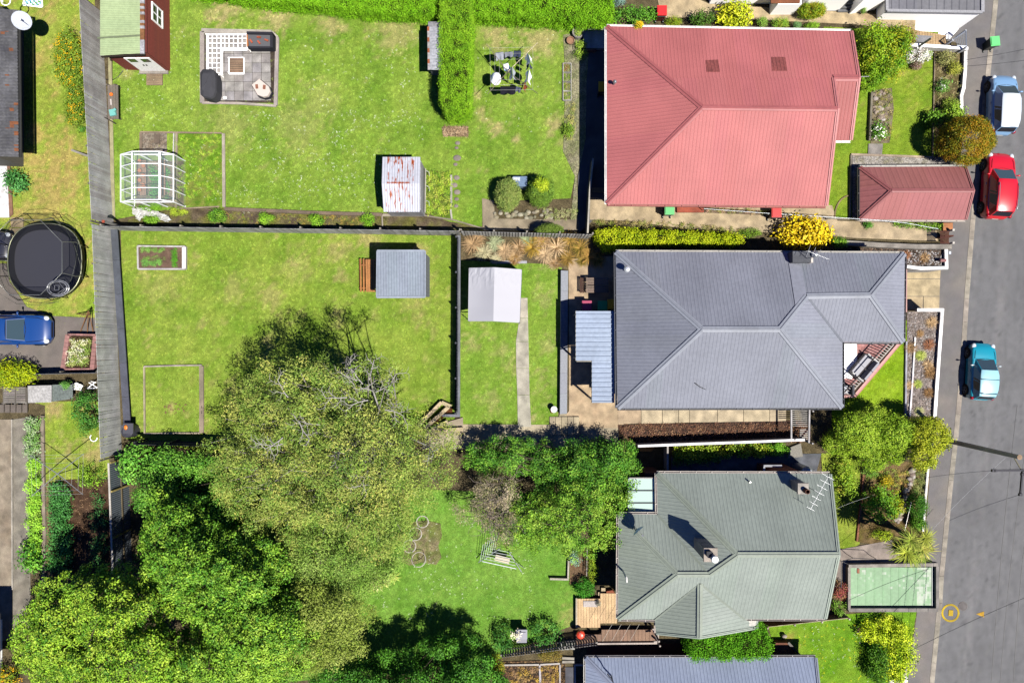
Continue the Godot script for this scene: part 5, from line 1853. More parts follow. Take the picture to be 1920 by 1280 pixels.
func top_yard() -> void:
	# red timber shed
	var t := T("red_shed", "red brown weatherboard shed with a pale green iron roof and white double doors", "shed", P(250, 60))
	var h := 2.75
	var se := P(318, 132)
	var sw := P(236, 130)
	var ne := Vector3(se.x - 0.05, 0, se.z - 6.0)
	var nw := Vector3(sw.x, 0, ne.z)
	var pg := PackedVector2Array([Vector2(sw.x, sw.z), Vector2(se.x, se.z), Vector2(ne.x, ne.z), Vector2(nw.x, nw.z)])
	walls(t, pg, h - 0.1, "74332a")
	boards(t, se, ne, 0.02, h - 0.15, 0.15, "8e4438", Vector3(1, 0, 0))
	boards(t, sw, se, 0.02, h - 0.15, 0.15, "8a4236", Vector3(0, 0, 1))
	var b := mb("c4d8a4")
	var ea := P(262, 100, h)
	var eb := P(187, 104, h + 0.12)
	ribbed(b, [ea, Vector3(ea.x, ea.y, ne.z - 0.3), Vector3(eb.x, eb.y, ne.z - 0.3), eb], 0.13, 0.02)
	M("roof_plane", b, "roof", t)
	b = mb("8a9474")
	b.beam(P(262, 66, h + 0.05), P(182, 71, h + 0.16), 0.1, 0.02)
	M("sheet_joint", b, "roof", t)
	b = MB.new()
	for i in 40:
		b.col = L("dcdde0") if fx(i * 0.9, 3.0, 60.0, 5.0) < 0.52 else L("b07848")
		var z := lerpf(ne.z - 0.3, ea.z + 0.02, i / 40.0)
		var z2 := lerpf(ne.z - 0.3, ea.z + 0.02, (i + 1) / 40.0)
		b.beam(Vector3(ea.x + 0.12, h - 0.03, z), Vector3(ea.x + 0.12, h - 0.03, z2), 0.24, 0.1)
	M("gutter", b, "oldroof", t)
	b = mb("3a2a24")
	b.beam(Vector3(ea.x + 0.2, h - 0.1, ea.z + 0.03), Vector3(eb.x, h, eb.z + 0.03), 0.06, 0.12)
	M("barge_board", b, "wood", t)
	window(t, Vector3(se.x + 0.03, 0, se.z), Vector3(ne.x + 0.03, 0, ne.z), 0.44, 0.95, 1.0, 2.15, "ecebe8", 1)
	b = mb("ecebe8")
	var wz := lerpf(se.z, ne.z, 0.44)
	b.beam(Vector3(se.x + 0.06, 1.57, wz - 0.46), Vector3(se.x + 0.06, 1.57, wz + 0.46), 0.04, 0.04)
	M("window_bar", b, "matte", t)
	for s in [0, 1]:
		b = mb("eceae8")
		var x0 := lerpf(sw.x, se.x, 0.36 + s * 0.285)
		var x1 := lerpf(sw.x, se.x, 0.36 + (s + 1) * 0.285 - 0.01)
		b.box(Vector3((x0 + x1) / 2, 1.02, se.z + 0.05), Vector3(x1 - x0, 1.95, 0.05))
		var dr := M("door", b, "matte", t)
		b = mb("3c4c3c")
		b.box(Vector3((x0 + x1) / 2, 1.68, se.z + 0.08), Vector3((x1 - x0) * 0.62, 0.42, 0.02))
		M("pane", b, "glass", dr)
		b = mb("2c2c2c")
		b.box(Vector3(x0 + (x1 - x0) * (0.9 if s == 0 else 0.1), 1.05, se.z + 0.1), Vector3(0.04, 0.14, 0.05))
		M("handle", b, "steel", dr)
	b = mb("c4bcb0")
	b.box(Vector3(lerpf(sw.x, se.x, 0.65), 0.06, se.z + 0.14), Vector3(1.75, 0.14, 0.2))
	M("sill", b, "wood", t)
	t = T("doormat_boards", "small boarded step on the grass in front of the red shed", "step", P(289, 149))
	for i in 5:
		b = mb("b49c7c")
		b.col = vary(b.col)
		b.box(P(289.5, 140.5 + i * 4.3, 0.05), Vector3(0.98, 0.1, 0.135))
		M("board", b, "wood", t)
	b = mb("1e1e20")
	b.tube([P(198, 149, 0.03), P(212, 149, 0.03), P(222, 143, 0.03), P(230, 132, 0.05)], 0.025, 0.025)
	O("black_hose", "black hose curving from the tall fence to the red shed", "hose", b, "plastic")
	# potting bench by the fence
	t = T("potting_bench", "weathered potting bench against the tall fence", "bench", P(213, 190))
	for i in 4:
		b = mb("9c9084")
		b.col = vary(b.col)
		b.beam(P(203.5 + i * 5.0, 159, 0.7), P(204.5 + i * 5.0, 223, 0.7), 0.145, 0.04)
		M("board", b, "wood", t)
	for q in [[205, 162], [219, 162], [206, 220], [220, 220]]:
		b = mb("8a7e70")
		b.box(P(q[0], q[1], 0.34), Vector3(0.09, 0.68, 0.09))
		M("leg", b, "wood", t)
	b = mb("f08030")
	b.lathe(P(210, 178, 0.72), [[0.06, 0.0], [0.1, 0.13], [0.11, 0.13], [0.07, 0.08], [0, 0.08]], 14)
	O("flower_pot", "orange flower pot on the potting bench", "flower pot", b, "plastic")
	b = mb("c8c0b8")
	b.tube([P(207, 186, 0.78), P(208, 197, 0.78)], 0.06, 0.06, 10)
	O("paper_roll", "pale roll lying on the potting bench", "roll", b, "cloth")
	b = mb("7cc4bc")
	b.box(P(211, 211, 0.8), Vector3(0.36, 0.14, 0.38), Basis(Vector3.UP, 0.2)); b.box(P(214, 206, 0.9), Vector3(0.2, 0.08, 0.14), Basis(Vector3.UP, 0.7))
	O("turquoise_crate", "turquoise plastic tub on the end of the potting bench", "tub", b, "plastic")
	b = mb("5a5048")
	b.beam(P(181, 212, 0.4), P(216, 232, 0.25), 0.05, 0.04)
	O("leaning_stick", "dark stick leaning through the fence below the potting bench", "stick", b, "wood")
	patio()
	greenhouse_plot()
	# rusty white shed
	t = T("rusty_white_shed", "white iron garden shed with rust stains down its low gabled roof", "shed", P(760, 345))
	h = 2.0
	var wa := P(724, 302, 1.0)
	var wc := P(797, 397, 0.4)
	pg = PackedVector2Array([Vector2(P(723, 300, h).x, P(723, 300, h).z), Vector2(P(788, 300, h).x, P(788, 300, h).z), Vector2(P(788, 394, h).x, P(788, 394, h).z), Vector2(P(723, 394, h).x, P(723, 394, h).z)])
	walls(t, pg, h - 0.05, "c8c8cc", "oldroof")
	b = mb("dcdee2")
	for i in 22:
		var z := lerpf(pg[1].y, pg[2].y, i / 22.0)
		b.box(Vector3(pg[1].x + 0.012, h / 2 - 0.03, z + 0.06), Vector3(0.03, h - 0.06, 0.07))
	M("cladding", b, "oldroof", t)
	var rg := 2.3
	for s in 2:
		b = MB.new()
		b.col = L("e6e6ee")
		var pl: Array = [P(717, 294, h), P(788, 294, h), P(787, 344, rg), P(715.5, 344, rg)] if s == 0 else [P(719, 397, h), P(787, 397, h), P(787, 344, rg), P(715.5, 344, rg)]
		var nx := 60
		var ny := 40
		for i in nx:
			for j in ny:
				var u := float(i) / nx
				var v := float(j) / ny
				var q := []
				for e in [[u, v], [u + 1.0 / nx, v], [u + 1.0 / nx, v + 1.0 / ny], [u, v + 1.0 / ny]]:
					var p: Vector3 = (pl[0] as Vector3).lerp(pl[1], e[0]).lerp((pl[3] as Vector3).lerp(pl[2], e[0]), e[1])
					p.y += 0.012 * sin(e[0] * TAU * 15.0)
					q.append(p)
				var c: Vector3 = q[0]
				var k := 0.0
				var un := noise.get_noise_2d(c.x * 130, c.z * 18) * 0.9 + 0.5
				var ridge := clampf((v - 0.86) * 9.0, 0, 1) if s == 0 else 0.0
				if ridge > 0 and u > 0.12 and u < 0.75: k = ridge * (0.6 + un * 0.8)
				if s == 0: k = maxf(k, (un - 0.52) * 3.2 * (1.0 if u > 0.12 and u < 0.85 else 0.0) + (1.0 if absf(u - 0.46) < 0.06 and v < 0.22 + un * 0.1 else 0.0))
				else: k = maxf(k, (un - 0.62) * 3.4 * (1.0 if u > 0.08 and u < 0.8 else 0.0))
				b.col = L("e0e2ee").lerp(L("b8541c"), clampf(k * 1.5 - 0.35, 0, 1))
				if s == 0: b.quad(q[3], q[2], q[1], q[0])
				else: b.quad(q[0], q[1], q[2], q[3])
		M("roof_plane", b, "roof", t)
	b = mb("e4dccc")
	b.beam(P(798, 316, 1.0), P(797, 398, 1.0), 0.05, 0.06); b.beam(P(798, 316, 0.4), P(797, 398, 0.4), 0.06, 0.1)
	M("side_rail", b, "wood", t)
	for i in 3:
		b = mb("e8e8e6")
		b.tube([P(799, 320 + i * 28, 0.7), P(804, 322 + i * 28, 0.6), P(805, 330 + i * 28, 0.3)], 0.02, 0.02)
		M("hook", b, "steel", t)
	slab("shed_step", "pale concrete strip in front of the rusty white shed", rect(718, 401, 787, 406), 0.08, "d2c6b0")
	# weedy bed east of the shed
	G("garden_bed", sheet(poly([801, 318, 848, 325, 846, 412, 800, 400]), 0.04, 0.22, speckle(31.0, ["84a83a", "98b44a", "98a050"], 30.0, 10.0)), "soil")
	cover("weeds", "yellow green weeds in the bed beside the rusty white shed", poly([802, 318, 846, 326, 845, 408, 802, 398]), 130, "cover", ["8cb030", "a8c03c", "6c9828", "b8bc58"], 0.8, 0.06, "weeds")
	b = mb("dcd8cc")
	b.beam(P(846, 328, 0.06), P(846, 388, 0.06), 0.12, 0.1); b.beam(P(845, 392, 0.06), P(847, 410, 0.06), 0.1, 0.08)
	O("white_bed_edging", "white edging board along the weedy bed", "edging", b, "wood")
	var sn := 0
	for q in [[858, 268, 0.13, "small grey stepping stone nearest the straw heap"], [856, 277, 0.1, "tiny stepping stone second below the straw heap"], [857, 296, 0.2, "largest flat stepping stone of the line beside the cross hedge lawn"], [854, 308, 0.11, "small stepping stone just below the largest one"], [856, 333, 0.16, "stepping stone beside the top of the white bed edging"], [852, 347, 0.16, "broad stepping stone beside the upper part of the white bed edging"], [857, 360, 0.17, "pale stepping stone half way down the white bed edging"], [856, 373, 0.12, "stepping stone beside the lower half of the white bed edging"], [855, 386, 0.12, "lowest stepping stone, at the end of the white bed edging"]]:
		b = mb("b0a498")
		b.col = vary(b.col, 0.15)
		b.ball(P(q[0], q[1], 0.03), Vector3(q[2] * 1.3, 0.06, q[2]), 10)
		O("stepping_stone", q[3], "stone", b, "stone", "stepping stones below the cross hedge")
	# hedges
	hedge("boundary_hedge", "long clipped bright green hedge along the top edge left of the cross hedge", poly([355, -30, 838, -30, 836, 46, 800, 46, 700, 40, 620, 30, 520, 21, 440, 10, 355, -2], 0.1), 1.6, ["7cb41c", "6ea41c", "8cc02c", "629818"], 42.0)
	hedge("boundary_hedge", "long clipped bright green hedge along the top edge right of the cross hedge", poly([876, -30, 1146, -30, 1143, 57, 1100, 60, 1000, 52, 930, 48, 878, 44], 0.1), 1.6, ["7cb41c", "6ea41c", "8cc02c", "629818"], 42.0)
	hedge("cross_hedge", "tall clipped green hedge running down across the top yard", poly([832, -20, 886, -20, 888, 60, 884, 222, 866, 232, 842, 230, 832, 215, 831, 100], 0.1), 2.4, ["80b020", "70a020", "90ba30", "5c8c1c"], 40.0)
	t = T("lean_to", "narrow white iron lean-to with rusty edges beside the cross hedge", "lean-to", P(815, 90))
	h = 1.9
	b = mb("e2e4ea")
	ribbed(b, [P(803, 50, h), P(804, 131, h), P(834, 131, h + 0.25), P(834, 50, h + 0.25)], 0.2, 0.02)
	M("roof_plane", b, "oldroof", t)
	b = MB.new()
	for i in 20:
		b.col = L("c8703c") if i % 5 < 2 else L("dcd8d4")
		b.beam(P(803 + i * 0.05, 50 + i * 4.05, h + 0.01), P(803 + i * 0.05, 54 + i * 4.05, h + 0.01), 0.12, 0.05)
	M("edge", b, "oldroof", t)
	walls(t, rect(806, 53, 834, 129, 1.0), h - 0.03, "a8a8ac", "oldroof")
	# straw heap at the end of the cross hedge
	b = mb("a08668")
	b.prism(rect(831, 237, 878, 255, 0.05), 0.0, 0.09)
	var sh := O("straw_heap", "patch of brown straw mulch at the end of the cross hedge", "straw", b, "soil")
	var pts := []
	for i in 160: pts.append([P(R(831, 878), R(237, 255), 0.1), Vector3(R(-1, 1), 0.6, R(-1, 1)).normalized(), R(1.5, 3.0)])
	scatter("straw", sh, "tuft", pts, ["b49a7a", "8c745c", "c8b090"], "needle")
	clothesline_full()
	# border along the fence with four small shrubs
	G("garden_bed", sheet(poly([328, 391, 420, 390, 560, 396, 700, 401, 720, 401, 860, 418, 905, 428, 905, 441, 700, 433, 420, 425, 240, 418, 240, 412]), 0.045, 0.22, speckle(32.0, ["7c6a54", "94846c", "a0a050", "6a5a48"], 30.0, 10.0)), "soil")
	t = T("border_sleepers", "row of brown timber sleepers edging the border along the middle fence", "edging", P(560, 396))
	edging(t, "sleeper", [420, 391, 455, 393, 515, 395, 575, 398, 640, 400, 716, 402], 0.2, 0.16, "94806c")
	edging(t, "board", [716, 402, 717, 425], 0.08, 0.14, "b8ac9c")
	edging(t, "board", [790, 403, 850, 412, 905, 428], 0.08, 0.1, "b4a894")
	edging(t, "board", [330, 391, 410, 387], 0.08, 0.1, "c4b494")
	for q in [[406, 405, 18, 15, "leftmost and darkest small shrub in the border along the middle fence"], [498, 409, 15, 12, "small bright green shrub second from the left in the border along the middle fence"], [592, 412, 15, 12, "small yellow green shrub third from the left in the border along the middle fence"], [688, 411, 15, 13, "small green shrub in the border nearest the rusty white shed"]]:
		bush("border_shrub", q[4], q[0], q[1], q[2], q[3], 0.75, "small", ["5c9424", "86b430", "446f1c"] if q[0] == 406 else ["80b428", "9cc83c", "5c9020"], "small shrubs along the middle fence")
	cover("ground_cover", "low orange and green ground cover in the border along the middle fence", poly([425, 398, 700, 406, 700, 424, 425, 416]), 150, "cover", ["8c9c3c", "b49a48", "a88c50", "6c8434"], 0.42, 0.05, "plants", null, 0.03)
	# middle boundary fence, two lengths
	var f0 := P(186, 424, 1.55)
	var f1 := P(862, 433, 1.55)
	f0.y = 0; f1.y = 0
	fence("paling_fence", "long low silver grey paling fence between the top and middle yards", f0, f1, 1.55, 0.14, 0.01, ["c4c4c0", "b4b4b0", "d0d0cc", "a8a8a4"], "c8c0b0", 1.0)
	f0 = P(864, 433.5, 1.55)
	f1 = P(1112, 440, 1.55)
	f0.y = 0; f1.y = 0
	fence("paling_fence", "silver grey paling fence behind the brown tussock grasses", f0, f1, 1.55, 0.13, 0.05, ["cccac2", "b8b6ae", "d8d6ce"], "c8c0b0", 1.0)

func patio() -> void:
	var t := T("patio", "square patio of grey pavers with a pale timber border", "patio", P(449, 126))
	var cols := ["beb8b2", "b2aca8", "c6c0bc", "b8b4b4"]
	var x0 := 386.0
	var cw := 17.15
	var nx := 7
	var ny := 7
	var ms := boxes(Vector3(cw * S - 0.025, 0.05, 17.6 * S - 0.025), cols)
	var b := mb("74685c")
	b.prism(rect(380, 60, 516, 193), 0.0, 0.03)
	M("bedding", b, "soil", t)
	for i in nx:
		for j in ny:
			piece("paver", ms[rng.randi() % 4], "concrete", t, P(x0 + (i + 0.55) * cw + j * 0.25, 66 + (j + 0.5) * 17.6) + Vector3(0, 0.03 + R(-0.004, 0.004), 0), Basis(Vector3.UP, R(-0.012, 0.012) - 0.012))
	edging(t, "border_board", [377, 57, 508, 60], 0.28, 0.14, "dcd2c8")
	edging(t, "border_board", [508, 60, 519, 70, 516, 197], 0.22, 0.14, "d2c8bc")
	edging(t, "border_board", [378, 58, 378, 192], 0.26, 0.14, "d8ccc2")
	edging(t, "border_board", [378, 192, 447, 193, 517, 198], 0.14, 0.12, "e0d4c4")
	# white slatted corner seat
	t = T("outdoor_lounge", "white slatted L-shaped corner seat on the patio without its cushions", "outdoor seat", P(425, 90))
	var y := 0.38
	var bar := func(ax: float, az: float, bx: float, bz: float, w: float, hh: float, nm: String) -> void:
		var m := mb("f4f2f0")
		m.beam(P(ax, az, y), P(bx, bz, y), w, hh)
		M(nm, m, "matte", t)
	for k in 4: bar.call(389.5 + k * 8.2, 66, 389.5 + k * 8.2, 138, 0.05 if k > 0 else 0.08, 0.03, "slat")
	for k in 8: bar.call(389, 72 + k * 9.2, 416 if k > 2 else 463, 72 + k * 9.2, 0.05, 0.035, "slat")
	for k in 6: bar.call(421 + k * 8.2, 65, 421 + k * 8.2, 93, 0.05, 0.028, "slat")
	bar.call(387, 65, 464, 65, 0.1, 0.07, "seat_rail"); bar.call(417, 94, 463, 94, 0.06, 0.06, "seat_rail"); bar.call(416, 95, 416, 140, 0.06, 0.06, "seat_rail"); bar.call(388, 140, 416, 140, 0.06, 0.06, "seat_rail"); bar.call(464, 65, 464, 94, 0.06, 0.06, "seat_rail")
	for q in [[388, 66], [463, 66], [463, 93], [416, 139], [388, 139], [417, 95]]:
		b = mb("f0eeec")
		b.box(P(q[0], q[1], y / 2), Vector3(0.06, y, 0.06))
		M("leg", b, "matte", t)
	b = mb("f4f2f0")
	for k in 2:
		b.beam(P(387, 64, 0.5 + k * 0.18), P(462, 64, 0.5 + k * 0.18), 0.04, 0.06); b.beam(P(387, 64, 0.505 + k * 0.18), P(387, 139, 0.505 + k * 0.18), 0.04, 0.06)
	M("backrest", b, "matte", t)
	for q in [[462, 86, 470, 97], [408, 135, 419, 145]]:
		b = mb("f0ece4")
		b.beam(P(q[0], q[1], 0.55), P(q[2], q[3], 0.2), 0.05, 0.05)
		M("armrest", b, "wood", t)
	# coffee table
	t = T("coffee_table", "low table with a slatted wooden top and white frame on the patio", "table", P(445, 124))
	for i in 7:
		b = mb("b49478")
		b.col = vary(b.col, 0.14)
		b.beam(P(430, 110.5 + i * 4.1, 0.4), P(456, 110.5 + i * 4.1, 0.4), 0.11, 0.025)
		M("slat", b, "wood", t)
	for q in [[429, 108, 429, 138, 0.06], [457, 108, 457, 138, 0.06], [429, 138, 457, 138, 0.1], [429, 108, 457, 108, 0.05]]:
		b = mb("f2f0ec")
		b.beam(P(q[0], q[1], 0.4), P(q[2], q[3], 0.4), q[4], 0.05)
		M("frame", b, "matte", t)
	for q in [[430, 110], [456, 110], [430, 137], [456, 137]]:
		b = mb("f2f0ec")
		b.box(P(q[0], q[1], 0.19), Vector3(0.07, 0.38, 0.07))
		M("leg", b, "matte", t)
	# covered box with bricks on it
	t = T("covered_bench", "charcoal weather cover over a bench at the top of the patio", "covered bench", P(488, 76))
	b = mb("66666c")
	b.prism(poly([465, 63, 507, 64, 509, 88, 468, 88], 0.5), 0.05, 0.62)
	M("cover", b, "cloth", t)
	b = mb("3a3a3e")
	b.prism(poly([464, 61, 512, 62, 512, 66, 464, 65], 0.6), 0.05, 0.78); b.prism(poly([507, 64, 512, 64, 512, 90, 507, 90], 0.6), 0.05, 0.7); b.prism(poly([465, 87, 512, 87, 512, 91, 465, 91], 0.5), 0.05, 0.58)
	M("frame", b, "cloth", t)
	b = mb("e4965c")
	b.beam(P(464, 63, 0.5), P(464, 88, 0.5), 0.1, 0.12)
	M("side_board", b, "wood", t)
	for q in [[470.5, 77, 0.6, "leftmost of the four orange bricks weighing down the charcoal cover"], [485, 69.5, 1.5, "topmost of the four orange bricks weighing down the charcoal cover"], [485, 79, 0.7, "orange brick in the middle front of the charcoal cover"], [499, 75, 1.2, "rightmost of the four orange bricks weighing down the charcoal cover"]]:
		b = mb("e0704c")
		b.col = vary(b.col)
		b.box(P(q[0], q[1], 0.67), Vector3(0.1, 0.08, 0.23), Basis(Vector3.UP, q[2]))
		O("loose_brick", q[3], "brick", b, "concrete", "bricks holding covers down")
	# covered fire pit or chair, bottom right
	t = T("covered_lounger", "pale tapered cover over a lounger on the patio", "covered lounger", P(490, 165))
	var pg := poly([487, 148, 505, 163, 508, 172, 503, 181, 494, 183, 483, 179, 474, 163, 472, 160], 0.4)
	b = mb("dccfc4")
	b.prism(inset(pg, 0.02), 0.2, 0.5)
	M("cover", b, "cloth", t)
	b = mb("3a3a3c")
	b.prism(Geometry2D.offset_polygon(pg, 0.03)[0], 0.04, 0.3)
	M("base", b, "cloth", t)
	for q in [[481, 162, 0.1, "left brick on the pale lounger cover"], [495, 163, -0.1, "right brick on the pale lounger cover"]]:
		b = mb("c88468")
		b.box(P(q[0], q[1], 0.54), Vector3(0.14, 0.08, 0.24), Basis(Vector3.UP, q[2]))
		O("loose_brick", q[3], "brick", b, "concrete", "bricks holding covers down")
	# barbecue under a black cover
	t = T("covered_barbecue", "barbecue under a black weather cover at the patio corner", "barbecue", P(394, 160))
	b = MB.new()
	b.col = L("4c4c52")
	var prof := [[1.0, 0.05], [1.0, 0.82], [0.93, 0.95], [0.62, 1.12], [0.55, 1.14], [0.0, 1.15]]
	var ring := func(f: float, yy: float) -> Array:
		var r := []
		for q in [[-1, -0.75], [-0.7, -1], [0.4, -1], [0.8, -0.85], [1, -0.4], [1, 0.5], [0.75, 0.9], [0.3, 1], [-0.6, 0.92], [-1, 0.7]]: r.append(P(394, 160, 0.6) * Vector3(1, 0, 1) + Vector3(q[0] * 0.49 * f, yy + noise.get_noise_2d(q[0] * 90, yy * 60 + q[1] * 90) * 0.05, q[1] * 0.9 * (f if f > 0.5 else 0.0 + f)))
		return r
	for i in prof.size() - 1:
		var r0: Array = ring.call(prof[i][0], prof[i][1])
		var r1: Array = ring.call(prof[i + 1][0], prof[i + 1][1])
		for k in 10: b.quad(r0[(k + 1) % 10], r0[k], r1[k], r1[(k + 1) % 10])
	M("cover", b, "cloth", t)
	for q in [[384, 140], [404, 140], [384, 180], [404, 180]]:
		b = mb("202022")
		b.tube([P(q[0], q[1], 0.0), P(q[0], q[1], 0.3)], 0.03, 0.03)
		M("leg", b, "plastic", t)
	b = mb("f4f0ea")
	b.ball(P(421, 183, 0.1), Vector3(0.13, 0.07, 0.1), 10)
	O("white_ball", "small white toy lying on the patio beside the barbecue", "toy", b, "plastic")

func greenhouse_plot() -> void:
	# pebble patch and vegetable plot
	G("gravel", sheet(rect(262, 248, 313, 292), 0.045, 0.12, speckle(41.0, ["b4a48e", "a08c74", "c4b8a4", "8c7a68"], 90.0, 30.0)), "gravel")
	var b := mb("8a7868")
	b.box(P(294, 260, 0.07), Vector3(0.36, 0.06, 0.6))
	O("paving_block", "brown paving block on the pebble patch behind the greenhouse", "paver", b, "concrete")
	G("garden_bed", sheet(rect(332, 251, 416, 386), 0.05, 0.2, speckle(42.0, ["76a42c", "88b43c", "a8b058", "6c982c"], 40.0, 14.0)), "grass")
	var t := T("plot_edging", "timber edging round the weedy vegetable plot beside the greenhouse", "edging", P(374, 318))
	edging(t, "board", [262, 247, 415, 249], 0.08, 0.12, "c0a890")
	edging(t, "board", [418, 250, 419, 388], 0.17, 0.12, "d8ccb8")
	edging(t, "board", [330, 249, 329, 390], 0.14, 0.1, "c8b8a0")
	edging(t, "board", [325, 249, 324, 290], 0.06, 0.1, "e8e4dc")
	edging(t, "board", [263, 248, 263, 290], 0.16, 0.1, "a08c78")
	cover("vegetable_weeds", "patchy green weeds and seedlings in the plot beside the greenhouse", rect(334, 253, 414, 370), 240, "cover", ["76a428", "92bc38", "5c8c24", "b4c04c"], 0.55, 0.06, "weeds", null, 0.08)
	# greenhouse
	var h := 1.5
	var hr := 2.15
	t = T("greenhouse", "glass greenhouse with a white frame beside the weedy plot", "greenhouse", P(290, 345))
	var z0 := P(0, 286, 1.9).z
	var z1 := P(0, 376, 1.9).z
	var xw := P(226, 0, h).x
	var xr := P(247, 0, hr).x
	var xr2 := P(300, 0, hr - 0.05).x
	var xe := P(325, 0, h).x
	b = mb("b09c84")
	b.prism(PackedVector2Array([Vector2(xw + 0.1, z0), Vector2(xe - 0.1, z0), Vector2(xe - 0.1, z1), Vector2(xw + 0.1, z1)]), 0.0, 0.05)
	M("floor", b, "soil", t)
	var frame := MB.new()
	var bays := 4
	var prof := [Vector3(xw, 0, 0), Vector3(xw, h, 0), Vector3(xr, hr, 0), Vector3(xr2, hr, 0), Vector3(xe, h, 0), Vector3(xe, 0, 0)]
	for i in bays + 1:
		var z := lerpf(z0, z1, float(i) / bays)
		for k in 5:
			frame = mb("eceef0")
			frame.beam(prof[k] + Vector3(0, 0, z), prof[k + 1] + Vector3(0, 0, z), 0.05 if i in [0, bays] else 0.034, 0.04)
			M("rib", frame, "matte", t)
	for q in prof:
		frame = mb("f0f2f4")
		frame.beam(q + Vector3(0, 0.02, z0), q + Vector3(0, 0.02, z1), 0.05 if q.x != xr2 else 0.1, 0.046)
		M("purlin", frame, "matte", t)
	for i in bays:
		var za := lerpf(z0, z1, (i + 0.03) / bays)
		var zb := lerpf(z0, z1, (i + 0.97) / bays)
		for k in 5:
			b = MB.new()
			b.quad(prof[k] + Vector3(0, 0, za), prof[k] + Vector3(0, 0, zb), prof[k + 1] + Vector3(0, 0, zb), prof[k + 1] + Vector3(0, 0, za))
			M("pane", b, "pane", t)
	for z in [z0, z1]:
		b = MB.new()
		b.quad(Vector3(xw, 0.05, z), Vector3(xe, 0.05, z), Vector3(xe, h, z), Vector3(xw, h, z))
		b.quad(Vector3(xw, h, z), Vector3(xe, h, z), Vector3(xr2, hr, z), Vector3(xr, hr, z))
		M("pane", b, "pane", t)
		frame = mb("eceef0")
		frame.beam(Vector3(xw, h, z), Vector3(xe, h, z), 0.05, 0.05)
		for u in [0.35, 0.65]: frame.beam(Vector3(lerpf(xw, xe, u), 0, z), Vector3(lerpf(xw, xe, u), h, z), 0.05, 0.05)
		M("end_frame", frame, "matte", t)
	for q in [[262, 300, "left staging shelf with clay pots inside the greenhouse"], [298, 300, "right staging shelf inside the greenhouse"]]:
		var st := T("staging", q[2], "shelf", P(q[0] + 4, 340))
		for i in 4:
			b = mb("b48c74")
			b.beam(P(q[0] + 1 + i * 3, 300, 0.6), P(q[0] + 1 + i * 3, 366, 0.6), 0.085, 0.025)
			M("slat", b, "wood", st)
		for i in 4:
			b = mb("9c8068")
			b.box(P(q[0] + 2 + (i % 2) * 8, 303 + (i / 2) * 60, 0.29), Vector3(0.06, 0.58, 0.06))
			M("leg", b, "wood", st)
	for i in 7:
		b = mb("c07850")
		b.lathe(P(264 + (i % 2) * 7, 303 + i * 9, 0.62), [[0.07, 0.0], [0.11, 0.18], [0.12, 0.19], [0.09, 0.15], [0, 0.15]], 12)
		O("clay_pot", "clay pot on the greenhouse staging", "flower pot", b, "matte", "clay pots on the greenhouse staging")
	cover("greenhouse_plants", "green plants growing on the lower floor of the greenhouse", rect(286, 318, 318, 372), 46, "broad", ["3f8030", "5c9c40", "2c6420"], 0.5, 0.1, "plants", null, 0.3)
	# crumpled translucent plastic
	b = MB.new()
	var pg := [250, 391, 258, 392, 280, 391, 296, 397, 318, 405, 324, 414, 316, 418, 300, 412, 285, 405, 270, 410, 266, 417, 258, 408]
	var pp := poly(pg)
	var gx := 34
	for i in gx:
		for j in 16:
			var c := P(248 + (i + 0.5) * 2.3, 389 + (j + 0.5) * 1.9)
			if not Geometry2D.is_point_in_polygon(Vector2(c.x, c.z), pp): continue
			var w := []
			for s in [[0, 0], [1, 0], [1, 1], [0, 1]]:
				var v := P(248 + (i + s[0]) * 2.3, 389 + (j + s[1]) * 1.9)
				v.y = 0.16 + absf(noise.get_noise_2d(v.x * 70, v.z * 70)) * 0.55
				w.append(v)
			b.col = L("dcdcd8")
			b.quad(w[3], w[2], w[1], w[0])
	O("plastic_sheeting", "crumpled translucent plastic sheeting below the greenhouse", "plastic sheet", b, "sheet")
	bush("low_shrub", "low green shrub between the greenhouse and the plastic sheeting", 280, 388, 24, 9, 0.5, "small", ["6ca028", "8cbc38"])
	bush("low_shrub", "low green shrub growing out of the plastic sheeting against the fence", 284, 410, 16, 10, 0.6, "small", ["6ca028", "88b834"])
	bush("low_shrub", "yellow green clump at the corner of the plot next to the plastic sheeting", 334, 397, 18, 8, 0.4, "small", ["98b830", "b8c840"])

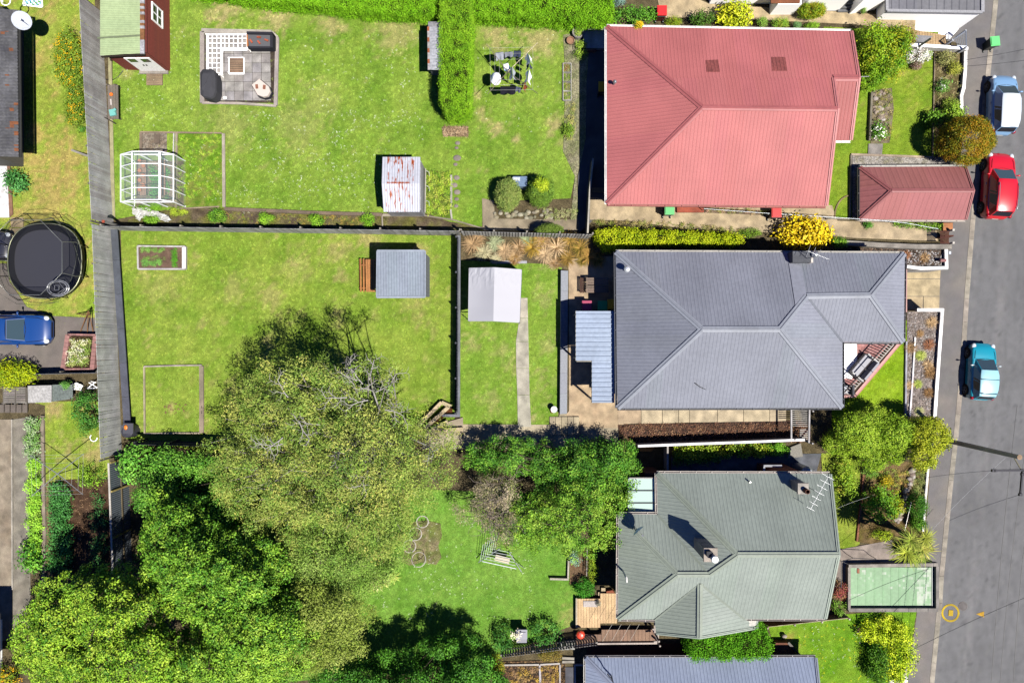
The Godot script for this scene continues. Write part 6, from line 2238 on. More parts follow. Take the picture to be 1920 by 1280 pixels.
func clothesline_full() -> void:
	var c := P(952, 131, 2.0)
	var foot := Vector3(c.x, 0, c.z)
	var t := T("rotary_clothesline", "rotary clothesline hung with washing on the lawn beside the cross hedge", "clothesline", foot)
	var b := mb("b0b2ae")
	b.tube([foot, c - Vector3.UP * 0.1], 0.035, 0.03, 8)
	M("pole", b, "steel", t)
	var ends := [P(914, 176, 2.05), P(1008, 80, 2.05), P(1008, 175, 2.05), P(912, 82, 2.05)]
	for e in ends:
		b = mb("bcae94")
		b.tube([c - Vector3.UP * 0.25, e], 0.025, 0.018)
		M("arm", b, "steel", t)
	b = mb("d8d8d0")
	for f in [0.4, 0.62, 0.84]:
		var q := [ends[0], ends[2], ends[1], ends[3], ends[0]]
		for i in 4: b.tube([c.lerp(q[i], f), c.lerp(q[i + 1], f)], 0.005, 0.005, 4)
	M("line", b, "plastic", t)
	# washing: hung cloths
	for q in [[929, 99, 944, 97, 0.7, "c8ccdc", "pale lilac shirt on the upper line", "shirt"], [946, 97, 962, 96, 0.35, "9498a4", "narrow grey stocking on the upper line", "stocking"], [963, 95, 977, 95, 0.5, "4c5470", "dark blue socks at the end of the upper line", "socks"], [990, 99, 995, 116, 0.6, "eef0f4", "white towel at the top of the right line", "towel"], [993, 118, 992, 126, 0.5, "50546c", "navy sock on the right line", "sock"], [992, 130, 989, 152, 0.6, "e4e6ec", "white vest low on the right line", "vest"], [984, 153, 980, 166, 0.5, "9c5440", "rust brown shirt at the lower right of the clothesline", "shirt"], [968, 161, 977, 164, 0.4, "6c708c", "slate blue garment on the lower line", "garment"], [938, 162, 966, 162, 0.8, "30333c", "row of dark garments on the lower line", "garment"], [960, 125, 961, 146, 0.4, "c4ccd4", "grey garment hung near the middle pole", "garment"], [944, 120, 953, 118, 0.4, "e8eef0", "small white cloth near the middle pole", "cloth"]]:
		b = MB.new()
		b.col = L(q[5])
		var p := P(q[0], q[1], 2.0)
		var w := P(q[2], q[3], 2.0)
		var sd := (w - p).cross(Vector3.UP).normalized()
		for s in [1, -1]:
			for i in 6:
				for j in 4:
					var f := func(u: float, v: float) -> Vector3: return p.lerp(w, u) - Vector3.UP * v * q[4] + sd * s * (0.02 + v * 0.14 + sin(u * 9.0 + s) * 0.05 * v)
					b.quad(f.call(i / 6.0, (j + 1) / 4.0), f.call((i + 1) / 6.0, (j + 1) / 4.0), f.call((i + 1) / 6.0, j / 4.0), f.call(i / 6.0, j / 4.0))
		O("washing", q[6], q[7], b, "cloth")
	b = mb("eeeef2")
	var d := P(929, 141, 1.9)
	for k in 12:
		var a := TAU * k / 12
		var e := TAU * (k + 1) / 12
		var f := func(z: float, r: float) -> Vector3: return d + Vector3(cos(z) * 0.33 * r, -r * r * 0.5 + noise.get_noise_2d(z * 40, r * 40) * 0.1, sin(z) * 0.4 * r)
		b.tri(d + Vector3(0, 0.05, 0), f.call(e, 0.5), f.call(a, 0.5)); b.quad(f.call(a, 0.5), f.call(e, 0.5), f.call(e, 1.0), f.call(a, 1.0))
	O("washing", "large white sheet bundled over the left line of the clothesline", "sheet", b, "cloth")
	b = mb("8cb8e0")
	b.lathe(P(950, 131, 1.2), [[0.12, 0.0], [0.2, 0.3], [0.21, 0.3], [0.14, 0.1], [0.0, 0.1]], 14)
	b.tube([P(950, 131, 1.5), P(950, 131, 1.9)], 0.01, 0.01, 4)
	O("peg_basket", "pale blue peg basket hanging near the clothesline pole", "basket", b, "plastic")

func mid_yard() -> void:
	# seed bed in a white box
	var t := T("planter_box", "white timber planter box with rows of seedlings on the middle lawn", "planter box", P(302, 483))
	edging(t, "side_board", [257, 461, 346, 462, 346, 504, 258, 504, 257, 461], 0.1, 0.22, "ece6e2")
	edging(t, "side_board", [344, 464, 344, 503], 0.22, 0.225, "f0ebe6")
	var b := mb("a48674")
	b.flat(rect(259, 463, 343, 502, 0.15), 0.16)
	M("soil", b, "soil", t)
	for q in [[rect(266, 465, 312, 472), 40, ["78a848", "90bc60"]], [rect(268, 487, 304, 498), 50, ["6ca84c", "88bc5c"]], [rect(274, 481, 312, 486), 10, ["7ca44c", "88b450"]], [rect(326, 466, 333, 500), 44, ["4c9420", "68ac30"]]]:
		cover("seedling_row", "", q[0], q[1], "small", q[2], 0.6, 0.18, "plants", t, 0.08)
	# grey iron playhouse with a timber deck
	t = T("playhouse", "small timber playhouse with a grey ribbed iron roof and an orange deck", "playhouse", P(760, 515))
	var h := 2.0
	var pg := rect(713, 474, 794, 552, h)
	walls(t, rect(716, 475, 798, 553, 1.8), 1.9, "8c8f98", "matte")
	b = mb("8e919a")
	for i in 12:
		var p := P(798, 476 + i * 6.4, 1.8)
		b.box(Vector3(p.x + 0.012, 0.95, p.z + 0.1), Vector3(0.03, 1.88, 0.17))
	M("cladding", b, "matte", t)
	b = mb("a2adbc")
	ribbed(b, [P(706, 558, 2.15), P(797, 557, 2.05), P(796, 469, 2.05), P(708, 469, 2.15)], 0.155, 0.025, 0)
	M("roof_plane", b, "roof", t)
	b = mb("aab4c2")
	b.beam(P(707, 470, 2.17), P(796, 470, 2.08), 0.12, 0.05); b.beam(P(706, 557, 2.17), P(797, 556.5, 2.08), 0.12, 0.05); b.beam(P(797, 470, 2.085), P(797, 557, 2.085), 0.08, 0.05); b.beam(P(707, 470, 2.18), P(706, 557, 2.18), 0.08, 0.05)
	M("roof_flashing", b, "roof", t)
	for i in 4:
		b = mb("e09a58")
		b.beam(P(687 + i * 4.4, 486, 0.4), P(688 + i * 4.4, 547, 0.4), 0.125, 0.04)
		M("deck_board", b, "wood", t)
	b = mb("2c1c16")
	b.quad(P(704, 544, 0.39), P(716, 544, 0.39), P(716, 486, 0.39), P(704, 486, 0.39))
	M("deck_floor", b, "wood", t)
	b = mb("c88048")
	for q in [[688, 488], [688, 545], [703, 488], [703, 545]]: b.box(P(q[0], q[1], 0.19), Vector3(0.09, 0.38, 0.09))
	M("deck_post", b, "wood", t)
	t = T("low_rail_bench", "orange timber rail bench in front of the playhouse deck", "bench", P(679, 517))
	for q in [[675.5, 485, 676.5, 547], [681.5, 485, 682, 547]]:
		b = mb("dc9450")
		b.beam(P(q[0], q[1], 0.35), P(q[2], q[3], 0.35), 0.1, 0.05)
		M("rail", b, "wood", t)
	for z in [497, 540]:
		b = mb("c88448")
		b.beam(P(674, z, 0.3), P(685, z, 0.3), 0.08, 0.05); b.box(P(676, z, 0.14), Vector3(0.07, 0.28, 0.07)); b.box(P(682, z, 0.14), Vector3(0.07, 0.28, 0.07))
		M("trestle", b, "wood", t)
	# old sandpit
	t = T("sandpit_edging", "square of pale concrete edging round a grassed over sandpit", "edging", P(325, 750))
	var seg := [269, 687, 323, 685.5, 377, 684.5]
	edging(t, "kerb", seg, 0.09, 0.13, "d4c8b8", "concrete")
	edging(t, "kerb", [269, 687, 269.5, 750, 270, 813, 324, 812, 374, 812], 0.09, 0.12, "dccfae", "concrete")
	edging(t, "kerb", [376.5, 686, 377, 750, 377, 812], 0.26, 0.12, "b8a890", "concrete")
	b = mb("c8a878")
	for i in 16: b.ball(P(R(308, 350), R(756, 776), 0.03), Vector3(R(.03, .1), 0.03, R(.03, .1)), 6)
	O("bare_earth", "few clods of bare earth in the middle of the sandpit square", "soil", b, "soil").set_meta("kind", "stuff")
	# compost bin
	t = T("compost_bin", "black plastic compost bin with an orange lid mark at the end of the tall fence", "compost bin", P(252, 806))
	b = mb("404048")
	b.lathe(P(250, 806), [[0.44, 0.0], [0.38, 0.75], [0.3, 0.82], [0.0, 0.86]], 8)
	M("body", b, "plastic", t)
	b = mb("55555c")
	b.box(P(240, 803, 0.9), Vector3(0.6, 0.08, 0.62)); b.box(P(240, 803, 0.4), Vector3(0.5, 0.8, 0.5))
	M("lid", b, "plastic", t)
	b = mb("f08828")
	b.ball(P(235, 801, 0.95), Vector3(0.12, 0.05, 0.16), 8)
	M("label", b, "plastic", t)
	# slate paling fence down the yard
	var f0 := P(858.5, 443, 1.35)
	var f1 := P(857, 776, 1.35)
	f0.y = 0; f1.y = 0
	t = fence("slate_fence", "slate grey vertical slat fence between the middle lawn and the gazebo", f0, f1, 1.35, 0.075, 0.03, ["6c7078", "747880", "666a72"], "6c7078", -1.0, "wood", 0.015, "slat")
	b = mb("9296a0")
	b.beam(P(860.5, 441, 0.9), P(859.5, 778, 0.9), 0.19, 0.04)
	M("shelf_rail", b, "wood", t)
	b = mb("9a9ca6")
	b.box(P(846, 779, 0.35), Vector3(1.1, 0.05, 0.16))
	M("end_board", b, "wood", t)
	# retaining timbers at the south end
	t = T("retaining_timbers", "stacked pale timbers and steps at the end of the slate fence under the birch", "timber steps", P(826, 785))
	for q in [[784, 798, 828, 754], [796, 803, 842, 762], [808, 806, 840, 790], [828, 754, 846, 762], [806, 808, 868, 804]]:
		b = mb("dcc8a0", 1.8)
		b.col = vary(b.col)
		b.beam(P(q[0], q[1], 0.28), P(q[2], q[3], 0.28), 0.22, 0.2)
		M("timber", b, "wood", t)
	b = mb("8c5838")
	b.prism(poly([834, 764, 849, 762, 848, 775, 829, 774]), 0.0, 0.12); b.prism(poly([800, 802, 834, 770, 838, 776, 812, 802]), 0.0, 0.1)
	M("soil", b, "soil", t)
	b = mb("ccbca0")
	b.prism(poly([806, 800, 868, 782, 869, 812, 800, 812]), 0.0, 0.14)
	M("landing", b, "concrete", t)
	# gazebo
	t = T("gazebo", "white fabric gazebo with a ridged roof on the small middle lawn", "gazebo", P(927, 552))
	for s in 2:
		b = MB.new()
		b.col = L("c6c6ce")
		var pl: Array
		if s == 0: pl = [P(877.5, 602, 1.95), P(925, 602, 2.75), P(927, 501, 2.75), P(879, 502, 1.95)]
		else: pl = [P(925, 602, 2.75), P(975, 605, 1.95), P(979, 505, 1.95), P(927, 501, 2.75)]
		var f := func(u: float, v: float) -> Vector3:
			var p: Vector3 = (pl[0] as Vector3).lerp(pl[1], u).lerp((pl[3] as Vector3).lerp(pl[2], u), v)
			var d := sin((u * 3.0 + v * 2.0) * 6.0 + noise.get_noise_2d(u * 60, v * 60 + s * 50) * 5.0) * 0.018 * smoothstep(0.45, 1.0, v)
			p.y += d - sin(v * PI) * sin(u * PI) * 0.05 + sin(v * PI * 6) * 0.004
			return p
		for i in 16:
			for j in 26:
				var u := i / 16.0
				var v := j / 26.0
				var du := 1 / 16.0
				var dv := 1 / 26.0
				b.quad(f.call(u, v), f.call(u + du, v), f.call(u + du, v + dv), f.call(u, v + dv))
		M("roof_panel", b, "cloth", t)
	b = mb("dedee4")
	for q in [[877.5, 602, 975, 605], [879, 502, 979, 505], [877.5, 602, 879, 502], [975, 605, 979, 505]]:
		var p := P(q[0], q[1], 2.0)
		var w := P(q[2], q[3], 2.0)
		b.quad(p - Vector3.UP * 0.2, w - Vector3.UP * 0.2, w, p)
	M("valance", b, "cloth", t)
	b = mb("d6d6dc")
	var wp := P(979, 505, 2.0)
	var wq := P(975, 605, 2.0)
	b.quad(wq + Vector3(-0.02, -1.98, 0), wp + Vector3(-0.02, -1.98, 0), wp - Vector3.UP * 0.1, wq - Vector3.UP * 0.1)
	M("side_curtain", b, "cloth", t)
	for q in [[878, 601], [974, 604], [880, 503], [978, 506]]:
		b = mb("c8c8cc")
		var p := P(q[0], q[1], 2.0)
		b.tube([Vector3(p.x, 0, p.z), p], 0.025, 0.025)
		M("leg", b, "steel", t)
	b = mb("d8d8d0")
	b.tube([P(876, 600, 2.0), P(862, 581, 0.02)], 0.008, 0.008, 4)
	M("guy_rope", b, "plastic", t)
	slab("concrete_strip", "pale board laid on the grass behind the gazebo", rect(922, 489, 988, 494), 0.06, "d0d0d8")
	# concrete footpath: poured bays
	var pt := T("lawn_path", "narrow pale concrete path down the small lawn beside the gazebo", "path", P(982, 680))
	var xs := [[558, 975, 989], [596, 974, 990], [640, 967.5, 991], [690, 968, 992], [740, 970, 993], [800, 971, 996]]
	for i in xs.size() - 1:
		b = mb("e2dac6")
		b.col = vary(b.col, 0.05)
		b.prism(poly([xs[i][1], xs[i][0] + 0.6, xs[i][2], xs[i][0] + 0.6, xs[i + 1][2], xs[i + 1][0], xs[i + 1][1], xs[i + 1][0]]), 0.0, 0.055)
		M("paving_bay", b, "concrete", pt)
	G("path", sheet(poly([862, 795, 1050, 796, 1052, 840, 790, 842, 800, 806]), 0.05, 0.35, speckle(51.0, ["d8c8a4", "e0d2b0", "c8b894"], 16.0, 4.0)), "concrete")
	tussocks()
	# fence of slate boards lying open towards the patio
	f0 = P(1051, 508)
	f1 = P(1049, 775)
	f0.y = 0; f1.y = 0
	t = T("slate_screen", "low sloping slate blue boarding between the small lawn and the back patio", "fence", (f0 + f1) / 2)
	for i in 7:
		b = mb("a4a8b2")
		b.col = vary(b.col, 0.03)
		var p := f0.lerp(f1, i / 7.0)
		var w := f0.lerp(f1, (i + 1) / 7.0 - 0.0008)
		var q := Vector3(0.46, 0, 0)
		b.quad(w + q + Vector3.UP * 0.12, p + q + Vector3.UP * 0.12, p + Vector3.UP * 0.45, w + Vector3.UP * 0.45)
		b.quad(p, w, w + Vector3.UP * 0.45, p + Vector3.UP * 0.45)
		b.quad(w + q, p + q, p + q + Vector3.UP * 0.12, w + q + Vector3.UP * 0.12)
		M("panel", b, "matte", t)
	for i in 6:
		b = mb("34363a")
		b.tube([f0.lerp(f1, i / 6.0 + 0.05) + Vector3(0, 0.0, 0), f0.lerp(f1, i / 6.0 + 0.05) + Vector3(-0.02, 0.62, 0.0)], 0.018, 0.018)
		M("brace", b, "steel", t)
	# back patio
	G("patio_paving", sheet(poly([1066, 486, 1170, 478, 1170, 802, 1062, 802, 1062, 776, 1067, 770]), 0.045, 0.3, speckle(52.0, ["e4c49c", "ecd0a8", "d4b490"], 18.0, 4.0)), "concrete")
	t = T("garden_table", "weathered wooden slatted table half in shade on the back patio", "table", P(1115, 533))
	for i in 6:
		b = mb("a89080")
		b.col = vary(b.col, 0.1)
		b.beam(P(1099, 522.5 + i * 4.6 + (1.0 if i > 2 else 0.0), 0.74), P(1141, 522.5 + i * 4.6 + (1.0 if i > 2 else 0.0), 0.74), 0.13, 0.03)
		M("slat", b, "wood", t)
	for q in [[1101, 524], [1139, 524], [1101, 547], [1139, 547]]:
		b = mb("6c5240")
		b.box(P(q[0], q[1], 0.36), Vector3(0.07, 0.71, 0.07))
		M("leg", b, "wood", t)
	t = T("garden_bench", "dark slatted bench at the sunny end of the wooden table", "bench", P(1094, 535))
	for i in 4:
		b = mb("6c4a38")
		b.beam(P(1088.5 + i * 2.3, 520 + i * 0.4, 0.42), P(1088.5 + i * 2.3, 549, 0.42), 0.055, 0.025)
		M("slat", b, "wood", t)
	for q in [[1089, 522], [1095, 522], [1089, 547], [1095, 547]]:
		b = mb("5a3c2e")
		b.box(P(q[0], q[1], 0.2), Vector3(0.05, 0.4, 0.05))
		M("leg", b, "wood", t)
	bin("wheelie_bin", "maroon wheelie bin, leftmost of the row behind the blue porch", P(1099, 574, 0.5) * Vector3(1, 0, 1), "7a2440", "b02c58")
	bin("wheelie_bin", "green wheelie bin between the maroon and yellow ones behind the blue porch", P(1128, 574, 0.5) * Vector3(1, 0, 1), "24704c", "28b068")
	bin("wheelie_bin", "yellow lidded wheelie bin nearest the grey house wall behind the blue porch", P(1146, 571, 0.5) * Vector3(1, 0, 1), "3a3a30", "f0b81c")
	t = T("tap_basin", "small white round basin on a wooden stand at the end of the slate screen", "basin", P(1038, 766))
	b = mb("e8e8e8")
	b.lathe(P(1038, 766), [[0.13, 0.0], [0.16, 0.4], [0.2, 0.5], [0.19, 0.52], [0.12, 0.42], [0.0, 0.42]], 16)
	M("bowl", b, "plastic", t)
	b = mb("a87c58")
	b.box(P(1037, 768, 0.1), Vector3(0.34, 0.2, 0.34), Basis(Vector3.UP, 0.3))
	M("stand", b, "wood", t)
	# steps and slabs along the south side
	t = T("back_steps", "flight of pale concrete steps at the foot of the slate screen", "steps", P(1065, 805))
	for i in 5:
		b = mb("dccaa8")
		b.col = vary(b.col, 0.05)
		b.box(P(1036 + i * 11.2, 798, 0.05 + i * 0.012), Vector3(0.345, 0.1 + i * 0.024, 1.1))
		M("step", b, "concrete", t)
	G("path", sheet(poly([1050, 776, 1160, 772, 1160, 835, 1020, 840]), 0.04, 0.3, speckle(53.0, ["d4c4a0", "e0d0b0", "c4b498"], 18.0, 4.0)), "concrete")
	t = T("side_path", "row of large cream concrete slabs along the south wall of the grey house", "path", P(1320, 780))
	var px := [1158, 1202, 1242, 1272, 1293, 1345, 1394, 1443, 1474]
	for i in px.size() - 1:
		b = mb("f0dcb8" if i > 0 else "e4c8a4")
		b.col = vary(b.col, 0.04)
		b.prism(poly([px[i] + 0.5, 755, px[i + 1] - 0.4, 755, px[i + 1] - 0.4, 793.5 - i * 0.7, px[i] + 0.5, 794.5 - i * 0.7]), 0.0, 0.06)
		M("slab", b, "concrete", t)
	G("bark_mulch", sheet(poly([1158, 796, 1476, 788, 1520, 790, 1520, 828, 1196, 834, 1186, 822, 1160, 812]), 0.05, 0.1, speckle(54.0, ["6c4a3c", "8a6450", "5c3c30", "a07c64"], 110.0, 50.0)), "chips")
	var pts := []
	for i in 900:
		var p := P(R(1162, 1516), R(794, 828), 0.06)
		pts.append([p, Vector3(R(-1, 1), 1.0, R(-1, 1)).normalized(), R(0.3, 0.8)])
	tag(scatter("bark_chips", self, "flower", pts, ["8c6450", "6c4838", "b08c70", "543428"], "needle"), "loose brown bark chips along the south side of the grey house", "bark chips")
	# white fence with slatted screens
	t = wall("white_fence", "white capped board fence along the bark bed south of the grey house", [1197, 836, 1300, 832, 1400, 828.5, 1508, 824], 0.0, 1.05, 0.06, "d8d4d0", "wood", 0.14, "f0eef0", 1.05, "fence")
	t = T("slatted_gate", "white slatted screen gate at the east end of the bark bed", "gate", P(1497, 798))
	for i in 9:
		b = mb("dcd8d0")
		b.beam(P(1486, 769 + i * 3.6, 1.1 - i * 0.0), P(1514, 770 + i * 3.6, 1.1), 0.035, 0.06)
		M("slat", b, "wood", t)
	for i in 7:
		b = mb("d8d4cc")
		b.beam(P(1500, 806 + i * 3.5, 1.0 - i * 0.11), P(1516, 805 + i * 3.5, 1.0 - i * 0.11), 0.06, 0.05)
		M("slat", b, "wood", t)
	for q in [[1518, 768, 1517, 830], [1484, 768, 1484, 822]]:
		b = mb("e0dcdc")
		b.beam(P(q[0], q[1], 1.15), P(q[2], q[3], 1.15), 0.09, 0.1)
		M("frame", b, "wood", t)
	for q in [[1518, 769], [1517, 829], [1484, 822]]:
		b = mb("d8d4d4")
		b.box(P(q[0], q[1], 0.56), Vector3(0.09, 1.12, 0.09))
		M("post", b, "wood", t)
	# side garden between the grey and green houses
	t = wall("side_garden_fence", "short pale board fence running down from the white fence by the brick wall", [1252, 836, 1252, 882], 0.0, 0.95, 0.05, "c8c0b8", "wood", 0.1, "d8d0c8", 0.95, "fence")
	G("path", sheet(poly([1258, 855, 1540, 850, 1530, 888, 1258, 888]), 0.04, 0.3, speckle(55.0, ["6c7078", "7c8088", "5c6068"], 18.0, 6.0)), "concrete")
	slab("stone_step", "rough grey stone step in the side garden north of the green house", poly([1480, 838, 1500, 830, 1504, 855, 1476, 858]), 0.16, "b0aca0", "stone", "step")
	cover("side_border_plants", "yellow green leafy plants along the white fence north of the green house", poly([1258, 838, 1440, 832, 1440, 850, 1258, 856]), 120, "broad", ["a4b424", "c0c83c", "78981c", "5c8420"], 0.62, 0.15, "plants", null, 0.4)
	cover("shade_ferns", "dark ferny plants in the shade of the white fence", poly([1258, 854, 1345, 852, 1345, 866, 1258, 868]), 46, "broad", ["54883c", "3c6c2c", "6c9c48"], 0.5, 0.1, "plants", null, 0.25)
	bush("bright_shrub", "bright green low shrub at the end of the yellow green side border", 1455, 842, 24, 14, 0.8, "small", ["7cb82c", "94cc40", "589c1c"])
	b = mb("b4884c")
	b.prism(poly([1200, 838, 1228, 838, 1222, 846, 1200, 846]), 0.0, 0.08)
	O("timber_step", "orange brown timber step at the west end of the side garden", "step", b, "wood")
	b = mb("86503a")
	b.prism(rect(1204, 881, 1232, 895, 1.0), 0.0, 1.9)
	O("brick_wall", "short brown brick wall between the porch roof and the side garden", "wall", b, "concrete")

func tussocks() -> void:
	G("garden_bed", sheet(poly([864, 446, 1110, 446, 1140, 470, 1128, 490, 1068, 505, 1000, 490, 864, 488]), 0.04, 0.2, speckle(61.0, ["9c8860", "847454", "ac9c78", "746044"], 50.0, 14.0)), "soil")
	var dat := [[885, 458, 1.15, 0], [905, 474, 0.9, 1], [925, 455, 1.0, 2], [945, 470, 1.15, 0], [968, 478, 1.0, 0], [972, 460, 1.2, 0], [998, 462, 1.25, 3], [1022, 478, 1.15, 0], [1045, 462, 1.25, 0], [1062, 485, 1.2, 4], [1040, 495, 1.0, 0], [1010, 448, 1.0, 3], [962, 488, 0.8, 3], [1085, 465, 1.25, 4], [1105, 478, 1.2, 3], [1092, 490, 1.0, 4], [930, 482, 0.8, 1], [895, 448, 0.9, 0], [1066, 452, 1.05, 4], [1122, 486, 1.0, 4], [1018, 456, 1.0, 0], [985, 448, 0.9, 2]]
	var pal := [["b09470", "94744c", "ccb088", "7c603c"], ["b8b088", "989470", "ccc4a0"], ["a4ac84", "8c9870", "b8bc94"], ["a88444", "a08434", "7c7830", "8c6434"], ["98783c", "746828", "b0904c", "5c5424"]]
	var nm := ["straw brown", "pale straw", "grey green", "gold tipped", "rust and olive"]
	var where := ["beside the slate fence corner", "behind the gazebo roof's left half", "against the silver fence left of the gazebo ridge", "behind the gazebo ridge", "just behind the gazebo's right half", "against the fence above the gazebo", "in the middle of the row", "above the small lawn's path", "under the fence near the row's centre", "at the lower right edge of the row above the slate screen", "nearest the small lawn on the right", "touching the silver fence near the middle", "lowest behind the gazebo", "beside the end of the silver fence", "next to the yellow green hedge", "just above the back patio", "low beside the pale board", "in the fence corner at the far left", "under the fence right of the middle", "at the right end, nearest the grey roof", "small, in the thick of the row", "small, against the fence behind the gazebo"]
	for i in dat.size():
		var q: Array = dat[i]
		var p := P(q[0], q[1], 0.3)
		p.y = 0.03
		var t := T("tussock_grass", "%s tussock grass %s" % [nm[q[3]], where[i]], "tussock grass", p, "tussock grasses behind the gazebo")
		var pts := []
		for k in 2: pts.append([p + Vector3(R(-.12, .12), 0.0, R(-.12, .12)), Vector3(R(-.12, .12), 1, R(-.12, .12)).normalized(), q[2] * R(0.8, 1.15)])
		scatter("blades", t, "blade", pts, pal[q[3]], "needle")

func low_yard() -> void:
	# timber posts of the lower fence under the trees, compost and wire rings
	G("garden_bed", sheet(poly([772, 978, 800, 975, 826, 981, 829, 1004, 822, 1022, 828, 1044, 818, 1058, 790, 1054, 768, 1060, 752, 1052]), 0.05, 0.2, speckle(71.0, ["b8a880", "9cac58", "c4b48c", "8cac48"], 40.0, 12.0)), "soil")
	for q in [[792, 978, 0.36, 0.0, "topmost of the wire cloches, half under the birch"], [779, 1001, 0.38, 0.15, "second wire cloche from the top on the bare soil bed"], [768, 1024, 0.38, 0.15, "third wire cloche, reaching under the birch leaves"], [785, 1049, 0.44, 0.4, "lowest and largest white rimmed wire cloche, tilted on the grass"]]:
		var t := T("wire_cloche", q[4], "plant ring", P(q[0], q[1]), "white rimmed plant rings")
		var bs := Basis(Vector3(1, 0, -0.4).normalized(), -q[3])
		for k in 2:
			var b := mb("dcd4cc")
			var ring := []
			var m := P(q[0], q[1], 0.05 + 0.45 * (1 - k))
			for i in 25: ring.append(m + bs * Vector3(cos(TAU * i / 24), 0, sin(TAU * i / 24)) * q[2] * (1.0 if k == 0 else 0.92))
			b.tube(ring, 0.018 if k == 0 else 0.008, 0.018 if k == 0 else 0.008, 5)
			M("hoop", b, "plastic", t)
		var b2 := mb("c8c0b8")
		for i in 10:
			var d = Vector3(cos(TAU * i / 10), 0, sin(TAU * i / 10)) * q[2]
			b2.tube([P(q[0], q[1], 0.5) + bs * d, P(q[0], q[1], 0.05) + bs * d * 0.92], 0.006, 0.006, 4)
		M("wire", b2, "steel", t)
		b2 = mb("8c7c6c")
		b2.tube([P(q[0], q[1], 0.0), P(q[0], q[1], 0.3)], 0.03, 0.02)
		M("stake", b2, "wood", t)
	# white wire drying rack lying on the grass
	var t := T("drying_rack", "white folding drying rack standing on the grass under the fruit trees", "drying rack", P(935, 1045))
	for i in 7:
		var b := mb("e4ece8")
		b.tube([P(900 + i * 4.6, 1052 - i * 4.0, 0.7), P(906 + i * 4.6, 1020 - i * 4.0, 0.9)], 0.012, 0.012)
		M("rod", b, "steel", t)
	for i in 6:
		var b := mb("e4ece8")
		b.tube([P(904 + i * 3.5, 1052 - i * 4.6, 0.75), P(968 - i * 1.5, 1066 - i * 6.0, 0.75)], 0.014 if i else 0.03, 0.014 if i else 0.03)
		M("rod", b, "steel", t)
	for q in [[897, 1054, 937, 1028], [978, 1072, 955, 1036]]:
		var b := mb("dce4e4")
		b.tube([P(q[0], q[1], 0.4), P(q[2], q[3], 0.9)], 0.03, 0.03)
		b.tube([P(q[0] + 4, q[1] - 8, 0.0), P((q[0] + q[2]) / 2, (q[1] + q[3]) / 2, 0.8)], 0.02, 0.02)
		M("leg", b, "steel", t)
	var b := mb("dcd0b8")
	b.box(P(942, 1048, 0.5), Vector3(0.9, 0.03, 0.35), Basis(Vector3.UP, -0.25))
	O("drying_cloth", "pale cloth lying over the white drying rack", "cloth", b, "cloth")
	# small fenced vegetable patch near the green house
	b = mb("e0d8c4")
	b.beam(P(1031, 1084, 0.15), P(1066, 1085, 0.15), 0.12, 0.25); b.beam(P(1066, 1050, 0.15), P(1065, 1084, 0.15), 0.1, 0.24)
	O("corner_edging", "L-shaped white board edging at the corner of the lower lawn", "edging", b, "wood")
	G("garden_bed", sheet(poly([1068, 1040, 1102, 1030, 1106, 1090, 1068, 1095]), 0.05, 0.2, speckle(72.0, ["b89878", "a48464", "c8a888"], 40.0, 12.0)), "soil")
	b = mb("d4ccc0")
	b.tube([P(1101, 1022, 0.5), P(1100, 1080, 0.5)], 0.03, 0.03)
	O("garden_stake", "long pale pole standing beside the bare bed left of the green house", "pole", b, "wood")
	bush("grey_leaved_plant", "small silver green plant in the bare bed left of the green house", 1078, 1048, 12, 14, 0.6, "small", ["8cb4a0", "6c9c80", "a8c8b4"])
	bush("yellowing_shrub", "yellow green leafy shrub between the bare bed and the green house", 1112, 1065, 11, 30, 1.0, "mid", ["98b428", "b8c43c", "6c8c20"])
	bush("round_shrub", "round dark green clipped shrub above the timber deck", 1098, 1102, 21, 19, 1.0, "small", ["3f8a1c", "54a028", "2f7014"], "", "shrub", 18.0)
	bush("flax_clump", "small striped flax leaves at the edge of the birch by the lower lawn", 712, 1090, 20, 12, 0.4, "small", ["c8cc84", "8ca444"])
	for i in 5:
		var p := P(695 + i * 10, 1098 - i * 5, 0.1)
		var ft := T("striped_flax", ["striped flax at the far left edge of the lower lawn", "second striped flax beside the birch edge", "middle striped flax of the row along the birch edge", "striped flax just left of the last one", "striped flax nearest the wire cloches"][i], "flax", p, "striped flaxes along the birch")
		scatter("blades", ft, "strap", [[p, Vector3.UP, R(0.7, 1.0)], [p + Vector3(0.1, 0, 0.1), Vector3(0.2, 1, 0.1).normalized(), R(0.7, 1.0)]], ["d8d898", "b8c060", "8c8434"], "needle")
	# timber deck
	t = T("timber_deck", "cream timber deck behind the green house", "deck", P(1118, 1145))
	for i in 15:
		b = mb("ecc898", 1.7)
		b.col = vary(b.col, 0.06)
		b.beam(P(1081.5 + i * 5.2, 1122 if i < 9 else 1112, 0.3), P(1081.5 + i * 5.2, 1176 if i < 9 else 1168, 0.3), 0.155, 0.05)
		M("deck_board", b, "wood", t)
	b = mb("e8d8bc")
	b.beam(P(1081, 1121, 0.32), P(1081, 1176, 0.32), 0.1, 0.1)
	M("edge_board", b, "wood", t)
	b = mb("a88c64")
	for q in [[1084, 1126], [1156, 1126], [1084, 1172], [1120, 1150]]: b.box(P(q[0], q[1], 0.13), Vector3(0.1, 0.26, 0.1))
	M("stump", b, "wood", t)
	b = mb("f0e4dc")
	b.beam(P(1094, 1132, 0.36), P(1121, 1132, 0.36), 0.36, 0.04)
	O("white_plank", "short white plank lying on the timber deck", "plank", b, "wood")
	bush("potted_plant", "small black and white leaved pot plant on the deck beside the white plank", 1122, 1132, 5, 6, 0.4, "small", ["50483c", "d8d4c8", "6c7048"], "", "pot plant", 12.0, 0.33)
	b = mb("c86c44")
